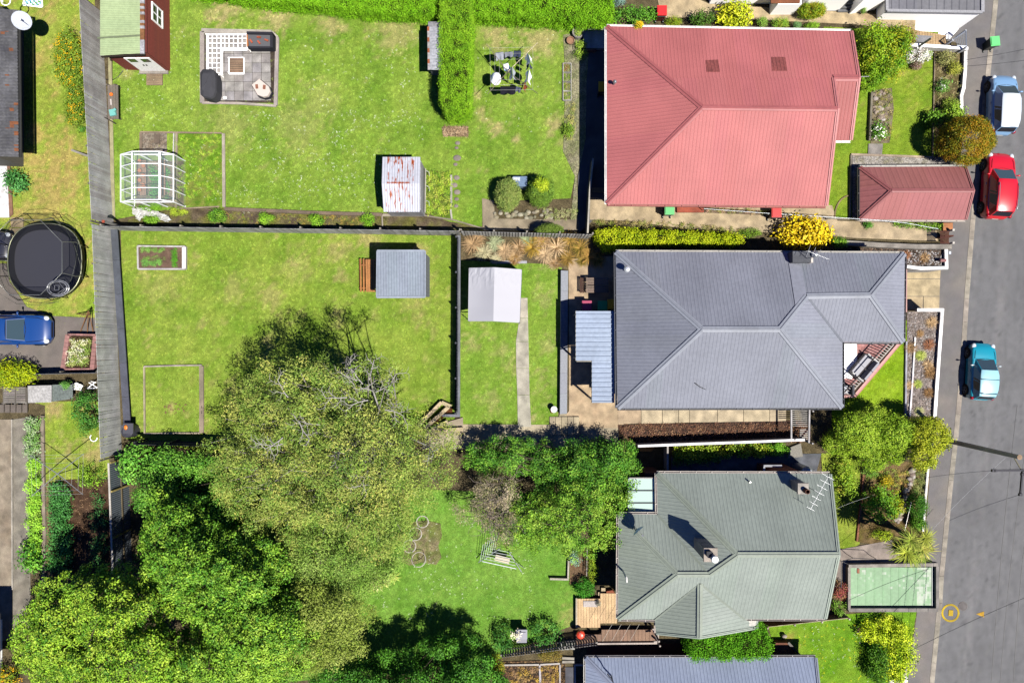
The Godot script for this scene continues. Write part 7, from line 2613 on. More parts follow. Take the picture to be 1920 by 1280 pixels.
	b.prism(poly([1136, 1105, 1148, 1103, 1154, 1112, 1136, 1112]), 0.0, 0.3)
	O("terracotta_step", "orange terracotta step at the top of the timber deck", "step", b, "concrete")
	b = mb("e8d0a8")
	b.box(P(1131, 1104, 0.1), Vector3(0.25, 0.2, 0.2)); b.box(P(1126, 1112, 0.1), Vector3(0.3, 0.2, 0.2))
	O("stone_blocks", "two pale stone blocks beside the terracotta step", "stone", b, "stone")
	# lower terrace with brown boards
	t = T("lower_terrace", "brown boarded terrace with a white edge south of the green house", "terrace", P(1140, 1195))
	for i in 22:
		b = mb("b08c74")
		b.col = vary(b.col, 0.08)
		b.beam(P(1083 + i * 6.9, 1189 if i < 7 else 1180, 0.35), P(1083 + i * 6.9, 1212 if i < 6 else 1205, 0.35), 0.21, 0.05)
		M("board", b, "wood", t)
	b = mb("5c4430")
	b.prism(poly([1082, 1190, 1126, 1183, 1232, 1180, 1232, 1204, 1122, 1204, 1084, 1212]), 0.0, 0.31)
	M("base", b, "wood", t)
	b = mb("e8d8cc")
	b.beam(P(1120, 1206, 0.45), P(1232, 1205, 0.45), 0.1, 0.14)
	M("edge_board", b, "wood", t)
	t = T("pergola_rail", "white rail and posts at the end of the brown terrace", "rail", P(1230, 1190))
	for q in [[1228, 1164, 1228, 1186, 2.4], [1224, 1178, 1235, 1203, 1.2], [1234, 1188, 1234, 1204, 1.2], [1226, 1203, 1235, 1202, 1.2]]:
		b = mb("ecdcd0")
		b.beam(P(q[0], q[1], q[4]), P(q[2], q[3], q[4]), 0.09, 0.1)
		M("bar", b, "wood", t)
	for q in [[1228, 1186, 2.4], [1234, 1203, 1.2]]:
		b = mb("dcd0c4")
		b.box(P(q[0], q[1], q[2] / 2), Vector3(0.09, q[2], 0.09))
		M("post", b, "wood", t)
	for i in 4:
		b = mb("e0d8c8")
		b.tube([P(1148 + i * 17, 1170, 1.9), P(1130 + i * 17, 1202, 1.9)], 0.008, 0.008, 4)
		O("washing_line", ["leftmost white washing line over the brown terrace", "second white washing line over the brown terrace", "third white washing line over the brown terrace", "rightmost white washing line over the brown terrace"][i], "washing line", b, "plastic", "washing lines over the brown terrace")
	t = T("kettle_grill", "round orange red kettle grill on the brown terrace", "grill", P(1088, 1187))
	b = mb("f05038")
	b.lathe(P(1088, 1187, 0.6) * Vector3(1, 0, 1), [[0.05, 0.5], [0.2, 0.6], [0.26, 0.75], [0.24, 0.88], [0.14, 0.97], [0.0, 1.0]], 18)
	M("bowl", b, "plastic", t)
	b = mb("301c18")
	b.box(P(1088, 1187, 1.02), Vector3(0.1, 0.03, 0.03))
	M("handle", b, "plastic", t)
	for k in 3:
		b = mb("2c2c2e")
		var a := TAU * k / 3
		b.tube([P(1088, 1187, 0.6) * Vector3(1, 0, 1) + Vector3(cos(a) * 0.1, 0.6, sin(a) * 0.1), P(1088, 1187, 0.6) * Vector3(1, 0, 1) + Vector3(cos(a) * 0.25, 0.36, sin(a) * 0.25)], 0.015, 0.015)
		M("leg", b, "steel", t)
	t = T("paving_slabs", "three pale paving slabs beside the brown terrace", "paving", P(1065, 1210))
	for i in 3:
		b = mb("c8c8c0")
		b.box(P(1053 + i * 10, 1209.5 - i * 0.5, 0.2), Vector3(0.28, 0.4, 0.42))
		M("slab", b, "concrete", t)
	b = mb("d0c8b8")
	for i in 2: b.beam(P(1054, 1240 - i * 7, 0.1), P(1078, 1240 - i * 6, 0.1), 0.15, 0.12)
	O("concrete_steps", "two narrow pale concrete steps below the paving slabs", "steps", b, "concrete")
	# grey fence, compost bin
	var f0 := P(940, 1233, 1.2)
	var f1 := P(1120, 1209, 1.2)
	f0.y = 0; f1.y = 0
	fence("bottom_fence", "grey paling fence between the dark tree and the brown terrace", f0, f1, 1.2, 0.11, 0.05, ["a09c98", "908c88", "b0aca8"], "b8b0a8", 1.0)
	t = T("compost_bin", "grey square compost bin among dark shrubs above the bottom fence", "compost bin", P(978, 1190))
	b = mb("7c7c88")
	b.box(P(978, 1191, 0.4), Vector3(0.62, 0.8, 0.55))
	M("body", b, "plastic", t)
	b = mb("8a8a96")
	b.box(P(978, 1189, 0.83), Vector3(0.68, 0.06, 0.58)); b.box(P(978, 1187, 0.88), Vector3(0.5, 0.05, 0.12))
	M("lid", b, "plastic", t)
	bush("laurel_shrub", "dark green shrub left of the grey compost bin", 945, 1196, 26, 30, 1.2, "mid", ["44802c", "5c983c", "336820"])
	bush("laurel_shrub", "dark green shrub right of the grey compost bin", 1020, 1186, 34, 24, 1.2, "mid", ["44802c", "5c983c", "336820"])
	cover("white_blooms", "cluster of white blooms beside the grey compost bin", rect(958, 1172, 974, 1184), 9, "flower", ["f0e4cc", "e8dcc4"], 1.0, 1.0, "flowers")
	# bottom edge garden
	G("garden_bed", sheet(poly([940, 1240, 1060, 1236, 1060, 1400, 900, 1400]), 0.05, 0.25, speckle(73.0, ["a8825c", "8c6848", "b89468", "b8a050"], 40.0, 12.0)), "chips")
	cover("ochre_plants", "ochre and yellow low plants in the bed at the bottom edge", rect(950, 1246, 1050, 1300), 70, "cover", ["c8a844", "a88838", "b8945c"], 0.6, 0.06, "plants", null, 0.1)
	t = T("bed_edging", "white timber edging round the beds at the bottom edge", "edging", P(1050, 1262))
	edging(t, "board", [945, 1247, 1011, 1246], 0.1, 0.14, "dcd4cc")
	edging(t, "board", [1012, 1247, 1014, 1300], 0.12, 0.14, "e4e0e0")
	edging(t, "board", [1013, 1246, 1050, 1244], 0.1, 0.13, "e4dcd4")
	edging(t, "board", [1050, 1246, 1050, 1300], 0.1, 0.14, "e0dcd8")
	edging(t, "board", [1078, 1246, 1079, 1300], 0.1, 0.14, "e0dcd8")
	edging(t, "board", [1079, 1247, 1094, 1247], 0.1, 0.13, "e0dcd8")
	b = mb("6c6c74")
	b.prism(rect(1052, 1250, 1077, 1400), 0.0, 0.05)
	O("dark_paving", "dark paving strip between white edgings at the bottom edge", "paving", b, "concrete")
	bush("rust_shrub", "brownish green shrub at the end of the bottom fence", 1030, 1228, 24, 13, 0.8, "small", ["8c7c34", "6c6c28", "a88c44"])
	bush("gold_shrub", "yellow leaved shrub at the right end of the dark tree", 930, 1252, 16, 26, 1.2, "small", ["a8a41c", "7c9420", "c8b828"])
	b = mb("7c4434")
	b.prism(poly([1100, 1206, 1290, 1206, 1300, 1232, 1100, 1232]), 0.0, 0.04)
	O("brick_path", "dark red brick path between the terrace and the blue grey roof", "path", b, "concrete")
	# lower hedge between green house and blue roof
	hedge("clipped_shrubbery", "dense rounded green hedge between the green house and the blue grey roof", poly([1296, 1182, 1330, 1190, 1425, 1172, 1444, 1190, 1450, 1215, 1440, 1236, 1300, 1238, 1292, 1215], 2.6), 2.7, ["5c9c1c", "74b428", "468414"], 34.0, "hedge", 1.05, 0.16)
	# brick wing, timber walk
	b = mb("9c5c40")
	b.prism(poly([1455, 1205, 1480, 1205, 1506, 1245, 1450, 1245], 0.5), 0.0, 0.5)
	O("brick_wing", "brown brick wall corner beside the lawn at the bottom edge", "wall", b, "concrete")
	b = mb("4c3c34")
	b.beam(P(1478, 1204, 0.6), P(1502, 1230, 0.6), 0.14, 0.08)
	O("wall_gutter", "dark gutter along the brown brick wall corner", "gutter", b, "roof")
	b = mb("d8ccbc")
	b.ball(P(1471, 1192, 0.2), Vector3(0.18, 0.16, 0.14), 8)
	O("pale_stone", "single pale stone beside the brick wall corner", "stone", b, "stone")
	f0 = P(1440, 1175, 0.7)
	f1 = P(1594, 1158, 0.7)
	f0.y = 0; f1.y = 0
	fence("low_board_fence", "low mossy board fence along the south side of the green house", f0, f1, 0.7, 0.3, 0.01, ["a89468", "988458", "b4a074"], "e8dcc8", -1.0)

func lobes_in(list: Array, n: int, seed: int) -> Array:   # list of ellipses [x, y, rx, ry, low, high, rmin, rmax]
	var r := RandomNumberGenerator.new()
	r.seed = seed
	var out := []
	var total := 0.0
	for q in list: total += q[2] * q[3]
	for q in list:
		var k := int(ceil(n * q[2] * q[3] / total))
		var tries := 0
		var mine := []
		while mine.size() < k and tries < 4000:
			tries += 1
			var a := r.randf() * TAU
			var d := sqrt(r.randf())
			var x: float = q[0] + cos(a) * d * q[2]
			var y: float = q[1] + sin(a) * d * q[3]
			var rad := r.randf_range(q[6], q[7])
			var ok := true
			for e in mine:
				if Vector2(x - e[0], y - e[1]).length() * S < (rad + e[3]) * 0.6: ok = false
			if ok: mine.append([x, y, lerpf(q[5], q[4], d * d) + r.randf_range(-0.9, 0.7), rad])
		out += mine
	return out

func twig(b: MB, p: Vector3, d: Vector3, ln: float, r: float, depth: int) -> void:
	var pts := [p]
	var q := p
	var v := d
	for i in 4:
		v = (v + Vector3(R(-.28, .28), R(-.16, .16), R(-.28, .28))).normalized()
		q = q + v * ln / 4.0
		pts.append(q)
	b.tube(pts, r, r * 0.5, 5)
	if depth > 0:
		for i in 4:
			var s: Vector3 = pts[1 + i % 4]
			var side := v.cross(Vector3.UP).normalized() * (1.0 if i % 2 else -1.0)
			twig(b, s, (v * 0.6 + side * R(0.5, 1.0) + Vector3.UP * R(-.1, .35)).normalized(), ln * R(0.4, 0.65), r * 0.55, depth - 1)

func trees() -> void:
	# the big birch: thin olive foliage with bare white branches showing through
	var lb := lobes_in([[560, 775, 115, 80, 5.5, 8.0, 0.6, 1.0], [500, 900, 95, 85, 4.5, 7.5, 0.7, 1.0], [650, 860, 145, 115, 6.0, 9.0, 0.6, 1.1], [775, 875, 72, 75, 2.8, 4.8, 0.6, 1.0], [640, 970, 125, 65, 5.0, 7.5, 0.6, 1.0], [585, 715, 70, 40, 7.5, 9.2, 0.35, 0.6], [690, 705, 55, 32, 8.2, 9.4, 0.3, 0.5], [430, 850, 40, 90, 4.5, 7, 0.35, 0.6]], 175, 11)
	var t := tree("birch_tree", "tall birch with thin olive leaves and bare white branches over the middle lawn", 720, 800, lb, "fine", ["8ca048", "7c963e", "9caa52", "708e36", "a8ac58", "5e8230", "b4b45c", "7c9c40"], "c8c0b4", 3.4, 1.0)
	var b := mb("e2dcd4")
	var root := P(722, 795, 4.0)
	for q in [[P(700, 735, 8.4), 0.08], [P(664, 722, 8.2), 0.055], [P(735, 765, 7.6), 0.06], [P(640, 830, 7.6), 0.09], [P(590, 795, 7.2), 0.07], [P(800, 835, 6.5), 0.06], [P(520, 835, 6.8), 0.06], [P(690, 880, 7.8), 0.07]]:
		limb(b, root, q[0], q[1] * 0.9, q[1] * 0.5, 0.12)
		var dd: Vector3 = (q[0] - root).normalized()
		twig(b, q[0], (dd + Vector3.UP * 0.2).normalized(), 1.1, q[1] * 0.5, 2)
	for q in [[668, 715, 8.6, -0.5, -0.5], [692, 712, 8.8, 0.1, -0.8], [704, 735, 8.6, 0.5, -0.3], [650, 745, 8.6, -0.8, 0.1], [722, 768, 8.2, 0.7, -0.1], [540, 745, 8.6, -0.4, -0.8], [560, 790, 8.2, 0.4, 0.5], [530, 820, 8.0, -0.8, 0.5], [690, 750, 8.8, -0.7, 0.1], [725, 735, 8.6, 0.6, -0.8], [680, 720, 9.0, -0.6, -0.5]]:
		twig(b, P(q[0], q[1], q[2]), Vector3(q[3], 0.1, q[4]).normalized(), 1.0, 0.035, 2)
	M("bare_branches", b, "wood", t, "bare bone white branches")
	# denser green shoots of the birch's lower side
	lb = lobes_in([[640, 1045, 100, 60, 4.0, 6.0, 0.7, 1.0], [700, 1010, 66, 50, 3.0, 5.0, 0.6, 0.9]], 38, 12)
	tree("willow_tree", "fine leaved fresh green tree between the birch and the lower lawn", 660, 1050, lb, "fine", ["7ca03c", "8cac4a", "6c9038", "98b058"], "a89880", 5.5, 0.95)
	lb = lobes_in([[610, 1165, 72, 62, 4.5, 6.5, 0.7, 1.0], [560, 1210, 50, 40, 4.0, 6.0, 0.6, 0.9]], 24, 13)
	tree("maple_tree", "olive green feathery tree at the lower left of the lower lawn", 600, 1170, lb, "fine", ["84983a", "94a448", "748a32", "9ca854"], "8c7c64", 5.5, 1.0)
	# broadleaf trees along the lower left
	lb = lobes_in([[190, 1150, 125, 80, 4.5, 8.0, 0.42, 0.75], [95, 1205, 60, 75, 3.5, 6.5, 0.4, 0.7], [230, 1240, 150, 60, 4.5, 8.0, 0.45, 0.8]], 190, 21)
	tree("sycamore_tree", "large broad leaved green tree filling the lower left corner", 190, 1170, lb, "big", ["729e24", "8ab02c", "568420", "9cba36", "44741a", "a8c040"], "6c5c48", 2.5, 0.5)
	lb = lobes_in([[355, 1055, 85, 90, 4.0, 7.5, 0.42, 0.75], [318, 975, 42, 55, 3.5, 6.0, 0.4, 0.7], [430, 1090, 110, 90, 4.5, 8.0, 0.42, 0.78]], 180, 22)
	tree("sycamore_tree", "broad leaved green tree between the slate iron fence and the birch", 370, 1060, lb, "big", ["6a9a28", "82ac32", "4c8020", "94b63c", "386818", "5e8e26"], "6c5c48", 2.5, 0.5)
	lb = lobes_in([[480, 1190, 120, 90, 4.5, 8.0, 0.42, 0.75], [400, 1250, 110, 50, 4.0, 7.5, 0.42, 0.75]], 150, 23)
	tree("sycamore_tree", "broad leaved yellow green tree at the bottom edge left of the feathery tree", 460, 1210, lb, "big", ["729e28", "8ab232", "548422", "9cbc40", "44761e"], "6c5c48", 2.5, 0.48)
	lb = lobes_in([[345, 892, 60, 40, 1.8, 3.0, 0.6, 0.95], [310, 930, 45, 35, 2.0, 3.4, 0.6, 0.9], [400, 965, 60, 50, 2.4, 4.0, 0.6, 1.0]], 34, 24)
	tree("elder_tree", "darker green tree in front of the black fence below the sandpit square", 340, 900, lb, "broad", ["528a28", "669c30", "3a6e1e", "7cac3c"], "6c5c48", 4.5, 0.65)
	bush("hazel_bush", "bright green leafy bush at the end of the tall fence above the slate iron fence", 256, 868, 34, 36, 1.9, "broad", ["58982c", "74b03c", "468424", "84b84c"], "", "shrub", 18.0)
	# black stained fence south of the middle lawn
	var f0 := P(250, 833, 1.5)
	var f1 := P(440, 838, 1.5)
	f0.y = 0; f1.y = 0
	fence("dark_fence", "dark stained board fence below the sandpit square", f0, f1, 1.5, 0.16, 0.006, ["3c4048", "34383e", "44484f"], "34383e", 1.0)
	# fruit trees behind the green house
	lb = lobes_in([[1100, 885, 92, 48, 2.0, 3.6, 0.4, 0.7], [960, 857, 88, 26, 1.8, 2.8, 0.36, 0.6], [1150, 865, 40, 36, 2.0, 3.2, 0.4, 0.65]], 100, 31)
	tree("plum_tree", "dense dark and bright green tree along the shaded concrete path", 1070, 860, lb, "broad", ["569028", "6aa230", "3a721c", "86b03c", "2e5e16"], "7c6c58", 4.2, 0.55)
	lb = lobes_in([[1090, 960, 92, 72, 2.2, 4.2, 0.5, 0.85], [1000, 985, 50, 46, 2.0, 3.4, 0.45, 0.8], [1150, 930, 34, 50, 2.2, 3.6, 0.5, 0.8]], 70, 32)
	tree("apple_tree", "light green fruit tree beside the mint green porch roof", 1090, 965, lb, "mid", ["76a82c", "8eb838", "588a22", "a6c448", "48781e"], "8c7c6c", 5.5, 0.95)
	var pk := lobes_in([[930, 930, 42, 46, 2.0, 3.4, 0.35, 0.55], [945, 990, 36, 30, 1.8, 2.8, 0.3, 0.5], [885, 950, 25, 25, 2, 2.6, 0.3, 0.45]], 24, 33)
	t = tree("smoke_bush", "dusty pinkish grey bare twigged bush between the birch and the fruit trees", 930, 960, pk, "fine", ["a89c78", "a49880", "8c9458", "b8a890", "74883c"], "a89484", 4.0, 0.85)
	b = mb("b8a898")
	for i in 40: twig(b, P(R(905, 960), R(900, 1000), 2.6), Vector3(R(-1, 1), 0.4, R(-1, 1)).normalized(), 1.0, 0.02, 1)
	M("twigs", b, "wood", t)
	# dark hedge trees along the bottom
	lb = lobes_in([[800, 1292, 150, 36, 2.8, 4.4, 0.5, 0.85], [885, 1272, 52, 36, 2.8, 4.2, 0.5, 0.8], [670, 1286, 80, 34, 2.8, 4.6, 0.5, 0.8]], 92, 41)
	tree("laurel_tree", "dark green hedge tree along the bottom edge throwing a black shadow on the lower lawn", 800, 1275, lb, "broad", ["40781c", "549028", "30641a", "64a030"], "5c4c3c", 4.2, 0.66)
	pk = lobes_in([[740, 1236, 60, 14, 1.8, 3.2, 0.28, 0.45], [840, 1212, 60, 16, 2.2, 3.6, 0.28, 0.45]], 18, 42)
	tree("laurel_tree", "spindly top shoots of the dark hedge tree reaching up into its shadow", 790, 1250, pk, "broad", ["4c8420", "60982c", "386c1c"], "5c4c3c", 6.0, 0.55)
	# the two clipped balls and the rest of the rear garden of the red house
	bush("clipped_ball", "clipped grey green ball shrub left of the blue bin shed", 952, 365, 24, 30, 1.9, "hedge", ["7c9444", "68843c", "8ca050", "a0a85c"], "", "shrub", 40.0)
	bush("clipped_ball", "clipped ball shrub with a bright yellow patch right of the blue bin shed", 1014, 358, 25, 28, 1.9, "hedge", ["6c8c30", "7c9c38", "587c28"], "", "shrub", 40.0)
	bush("golden_shoots", "bright yellow green shoots on the right clipped ball", 1016, 347, 14, 14, 1.1, "small", ["b0c820", "c8d83c", "90b01c"], "", "shrub", 16.0, 1.2)
	var bt := T("garden_cabinet", "small blue and white metal cabinet between the two clipped balls", "cabinet", P(972, 346))
	b = mb("7c94b4")
	b.prism(rect(962, 333, 988, 352, 0.6), 0.0, 0.95)
	M("body", b, "matte", bt)
	b = mb("e0e8f0")
	b.prism(rect(961, 332, 975, 339, 1.0), 0.96, 1.0)
	M("lid", b, "matte", bt)
	var st := T("rock_border", "curved border of pale rocks round the two clipped balls", "rockery", P(985, 400))
	for i in 34:
		b = mb("c8bc9c")
		b.col = vary(L(["c8bc9c", "b4ac94", "d4ccb4", "a4a084"][i % 4]), 0.1)
		b.ball(P(R(927, 1042), R(394, 409), 0.05), Vector3(R(.1, .22), R(.07, .14), R(.09, .18)), 7)
		M("rock", b, "stone", st)
	G("path", sheet(poly([904, 372, 926, 376, 928, 410, 1086, 412, 1086, 432, 905, 432]), 0.05, 0.3, speckle(81.0, ["b0a084", "c0b094", "a09074"], 20.0, 6.0)), "concrete")
	cover("rock_plants", "grey green creeping plants on the rock border", rect(1020, 392, 1084, 412), 60, "cover", ["a8ac78", "90a058", "b8b48c"], 0.5, 0.05, "plants")
	bush("fence_shrub", "round olive shrub poking over the silver fence below the rock border", 1030, 431, 26, 10, 1.6, "hedge", ["6c8430", "587028", "7c943c"], "", "shrub", 30.0)
	# bank and beds behind the red house
	G("bank", sheet(poly([1056, 66, 1108, 54, 1100, 150, 1098, 260, 1090, 300, 1082, 330, 1084, 412, 1070, 412, 1078, 330, 1056, 285, 1060, 150]), 0.05, 0.2, speckle(82.0, ["b0a880", "c0b894", "98a064", "a09474"], 60.0, 20.0)), "gravel")
	G("back_paving", sheet(poly([1098, 92, 1150, 92, 1150, 380, 1086, 436, 1084, 410, 1084, 330, 1096, 260]), 0.04, 0.4, speckle(83.0, ["6c6c70", "7c7c80", "5c5c60"], 14.0, 5.0)), "asphalt")
	slab("back_step", "pale concrete step at the north west corner of the red house", rect(1093, 55, 1140, 94), 0.3, "dcd8dc")
	b = mb("a06a5c")
	b.beam(P(1093, 95, 0.2), P(1118, 95, 0.2), 0.08, 0.3)
	O("step_edge", "reddish brick edge below the pale concrete step", "edging", b, "concrete")
	var fr := T("cold_frames", "row of white framed seed beds along the bank behind the red house", "garden frame", P(1064, 150))
	for i in 4:
		var y0 := 118 + i * 17.5
		edging(fr, "frame_board", [1056, y0, 1071, y0, 1071, y0 + 17, 1056, y0 + 17, 1056, y0], 0.05, 0.16, "d8d4cc")
	for i in 4:
		cover("seed_bed", "", rect(1057, 120 + i * 17.5, 1070, 134 + i * 17.5), 16, "cover", [["a07848", "7c8c38"], ["6c8c2c", "8ca43c"], ["a89c58", "88a03c"], ["7c9c34", "b0b060"]][i], 0.4, 0.06, "plants", fr, 0.05)
	var cr := T("concrete_planter", "round concrete ring planter full of weeds at the top of the bank", "planter", P(1083, 65))
	b = mb("b8b4ac")
	b.lathe(P(1083, 65), [[0.36, 0.0], [0.36, 0.4], [0.28, 0.4], [0.28, 0.25], [0.0, 0.25]], 22)
	M("ring", b, "concrete", cr)
	cover("weeds", "", rect(1077, 59, 1089, 71), 14, "cover", ["a0b848", "88a438"], 0.6, 0.28, "plants", cr, 0.1)
	b = mb("b08468")
	b.lathe(P(1069, 79), [[0.18, 0.0], [0.24, 0.3], [0.21, 0.3], [0.18, 0.22], [0.0, 0.22]], 16)
	O("terracotta_pot", "terracotta pot below the concrete ring planter", "flower pot", b, "matte")
	bush("bank_fern", "arching light green fern on the bank beside the concrete step", 1090, 92, 14, 18, 0.7, "small", ["90b038", "a8c44c", "6c9028"])
	bush("bank_shrub", "low round green shrub at the lower end of the seed beds", 1065, 242, 12, 14, 0.7, "small", ["7ca02c", "94b43c", "5c7c20"])
	cover("bank_weeds", "straggly weeds along the bank behind the red house", poly([1056, 190, 1078, 190, 1080, 262, 1058, 262]), 40, "cover", ["a8a85c", "8ca040", "c0b474"], 0.6, 0.06, "weeds", null, 0.1)
	var aw := wall("alley_fence", "thin pale topped board fence along the alley behind the red house", [1112, 298, 1106, 355, 1102, 436], 0.0, 1.3, 0.06, "9c9080", "wood", 0.1, "e4dccc", 1.3, "fence")
	slab("alley_step", "timber boards across the end of the dark alley", rect(1110, 352, 1136, 361), 0.1, "b8a484", "wood")
	bin("wheelie_bin", "yellow lidded wheelie bin standing in the dark alley behind the red house", P(1131, 163, 0.9) * Vector3(1, 0, 1), "2c2c28", "d8a818")
	# south side of the red house
	G("path", sheet(poly([1106, 370, 1300, 380, 1560, 385, 1570, 414, 1755, 420, 1758, 452, 1600, 446, 1540, 440, 1400, 434, 1280, 428, 1180, 414, 1106, 412]), 0.05, 0.35, speckle(84.0, ["e0c8a0", "ecd4ac", "d0b890"], 14.0, 4.0)), "concrete")
	bin("wheelie_bin", "green lidded wheelie bin against the south wall of the red house", P(1256, 393, 1.0) * Vector3(1, 0, 1), "2c3430", "6cc87c")
	bin("wheelie_bin", "red lidded wheelie bin under the pipe rail south of the red house", P(1457, 398, 1.0) * Vector3(1, 0, 1), "3c2420", "e83c3c")
	b = mb("c86448")
	b.prism(poly([1268, 385, 1318, 385, 1318, 399, 1268, 399]), 0.0, 0.25)
	O("red_ramp", "red painted concrete landing beside the green lidded bin", "step", b, "concrete")
	b = mb("b8a088")
	b.prism(poly([1320, 390, 1450, 396, 1450, 404, 1320, 399]), 0.0, 0.12)
	O("wall_planter", "narrow raised flower bed along the south wall of the red house", "planter", b, "soil")
	cover("wall_flowers", "straggly flowers in the narrow bed along the south wall of the red house", poly([1322, 390, 1450, 396, 1450, 403, 1322, 398]), 50, "cover", ["b0a060", "8c9448", "c89c8c", "6c7c34"], 0.5, 0.14, "flowers")
	var pr := T("pipe_rail", "galvanised pipe handrail following the concrete path south of the red house", "handrail", P(1540, 408))
	for q in [[1320, 391, 1445, 400], [1445, 400, 1560, 407], [1560, 407, 1640, 412], [1640, 412, 1700, 418], [1700, 418, 1760, 429]]:
		b = mb("c8d0d8")
		b.tube([P(q[0], q[1], 0.8), P(q[2], q[3], 0.8)], 0.018, 0.018)
		M("rail", b, "steel", pr)
	for q in [[1322, 391], [1389, 396], [1445, 400], [1560, 407], [1640, 412], [1700, 418], [1758, 428]]:
		b = mb("c0c8d0")
		var p := P(q[0], q[1], 0.8)
		b.tube([Vector3(p.x, 0, p.z), p], 0.025, 0.025)
		M("post", b, "steel", pr)
	cover("fence_foot_plants", "mixed brown and green plants along the hedge beside the concrete path", poly([1112, 414, 1240, 416, 1400, 430, 1400, 440, 1240, 432, 1112, 426]), 170, "cover", ["a08c58", "8c9448", "6c8430", "b09c70"], 0.6, 0.06, "plants", null, 0.12)
	hedge("yellow_hedge", "clipped yellow green hedge between the red and the grey house", poly([1112, 436, 1160, 434, 1250, 439, 1386, 445, 1388, 460, 1250, 458, 1150, 465, 1134, 468, 1120, 452], 0.6), 1.45, ["b4c01c", "9cb018", "c4cc2c", "809c1a"], 34.0, "hedge", 1.2, 0.14)
	bush("golden_bush", "bright golden yellow bush beside the grey house chimney", 1508, 436, 51, 32, 1.7, "broad", ["e8c814", "d8b410", "f0d428", "b89c14"], "", "shrub", 24.0)
	bush("path_shrub", "dark green shrub right of the golden bush by the concrete path", 1574, 454, 18, 12, 0.9, "mid", ["6c9c24", "88b438", "447418"])
	bush("path_shrub", "small green clump beside the concrete path left of the golden bush", 1408, 436, 22, 9, 0.6, "small", ["6c9024", "84a834"])
	cover("bank_plants", "tall green plants between the pipe rail and the red garage", poly([1664, 416, 1760, 421, 1760, 430, 1700, 428]), 46, "mid", ["7ca82c", "94bc3c", "5c8c20"], 0.6, 0.1, "plants", null, 0.25)
	bush("rail_fern", "small fern under the pipe rail beside the red garage", 1629, 421, 10, 8, 0.5, "small", ["4c8c28", "68a43c"])

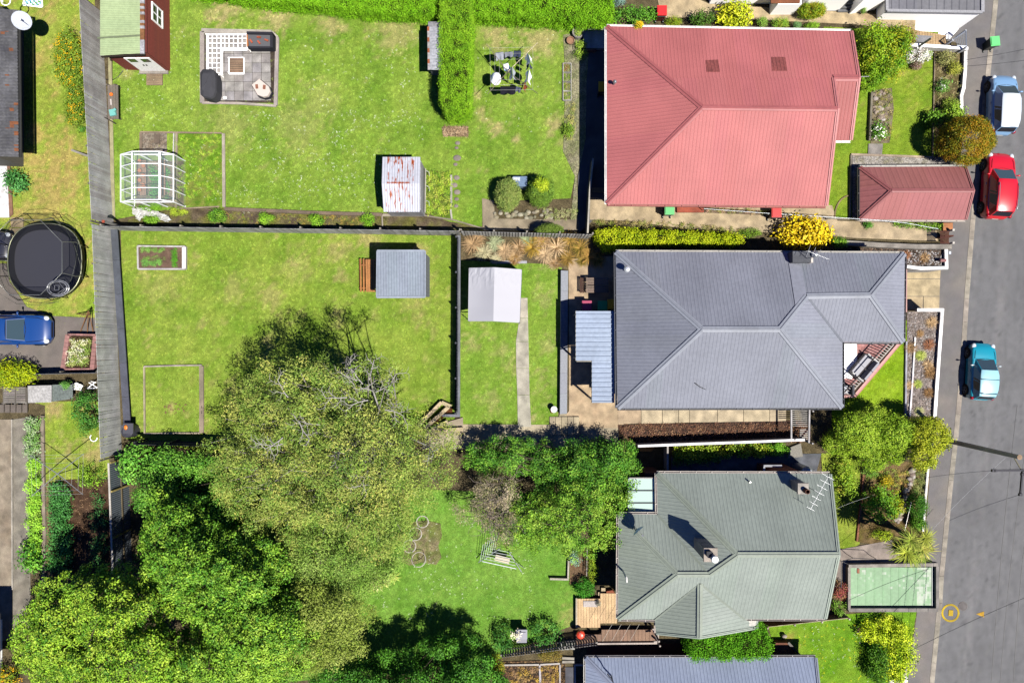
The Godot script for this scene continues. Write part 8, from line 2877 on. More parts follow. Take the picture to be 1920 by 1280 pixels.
func front_gardens() -> void:
	# red house front
	G("gravel", sheet(poly([1598, 290, 1770, 294, 1800, 302, 1800, 314, 1612, 312, 1612, 415, 1598, 412]), 0.05, 0.14, speckle(91.0, ["c8c0b4", "dcd4cc", "b0a898", "b8b088"], 90.0, 30.0)), "gravel")
	var t := T("garden_edging", "thin concrete kerb round the gravel above the red garage", "edging", P(1650, 290))
	edging(t, "kerb", [1597, 289, 1660, 291, 1715, 293, 1752, 295], 0.12, 0.12, "d8c4a8", "concrete")
	edging(t, "kerb", [1597, 290, 1596, 350, 1594, 410, 1575, 410, 1545, 408], 0.09, 0.12, "b0a494", "concrete")
	var arc := []
	for i in 8: arc += [1596 - 30 * cos(PI * 0.5 * i / 7.0) - 0.0 + 0.0, 366 + 40 - 40 * sin(PI * 0.5 * i / 7.0)]
	edging(t, "kerb", arc, 0.08, 0.08, "b8a070", "concrete")
	G("rock_garden", sheet(poly([1637, 170, 1672, 165, 1676, 205, 1668, 268, 1632, 270]), 0.04, 0.2, speckle(92.0, ["a89878", "b8aa8c", "8c8054"], 50.0, 20.0)), "soil")
	slab("front_step", "grey stone step at the foot of the rock garden", poly([1628, 270, 1655, 270, 1653, 291, 1627, 291]), 0.08, "b8b0a8")
	b_rocks("rock_garden_stones", "heap of pale and pinkish stones in the rock garden on the front lawn", 1640, 1668, 172, 232, 30)
	cover("rock_garden_flowers", "low flowering plants over the rock garden stones", rect(1640, 170, 1672, 262), 60, "cover", ["8c8c3c", "a89c50", "6c8c30", "b4a474"], 0.6, 0.06, "flowers", null, 0.12)
	bush("white_flowered_bush", "leafy bush with white blooms at the foot of the rock garden", 1650, 248, 18, 20, 0.7, "mid", ["5c9424", "78ac34"], "", "shrub", 14.0, 0.0, "leaf", ["f4f0f0", 0.12, 1.2])
	b_tim("garden_board", "weathered timber board along the left edge of the rock garden", [1636, 172, 1632, 262], 0.12, 0.25, "a89c88")
	bush("blossom_drift", "drift of white blossom beside the large green shrubs", 1722, 103, 24, 15, 0.6, "small", ["e8e4e4", "d8d0d0", "a89894"], "", "shrub", 12.0, 0.0, "leaf", ["f6f4f6", 1.2, 0.9])
	bush("dusky_plant", "purplish plant with white flowers below the white blossom drift", 1720, 122, 12, 10, 0.5, "small", ["9c6c6c", "b8a098", "6c5c44"])
	G("garden_bed", sheet(poly([1755, 92, 1808, 92, 1806, 205, 1800, 270, 1755, 298, 1750, 190]), 0.05, 0.2, speckle(93.0, ["a08c64", "b09c74", "8c8450", "988060"], 40.0, 14.0)), "soil")
	b_tim("bed_edge", "thin timber edge between the front lawn and the street border", [1754, 95, 1752, 190, 1750, 296], 0.06, 0.12, "b8a488")
	bush("olive_shrub", "pale olive shrub at the top of the street border", 1775, 108, 17, 14, 0.7, "small", ["a0a060", "b4b074", "7c8444"])
	bush("lime_shrub", "lime yellow rounded shrub in the street border beside the white wall", 1790, 127, 13, 13, 0.8, "small", ["b0b040", "c4c454", "8c9830"])
	bush("green_perennial", "green perennial half way down the street border", 1771, 160, 15, 14, 0.7, "mid", ["5c8c34", "74a044"], "", "shrub", 14.0, 0.0, "leaf", ["f4f4f0", 0.1, 0.7])
	bush("trailing_shrub", "trailing yellow green plant in the street border above the red car's hedge ball", 1783, 195, 20, 12, 0.7, "small", ["8ca430", "a4b848", "6c8c24"])
	bush("laurel_bush", "bright broad leaved bush directly above the orange ball shrub", 1786, 212, 26, 17, 1.2, "broad", ["8cb028", "a0c03c", "6c9420"], "", "shrub", 14.0)
	bush("shade_shrub", "dark shrub in the shadow left of the orange ball shrub", 1752, 222, 16, 16, 0.9, "broad", ["5c8820", "74a02c"], "", "shrub", 13.0)
	cover("border_weeds", "dry flower stems and weeds in the street border", rect(1757, 96, 1804, 200), 80, "cover", ["a8a070", "8c9450", "c0b088"], 0.55, 0.06, "weeds", null, 0.12)
	bush("orange_ball_shrub", "large clipped ball shrub tinged orange and green beside the silver blue car", 1812, 263, 49, 44, 3.1, "hedge", ["a08c14", "b07c18", "8c8c1c", "b88c20", "74801c", "6c7c1c"], "", "shrub", 46.0)
	t = wall("street_wall", "white capped low wall along the footpath at the red house front", [1811, 90, 1810, 130, 1807, 165, 1803, 180, 1803, 205], ST, 0.25, 0.16, "e8e4dc", "concrete", 0.2, "f6f2ee", 0.25)
	wall("ramp_wall", "long white capped wall beside the boarded ramp in the top right", [1709, 84, 1760, 87, 1813, 91], 0.0, 0.5, 0.14, "e4e0da", "matte", 0.18, "fbf9f6", 0.5)
	t = T("boarded_ramp", "cream boarded ramp between the white wall and the white garage", "ramp", P(1740, 72))
	for i in 13:
		var b := mb("e4c090")
		b.col = vary(b.col, 0.06)
		b.beam(P(1712 + i * 5.0, 55 + i * 0.9, 0.08), P(1712 + i * 5.0, 83, 0.08), 0.15, 0.04)
		M("board", b, "wood", t)
	t = T("street_gate", "blue white railed gate at the top of the boarded ramp", "gate", P(1800, 74))
	for i in 6:
		var b := mb("d8e0e8")
		b.tube([P(1792 + i * 3.4, 70 - i * 2.0, 0.9), P(1796 + i * 3.2, 84, 0.9)], 0.015, 0.015)
		M("bar", b, "steel", t)
	for q in [[1788, 74, 1812, 57], [1795, 85, 1813, 86], [1812, 57, 1813, 88]]:
		var b := mb("c4ccd8")
		b.tube([P(q[0], q[1], 0.9), P(q[2], q[3], 0.9)], 0.03, 0.03)
		M("frame", b, "steel", t)
	for q in [[1788, 74], [1812, 57], [1813, 88]]:
		var b := mb("e0e4ea")
		var p := P(q[0], q[1], 0.9)
		b.box(Vector3(p.x, 0.45, p.z), Vector3(0.1, 0.9, 0.1))
		M("post", b, "matte", t)
	var bb := mb("7c8068")
	bb.beam(P(1722, 88, 0.5), P(1746, 72, 1.3), 0.12, 0.05)
	O("leaning_board", "dark board leaning on the long white capped wall", "board", bb, "wood")
	slab("handrail_slab", "grey slatted bench top left of the long white wall", poly([1710, 70, 1744, 72, 1730, 84, 1708, 82]), 0.35, "a8a8ac", "wood", "bench")
	# big shrubs by the red house gable
	bush("pittosporum", "large yellow green shrub against the north east corner of the red roof", 1636, 92, 34, 52, 2.6, "mid", ["80ac14", "98bc20", "68941c", "b0b828"], "", "shrub", 20.0)
	bush("pittosporum", "large dark green shrub with yellow tips right of the yellow green one", 1672, 98, 36, 50, 2.5, "mid", ["6c9c18", "88b020", "4c8018", "a8ac1c"], "", "shrub", 20.0)
	bush("pittosporum", "lower green skirt of the large shrubs beside the small red gable", 1634, 142, 30, 28, 1.6, "mid", ["88b01c", "70a018", "5c8c18"], "", "shrub", 16.0)
	bush("bronze_shrub", "bronze brown feathery shrub at the top right of the large shrubs", 1694, 68, 22, 24, 1.3, "fine", ["7c7c24", "94882c", "5c6c20", "a08c48"], "", "shrub", 14.0)
	# path and shrubs north of the red house
	G("path", sheet(poly([1225, -40, 1330, 8, 1430, 14, 1600, 24, 1716, 34, 1716, 62, 1690, 56, 1600, 46, 1470, 40, 1330, 32, 1240, 34]), 0.05, 0.35, speckle(94.0, ["ecd0a0", "f0d8ac", "dcbc8c"], 14.0, 4.0)), "concrete")
	bin("wheelie_bin", "red lidded wheelie bin on the cream path at the top edge", P(1242, 19, 1.0) * Vector3(1, 0, 1), "5c1c18", "f03434")
	bush("ivy_mound", "dense green shrub at the end of the top hedge above the red roof", 1188, 28, 44, 20, 1.5, "mid", ["5c9428", "74ac34", "48801c"])
	bush("bluish_shrub", "bluish grey shrub at the top edge left of the red lidded bin", 1160, 3, 14, 8, 0.8, "small", ["7c9c94", "6c8c84", "90b0a8"])
	bush("nasturtium", "yellow flowering creeper spilling over the white gutter of the red roof", 1197, 50, 9, 7, 1.0, "small", ["a0a828", "7c9c24"], "", "creeper", 14.0, 2.4, "leaf", ["f0c014", 0.5, 0.7])
	bush("dark_shrub", "dark green shrub in the shade above the red roof", 1320, 34, 24, 16, 1.4, "mid", ["4c7420", "5c8428", "3c601c"])
	bush("green_gold_shrub", "yellow green mound of flowers beside the dark shrub above the red roof", 1264, 40, 17, 9, 0.8, "small", ["8ca824", "b0b82c", "6c8c20"])
	bush("lemon_bush", "rounded bright yellow leaved bush on the cream path at the top edge", 1380, 28, 36, 24, 1.6, "broad", ["c8cc20", "a8b81c", "e0dc34", "88a020"], "", "shrub", 22.0)
	bush("box_ball", "round clipped green ball with orange flecks in front of the white house", 1522, 19, 27, 14, 1.2, "hedge", ["7c9c1c", "90a824", "68881c", "b8a024"], "", "shrub", 40.0)
	bush("rose_bush", "leafy rose bush left of the middle of the red roof's north edge", 1428, 42, 12, 9, 0.8, "small", ["7ca83c", "94bc50"])
	bush("rose_bush", "leafy rose bush near the centre of the red roof's north edge", 1464, 42, 18, 10, 0.8, "small", ["6c9c28", "90b438", "b8c448"])
	bush("rose_bush", "bluish green low bush near the right part of the red roof's north edge", 1495, 47, 10, 7, 0.6, "small", ["6c9c5c", "84ac70"])
	bush("rose_bush", "bright green low bush nearest the yellow green shrub on the red roof's north edge", 1525, 48, 14, 7, 0.6, "small", ["84b428", "9cc83c"])
	bush("pot_shrub", "small pot shrub on the cream path in front of the white garage", 1619, 20, 5, 5, 0.7, "small", ["7ca444", "94b858"])
	# grey house front garden
	var b := mb("8c8074")
	G("pebble_garden", sheet(poly([1701, 584, 1762, 584, 1752, 780, 1700, 780]), 0.045, 0.08, speckle(95.0, ["a89488", "c4b4aa", "86766c", "d4c8c0"], 120.0, 60.0)), "gravel")
	G("pebble_garden", sheet(poly([1590, 464, 1776, 468, 1774, 504, 1698, 504, 1590, 488]), 0.045, 0.1, speckle(96.0, ["8c6c54", "a08874", "6c5040", "b8ac9c"], 110.0, 40.0)), "chips")
	pebbles(poly([1703, 586, 1760, 588, 1750, 778, 1702, 778]), 520, ["d0c4bc", "b4a498", "8c7c70", "dfd8d4"])
	pebbles(poly([1702, 470, 1770, 472, 1768, 498, 1702, 500]), 200, ["dcd8d8", "b8b0a8", "8c8078"])
	wall("front_wall", "white capped wall round the pebble garden in front of the grey house", [1722, 581, 1767, 581, 1762, 650, 1757, 720, 1753, 780], ST, 0.2, 0.14, "e8e2dc", "concrete", 0.2, "fbf8f4", 0.2)
	wall("corner_wall", "white L-shaped wall round the bark corner beside the driveway", [1774, 466, 1775, 502, 1727, 503, 1703, 500], ST, 0.22, 0.14, "ece8e2", "concrete", 0.2, "faf6f2", 0.22)
	b_tim("lawn_kerb", "pale kerb between the triangular lawn and the pebble garden", [1701, 640, 1700, 700, 1699, 780], 0.1, 0.16, "d8dce4")
	b_tim("inner_kerb", "thin white kerb inside the pebble garden", [1717, 632, 1713, 700, 1707, 780], 0.09, 0.14, "ece8e8")
	t = T("driveway_slabs", "cream concrete driveway slabs in front of the grey house", "driveway", P(1730, 540, ST + 0.02))
	for q in [[1690, 500, 1764, 520], [1690, 521, 1763, 553], [1690, 554, 1731, 580], [1732, 554, 1762, 580]]:
		b = mb("ecd4a8")
		b.col = vary(b.col, 0.05)
		b.prism(poly([q[0], q[1] + 2, q[2], q[1] + 2, q[2] - 1, q[3] + 2, q[0], q[3] + 2], ST), ST - 0.1, ST + 0.03)
		M("slab", b, "concrete", t)
	b = mb("d8a8a0")
	b.beam(P(1698, 505, 0.1), P(1698, 585, 0.1), 0.12, 0.2)
	O("pink_lintel", "pink painted lintel along the driveway edge of the grey roof", "lintel", b, "matte")
	for q in [[1749, 605, 0.8, 0, "straw tussock at the top of the pebble garden"], [1727, 626, 0.6, 0, "small brown tussock below the white pebbles"], [1709, 652, 0.85, 0, "straw tussock between the two kerbs near the wing eave"], [1744, 648, 0.85, 3, "reddish brown tussock in the upper pebble garden"], [1729, 667, 0.8, 2, "bright green tussock in the middle of the pebble garden"], [1742, 683, 0.7, 0, "straw tussock below the reddish one"], [1747, 698, 0.85, 0, "large straw tussock near the white wall"], [1708, 723, 0.6, 0, "straw tussock between the kerbs lower down"], [1724, 720, 0.65, 2, "olive green tussock in the lower pebble garden"], [1743, 735, 0.75, 0, "orange straw tussock in the lower pebble garden"], [1725, 772, 0.7, 1, "pale green tussock beside the big hedge tree"], [1735, 482, 0.75, 0, "orange tussock in the bark corner"], [1702, 478, 0.6, 3, "dark brown tussock at the corner of the grey roof"]]:
		var p := P(q[0], q[1], 0.2)
		p.y = 0.03
		var tt := T("tussock_grass", q[4], "tussock grass", p, "tussock grasses in the front garden")
		var pts := []
		for k in 3: pts.append([p + Vector3(R(-.06, .06), 0, R(-.06, .06)), Vector3(R(-.1, .1), 1, R(-.1, .1)).normalized(), q[2] * R(0.75, 1.0)])
		scatter("blades", tt, "blade", pts, [["b49670", "987850", "c8ac84", "886844"], ["b8bc7c", "94a058", "c8c48c"], ["a0b844", "8ca434", "c0c868"], ["9c6c4c", "b48464", "7c5038"]][q[3]], "needle")
	t = T("standpipe_cap", "pink mooring shaped cap on the corner wall", "ornament", P(1769, 488, 0.3))
	b = mb("d09490")
	b.tube([P(1763, 488, 0.36), P(1774, 488, 0.36)], 0.1, 0.09, 12)
	M("body", b, "concrete", t)
	b = mb("d4dcf0")
	b.box(P(1780, 474, -0.2), Vector3(0.14, 0.2, 0.16))
	O("letter_box", "small pale blue letter box on the street side of the corner wall", "letter box", b, "plastic")
	b = mb("e89c64")
	b.box(P(1776, 425, 0.1), Vector3(0.42, 0.5, 0.4)); b.box(P(1776, 425, 0.38), Vector3(0.48, 0.06, 0.46))
	O("brick_gatepost", "orange brick gatepost beside the brown gate", "gatepost", b, "concrete")
	b = mb("8c8880")
	b.box(P(1770, 421, -0.2), Vector3(0.5, 0.9, 0.6))
	O("grey_gatepost", "grey concrete pier touching the orange gatepost", "gatepost", b, "concrete")
	t = T("timber_gate", "brown slatted timber gate at the end of the concrete path", "gate", P(1773, 445))
	for i in 8:
		b = mb("7c4430")
		b.box(P(1764.5 + i * 2.1, 444, 0.45), Vector3(0.05, 0.9, 0.09)); b.beam(P(1764.5 + i * 2.1, 433, 0.85), P(1764.5 + i * 2.1, 456, 0.85), 0.035, 0.03)
		M("slat", b, "wood", t)
	for z in [434, 445, 456]:
		b = mb("6c3828")
		b.beam(P(1763, z, 0.83), P(1781, z, 0.83), 0.05, 0.06)
		M("rail", b, "wood", t)
	for z in [433, 457]:
		b = mb("e8e0d4")
		b.box(P(1780, z, 0.35), Vector3(0.12, 0.9, 0.12))
		M("post", b, "matte", t)
	wall("path_wall", "long grey concrete wall between the concrete path and the bark corner", [1592, 455, 1650, 459, 1720, 462, 1781, 462], 0.0, 0.45, 0.28, "b8b0a4", "concrete", 0.0, "", 0.45)
	# triangular deck
	t = T("corner_deck", "triangular tiled verandah with pink edging at the corner of the grey house", "deck", P(1610, 690))
	b = mb("d0908c")
	b.prism(poly([1578, 640, 1690, 640, 1682, 648, 1601, 744, 1578, 744]), 0.0, 0.32)
	M("base", b, "matte", t)
	var tm := boxes(Vector3(0.2, 0.02, 0.2), ["c88c88", "d49c98", "bc807c"])
	for i in 19:
		for j in 16:
			var x := 1580 + i * 6.4
			var y := 640 + j * 6.4
			if Geometry2D.is_point_in_polygon(Vector2(x, y), PackedVector2Array([Vector2(1577, 636), Vector2(1674, 636), Vector2(1588, 738), Vector2(1577, 738)])):
				piece("tile", tm[rng.randi() % 3], "concrete", t, P(x, y, 0.32), Basis.IDENTITY)
	for q in [[1684, 645, 1602, 742], [1602, 743, 1578, 743]]:
		b = mb("e8b4ac")
		b.beam(P(q[0], q[1], 0.36), P(q[2], q[3], 0.36), 0.14, 0.1)
		M("edging", b, "matte", t)
	b = mb("5a3c1c")
	b.flat(poly([1672, 642, 1682, 645, 1602, 740, 1588, 738], 0.33), 0.345)
	M("floor_strip", b, "wood", t)
	t = T("deck_railing", "white slatted railing along the slanting side of the triangular verandah", "railing", P(1640, 690, 0.33))
	for i in 24:
		var u := i / 23.0
		if u > 0.36 and u < 0.68: continue
		b = mb("ece4dc")
		b.beam(P(lerpf(1666, 1584, u), lerpf(641, 735, u), 1.15), P(lerpf(1676, 1594, u), lerpf(646, 740, u), 0.5), 0.045, 0.03)
		M("slat", b, "wood", t)
	for h in [1.15, 0.5]:
		b = mb("3c3030" if h > 1 else "e4dcd4")
		b.beam(P(1666 + (1.15 - h) * 15, 641 + (1.15 - h) * 8, h), P(1584 + (1.15 - h) * 15, 735 + (1.15 - h) * 8, h), 0.06, 0.05)
		M("rail", b, "wood", t)
	b = MB.new()
	b.col = L("f2f0ee")
	b.prism(poly([1580, 642, 1607, 642, 1608, 690, 1598, 710, 1580, 709], 0.36), 0.345, 0.365)
	O("white_rug", "white outdoor rug on the triangular verandah", "rug", b, "cloth")
	t = T("outdoor_sofa", "grey two seat outdoor sofa standing askew on the triangular verandah", "sofa", P(1618, 690, 0.35))
	var c := P(1619, 688, 0.7)
	var bs := Basis(Vector3.UP, 0.87)
	b = mb("8c8c92")
	b.box(c + bs * Vector3(0, -0.2, 0), Vector3(1.45, 0.3, 0.8), bs)
	M("frame", b, "matte", t)
	for s in [-1, 1]:
		b = mb("b8b8c0")
		b.box(c + bs * Vector3(s * 0.33, 0.02, -0.12), Vector3(0.64, 0.14, 0.55), bs)
		M("seat_cushion", b, "cloth", t)
		b = mb("a4a4ac")
		b.box(c + bs * Vector3(s * 0.33, 0.26, 0.33), Vector3(0.62, 0.42, 0.16), Basis(bs.x, 0.25) * bs)
		M("back_cushion", b, "cloth", t)
		b = mb("d4d4d4")
		b.box(c + bs * Vector3(s * 0.73, 0.1, 0.05), Vector3(0.09, 0.32, 0.85), bs)
		M("armrest", b, "matte", t)
	t = T("outdoor_armchair", "dark outdoor armchair half under the eave at the corner of the verandah", "armchair", P(1586, 728, 0.35))
	c = P(1586, 730, 0.6)
	b = mb("50525a")
	b.box(c - Vector3(0, 0.1, 0), Vector3(0.6, 0.3, 0.6)); b.box(c + Vector3(0.24, 0.25, 0.0), Vector3(0.12, 0.5, 0.6))
	M("frame", b, "matte", t)
	b = mb("c4c8d0")
	b.box(c + Vector3(-0.06, 0.1, 0), Vector3(0.44, 0.12, 0.46))
	M("seat_cushion", b, "cloth", t)
	# the three domed trees at the corner
	var lb := lobes_in([[1605, 812, 24, 14, 2.6, 3.2, 1.0, 1.2], [1628, 822, 20, 16, 2.4, 3.0, 0.9, 1.1], [1578, 832, 14, 12, 1.8, 2.4, 0.6, 0.8], [1645, 806, 14, 14, 2.4, 3.0, 0.8, 1.0]], 15, 51)
	tree("domed_shrub_tree", "leftmost of three domed light green trees in front of the verandah lawn", 1605, 815, lb, "mid", ["8eb424", "a2c030", "68901a", "b0c840"], "6c5c48", 20.0, 0.8, 0.11)
	lb = lobes_in([[1682, 818, 24, 18, 2.6, 3.3, 1.0, 1.25], [1655, 845, 26, 14, 1.8, 2.6, 0.7, 0.9], [1715, 822, 14, 18, 2.2, 2.8, 0.8, 1.0]], 15, 52)
	tree("domed_shrub_tree", "middle of three domed light green trees in front of the verandah lawn", 1670, 820, lb, "mid", ["8ab024", "9cbc2c", "648c1a", "a8c23a"], "6c5c48", 20.0, 0.8, 0.11)
	lb = lobes_in([[1748, 820, 20, 18, 2.4, 3.0, 0.95, 1.2], [1726, 850, 20, 12, 1.8, 2.4, 0.7, 0.85]], 11, 53)
	tree("domed_shrub_tree", "rightmost and yellowest of three domed trees, overhanging the footpath", 1735, 822, lb, "mid", ["a4b424", "b8c02c", "84961a", "c2c436"], "6c5c48", 20.0, 0.8, 0.11)
	# green house front garden
	G("path", sheet(poly([1572, 1030, 1672, 1012, 1690, 1030, 1690, 1062, 1592, 1060, 1588, 1105, 1565, 1110]), 0.05, 0.25, speckle(97.0, ["b0a094", "c0b0a4", "a09084"], 20.0, 6.0)), "concrete")
	G("garden_bed", sheet(poly([1614, 860, 1745, 868, 1735, 1000, 1690, 1030, 1608, 1015]), 0.035, 0.22, speckle(98.0, ["a8885c", "b89c70", "8c7848", "948c48"], 40.0, 14.0)), "soil")
	b_tim("terracotta_edging", "orange terracotta edging strip along the front lawn of the green house", [1621, 868, 1618, 925, 1612, 975, 1608, 1015], 0.1, 0.14, "c8805c")
	bush("mixed_shrub", "yellow flowered light green shrub against the east gable of the green roof", 1585, 895, 24, 40, 1.2, "mid", ["8cb02c", "a8bc30", "6c9420"], "", "shrub", 15.0, 0.0, "leaf", ["e8dc60", 0.15, 0.7])
	bush("fuchsia_bush", "light green shrub in the front bed of the green house below the domed trees", 1632, 882, 15, 14, 0.8, "mid", ["5c8c2c", "7ca43c"])
	bush("golden_perennial", "golden yellow clump in the front bed of the green house", 1660, 902, 14, 12, 0.7, "small", ["d0b820", "b8a41c", "8c9424"])
	bush("front_shrub", "large round green shrub with a yellow side in the front bed of the green house", 1655, 950, 38, 36, 1.7, "mid", ["5c941c", "74ac2c", "488418", "90b82c"], "", "shrub", 17.0)
	bush("gold_edge_shrub", "yellow fringe of leaves right of the large round green shrub", 1678, 945, 15, 28, 1.1, "mid", ["b8bc1c", "98b024", "d0cc30"])
	bush("lime_mound", "lime yellow mound in front of the cabbage tree", 1655, 1003, 20, 13, 0.7, "mid", ["a8c020", "c0d030", "80a41c"])
	bush("dark_ball", "round dark green shrub beside the footpath wall of the green house", 1721, 948, 17, 24, 1.5, "small", ["3c7418", "4c8820", "2c5c14", "649c2c"], "", "shrub", 20.0)
	bush("dark_ball", "lower green shrub beside the footpath under the dark round one", 1722, 982, 14, 16, 1.1, "small", ["5c9420", "78ac30", "447c18"], "", "shrub", 18.0)
	cover("olive_ground_cover", "olive ground cover along the footpath wall of the green house", poly([1712, 885, 1736, 880, 1733, 930, 1708, 925]), 80, "cover", ["848c4c", "989c60", "6c7c3c"], 0.6, 0.05, "plants", null, 0.1)
	cover("bed_flowers", "green and orange flowers in the front bed of the green house", poly([1625, 880, 1700, 880, 1700, 925, 1625, 925]), 90, "cover", ["8ca43c", "a8a84c", "6c8c2c", "c8985c"], 0.6, 0.05, "flowers", null, 0.15)
	t = T("rock_wall", "irregular row of pale rocks across the front bed of the green house", "rockery", P(1700, 930))
	for i in 30:
		b = MB.new()
		b.col = vary(L(["d8ccbc", "c0b0a0", "b09c8c", "e4dcd0"][i % 4]), 0.1)
		var u := i / 29.0
		b.ball(P(lerpf(1712, 1683, u) + R(-4, 4), lerpf(882, 978, u) + R(-2, 2), 0.08), Vector3(R(.12, .24), R(.1, .18), R(.1, .2)), 7)
		M("rock", b, "stone", t)
	wall("footpath_wall", "low white wall along the footpath in front of the green house", [1741, 872, 1738, 905, 1735, 940, 1731, 994], ST, 0.2, 0.12, "e8e4dc", "concrete", 0.14, "f4f0ea", 0.2)
	b = mb("d8d4d0")
	b.tube([P(1709, 942, 0.9), P(1697, 994, 0.9)], 0.025, 0.02)
	b.tube([P(1709, 942, 0.9), P(1709, 942, 0.9) * Vector3(1, 0, 1)], 0.02, 0.02); b.tube([P(1697, 994, 0.9), P(1697, 994, 0.9) * Vector3(1, 0, 1)], 0.02, 0.02)
	O("front_handrail", "pale handrail pole beside the rocks in front of the green house", "handrail", b, "steel")
	cabbage_tree()
	bush("red_flax", "dark red and bronze flax between the green house and the mint green garage", 1576, 1108, 16, 18, 0.9, "small", ["9c3c4c", "b86c54", "7c2c3c", "a8905c"])
	bush("hydrangea", "light green leafy plant below the red flax", 1572, 1140, 18, 14, 0.7, "mid", ["78a42c", "94b84c", "588820"])
	# lime conifer and the last corner
	bush("lime_conifer", "spreading lime yellow conifer beside the footpath below the mint green garage", 1664, 1184, 56, 27, 1.2, "mid", ["dcec28", "c8e024", "e4ec40", "acc820"], "", "shrub", 22.0)
	bush("lime_conifer", "lower half of the lime yellow conifers along the footpath", 1686, 1230, 34, 54, 1.5, "mid", ["d4e824", "bcd81e", "e0ec38", "9cbc1c"], "", "shrub", 22.0)
	bush("dark_conifer", "dark green conifer between the bottom lawn and the lime conifers", 1648, 1246, 22, 40, 1.3, "fine", ["54881c", "6c9c24", "3c6c18"], "", "shrub", 18.0)
	b = mb("f0ecec")
	b.ball(P(1688, 1272, 0.25), Vector3(0.45, 0.4, 0.4), 12); b.ball(P(1672, 1276, 0.15), Vector3(0.2, 0.2, 0.18), 8)
	O("white_boulder", "white boulder at the bottom edge beside the footpath", "boulder", b, "stone")
	b = mb("5c9480")
	b.tube([P(1705, 1230, 0.5), P(1714, 1231, 0.5)], 0.1, 0.1, 12); b.tube([P(1700, 1229, 0.0) , P(1706, 1230, 0.5)], 0.03, 0.03)
	O("green_letter_box", "small sea green letter box beside the footpath at the lower right", "letter box", b, "plastic")
	wall("bottom_wall", "short cream wall along the footpath at the lower right", [1704, 1205, 1701, 1240, 1694, 1300], ST, 0.2, 0.12, "d8ccb4", "concrete", 0.14, "e4d8c4", 0.2)
	b = mb("d0a878")
	b.ball(P(1614, 1183, 0.05), Vector3(0.22, 0.08, 0.24), 10)
	O("stump", "small sawn tree stump on the bottom lawn", "stump", b, "wood")

func b_rocks(nm: String, label: String, x0: float, x1: float, y0: float, y1: float, n: int) -> void:
	var t := T(nm, label, "rockery", P((x0 + x1) / 2, (y0 + y1) / 2))
	for i in n:
		var b := MB.new()
		b.col = vary(L(["d0bca8", "b8a494", "e0d4c8", "a08c80"][i % 4]), 0.1)
		b.ball(P(R(x0, x1), R(y0, y1), 0.05), Vector3(R(.1, .22), R(.07, .15), R(.09, .18)), 7)
		M("rock", b, "stone", t)
func b_tim(nm: String, label: String, pts: Array, w: float, h: float, hex: String) -> void:
	var t := T(nm, label, "edging", P(pts[0], pts[1]))
	edging(t, "board", pts, w, h, hex, "concrete")
func pebbles(pg: PackedVector2Array, n: int, cols: Array) -> void:
	var lo := pg[0]
	var hi := pg[0]
	for p in pg:
		lo = lo.min(p); hi = hi.max(p)
	var b := MB.new()
	var k := 0
	while k < n:
		var p := Vector2(R(lo.x, hi.x), R(lo.y, hi.y))
		if not Geometry2D.is_point_in_polygon(p, pg): continue
		k += 1
		b.col = vary(L(cols[rng.randi() % cols.size()]), 0.15)
		b.ball(Vector3(p.x, 0.05, p.y), Vector3(R(.03, .08), 0.03, R(.03, .07)), 6)
	var o := G("pebbles", b, "stone", "stuff")
	tag(o, "loose pale pebbles in the garden in front of the grey house" if n > 300 else "loose pale pebbles in the bark corner beside the driveway", "pebbles")

func cabbage_tree() -> void:
	var foot := P(1700, 1005)
	var t := T("cabbage_tree", "cabbage tree with spiky yellow green heads beside the mint green garage", "tree", foot)
	var heads := [[1708, 1012, 4.1, 1.15], [1735, 1008, 4.3, 1.05], [1700, 1035, 3.8, 1.2], [1730, 1030, 3.9, 1.2], [1718, 1042, 3.5, 1.0], [1683, 1024, 3.3, 0.95]]
	var b := mb("5c5040")
	b.tube([foot - Vector3.UP * 0.05, foot + Vector3(0.05, 1.2, 0.1), foot + Vector3(0.1, 2.0, 0.2)], 0.16, 0.12, 8)
	M("trunk", b, "wood", t)
	b = mb("5c5040")
	for q in heads: limb(b, foot + Vector3(0.1, 1.9, 0.2), P(q[0], q[1], q[2] - 0.1), 0.09, 0.06)
	M("limb", b, "wood", t)
	var pts := []
	for q in heads:
		for k in 2: pts.append([P(q[0], q[1], q[2]), Vector3(R(-.2, .2), 1, R(-.2, .2)).normalized(), q[3] * R(0.8, 1.0)])
	scatter("crown", t, "sword", pts, ["a8a83c", "8c9c38", "c0b85c", "748c34"], "needle")

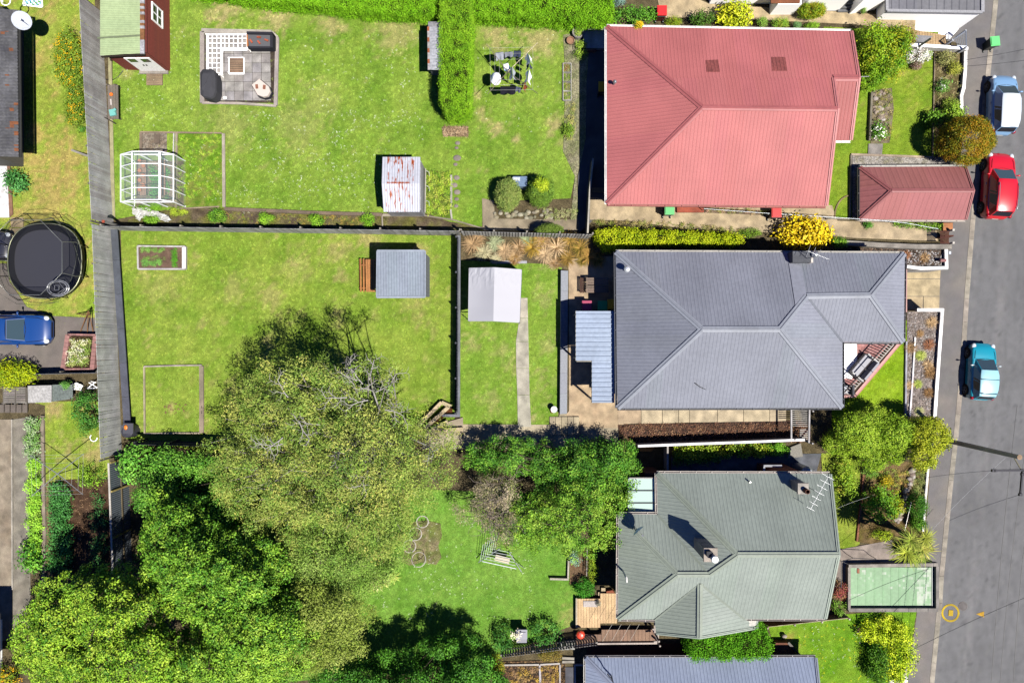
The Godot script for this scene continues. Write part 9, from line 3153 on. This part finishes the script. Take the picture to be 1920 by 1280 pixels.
func vehicles() -> void:
	var y := ST - 0.118
	car("silver_blue_car", "silver blue hatchback parked in the street at the top right", P(1880, 197, ST + 0.5) * Vector3(1, 0, 1) + Vector3(0, y, 0), -0.035, 3.75, 1.66, 1.5, "88b0d8", {"hood": 0.19, "rake": 0.19, "tail": 0.02, "rear": 0.05, "roof": "e2ebf4", "belt": 0.92})
	car("red_car", "red hatchback with silver roof rails parked below the orange ball shrub", P(1872, 349, ST + 0.5) * Vector3(1, 0, 1) + Vector3(0, y, 0), -0.06, 4.15, 1.78, 1.58, "e02028", {"hood": 0.25, "rake": 0.19, "tail": 0.02, "rear": 0.06, "rails": 1, "wheel": 0.34, "belt": 0.98})
	car("teal_car", "teal hatchback with a pale glinting roof parked in the street below the driveway", P(1841, 697, ST + 0.5) * Vector3(1, 0, 1) + Vector3(0, y, 0), -0.05, 3.6, 1.62, 1.46, "22a0b8", {"hood": 0.27, "rake": 0.19, "tail": 0.02, "rear": 0.06, "roof": "a8dce8", "bars": [0.36, 0.9], "mirror": "c8d4d8", "belt": 0.9})
	car("dark_blue_car", "dark blue car nosing in from the left edge onto the driveway", P(27, 618, 0.6) * Vector3(1, 0, 1) + Vector3(0, 0.05, 0), -PI / 2, 4.4, 1.86, 1.5, "22488c", {"hood": 0.29, "rake": 0.19, "belt": 0.92})
	car("black_car", "black car of which only the rounded nose shows at the left edge", P(-42, 460, 0.6) * Vector3(1, 0, 1) + Vector3(0, 0.05, 0), -PI / 2, 4.2, 1.7, 1.45, "3c4048", {"hood": 0.26, "belt": 0.95})
	var g := P(1867, 77, ST + 0.85)
	bin("wheelie_bin", "wheelie bin with a light green lid standing at the kerb in the top right", Vector3(g.x, ST - 0.12, g.z), "24282a", "74e084", 0.1)

func overhead() -> void:
	var top := P(1913, 857, 5.6)
	var foot := Vector3(top.x, ST, top.z)
	var t := T("power_pole", "round wooden power pole rising from behind the domed trees over the road", "power pole", foot)
	var b := mb("e0d2aa", 1.4)
	b.tube([foot, foot.lerp(top, 0.5), top], 0.16, 0.12, 12)
	M("pole", b, "wood", t)
	b = mb("c8a888")
	b.lathe(top, [[0.14, 0.0], [0.0, 0.03]], 12)
	M("pole_top", b, "wood", t)
	b = mb("20242c")
	b.beam(P(1860, 882, 5.2), P(1940, 881, 5.2), 0.1, 0.1); b.beam(P(1918, 882, 5.2), P(1914, 928, 5.2), 0.08, 0.1)
	for q in [[1863, 882], [1867, 882], [1914, 927], [1918, 889]]: b.box(P(q[0], q[1], 5.27), Vector3(0.16, 0.12, 0.14))
	M("crossarm", b, "steel", t)
	b = mb("5c5848")
	b.beam(top - Vector3(0, 0.5, 0), P(1918, 884, 5.15), 0.05, 0.05)
	M("brace", b, "steel", t)
	var wires := [
		["pale service cable from the power pole down to the footpath garden", 1886, 858, 5.4, 1740, 1003, 2.6, "d8d8d8", 0.012], ["thin cable from the crossarm across the mint green garage", 1914, 927, 5.2, 1780, 976, 3.6, "4c4c50", 0.02],
		["thin cable across the footpath to the crossarm", 1740, 895, 2.8, 1862, 882, 5.2, "4c4c50", 0.018], ["upper thin cable across the road in the top right", 1812, 112, 3.0, 1990, 78, 5.0, "3c3c40", 0.02], ["lower thin cable across the road in the top right", 1812, 124, 3.0, 1990, 104, 5.0, "3c3c40", 0.02],
		["cable crossing the road beside the yellow arrow", 1703, 1222, 2.2, 1990, 1092, 5.0, "3c3c40", 0.022], ["cable crossing the mint green garage roof", 1592, 1125, 3.0, 1742, 1066, 4.0, "3c4c40", 0.02],
		["long cable running down the road nearest the cars", 1908, 760, 5.2, 1856, 1330, 5.0, "303034", 0.02], ["second long cable running down the road", 1921, 860, 5.2, 1872, 1330, 5.0, "303034", 0.018], ["third long cable down the road at the right edge", 1935, 900, 5.2, 1898, 1330, 5.0, "303034", 0.02],
		["white cable over the front shrubs of the green house", 1555, 960, 3.2, 1640, 928, 3.4, "d8dcd8", 0.008]]
	for q in wires:
		b = mb(q[7])
		var p := P(q[1], q[2], q[3])
		var e := P(q[4], q[5], q[6])
		var pts := []
		for i in 9:
			var u := i / 8.0
			pts.append(p.lerp(e, u) - Vector3.UP * sin(u * PI) * 0.15)
		b.tube(pts, q[8] * 0.6, q[8] * 0.6, 5)
		O("overhead_cable", q[0], "cable", b, "plastic")
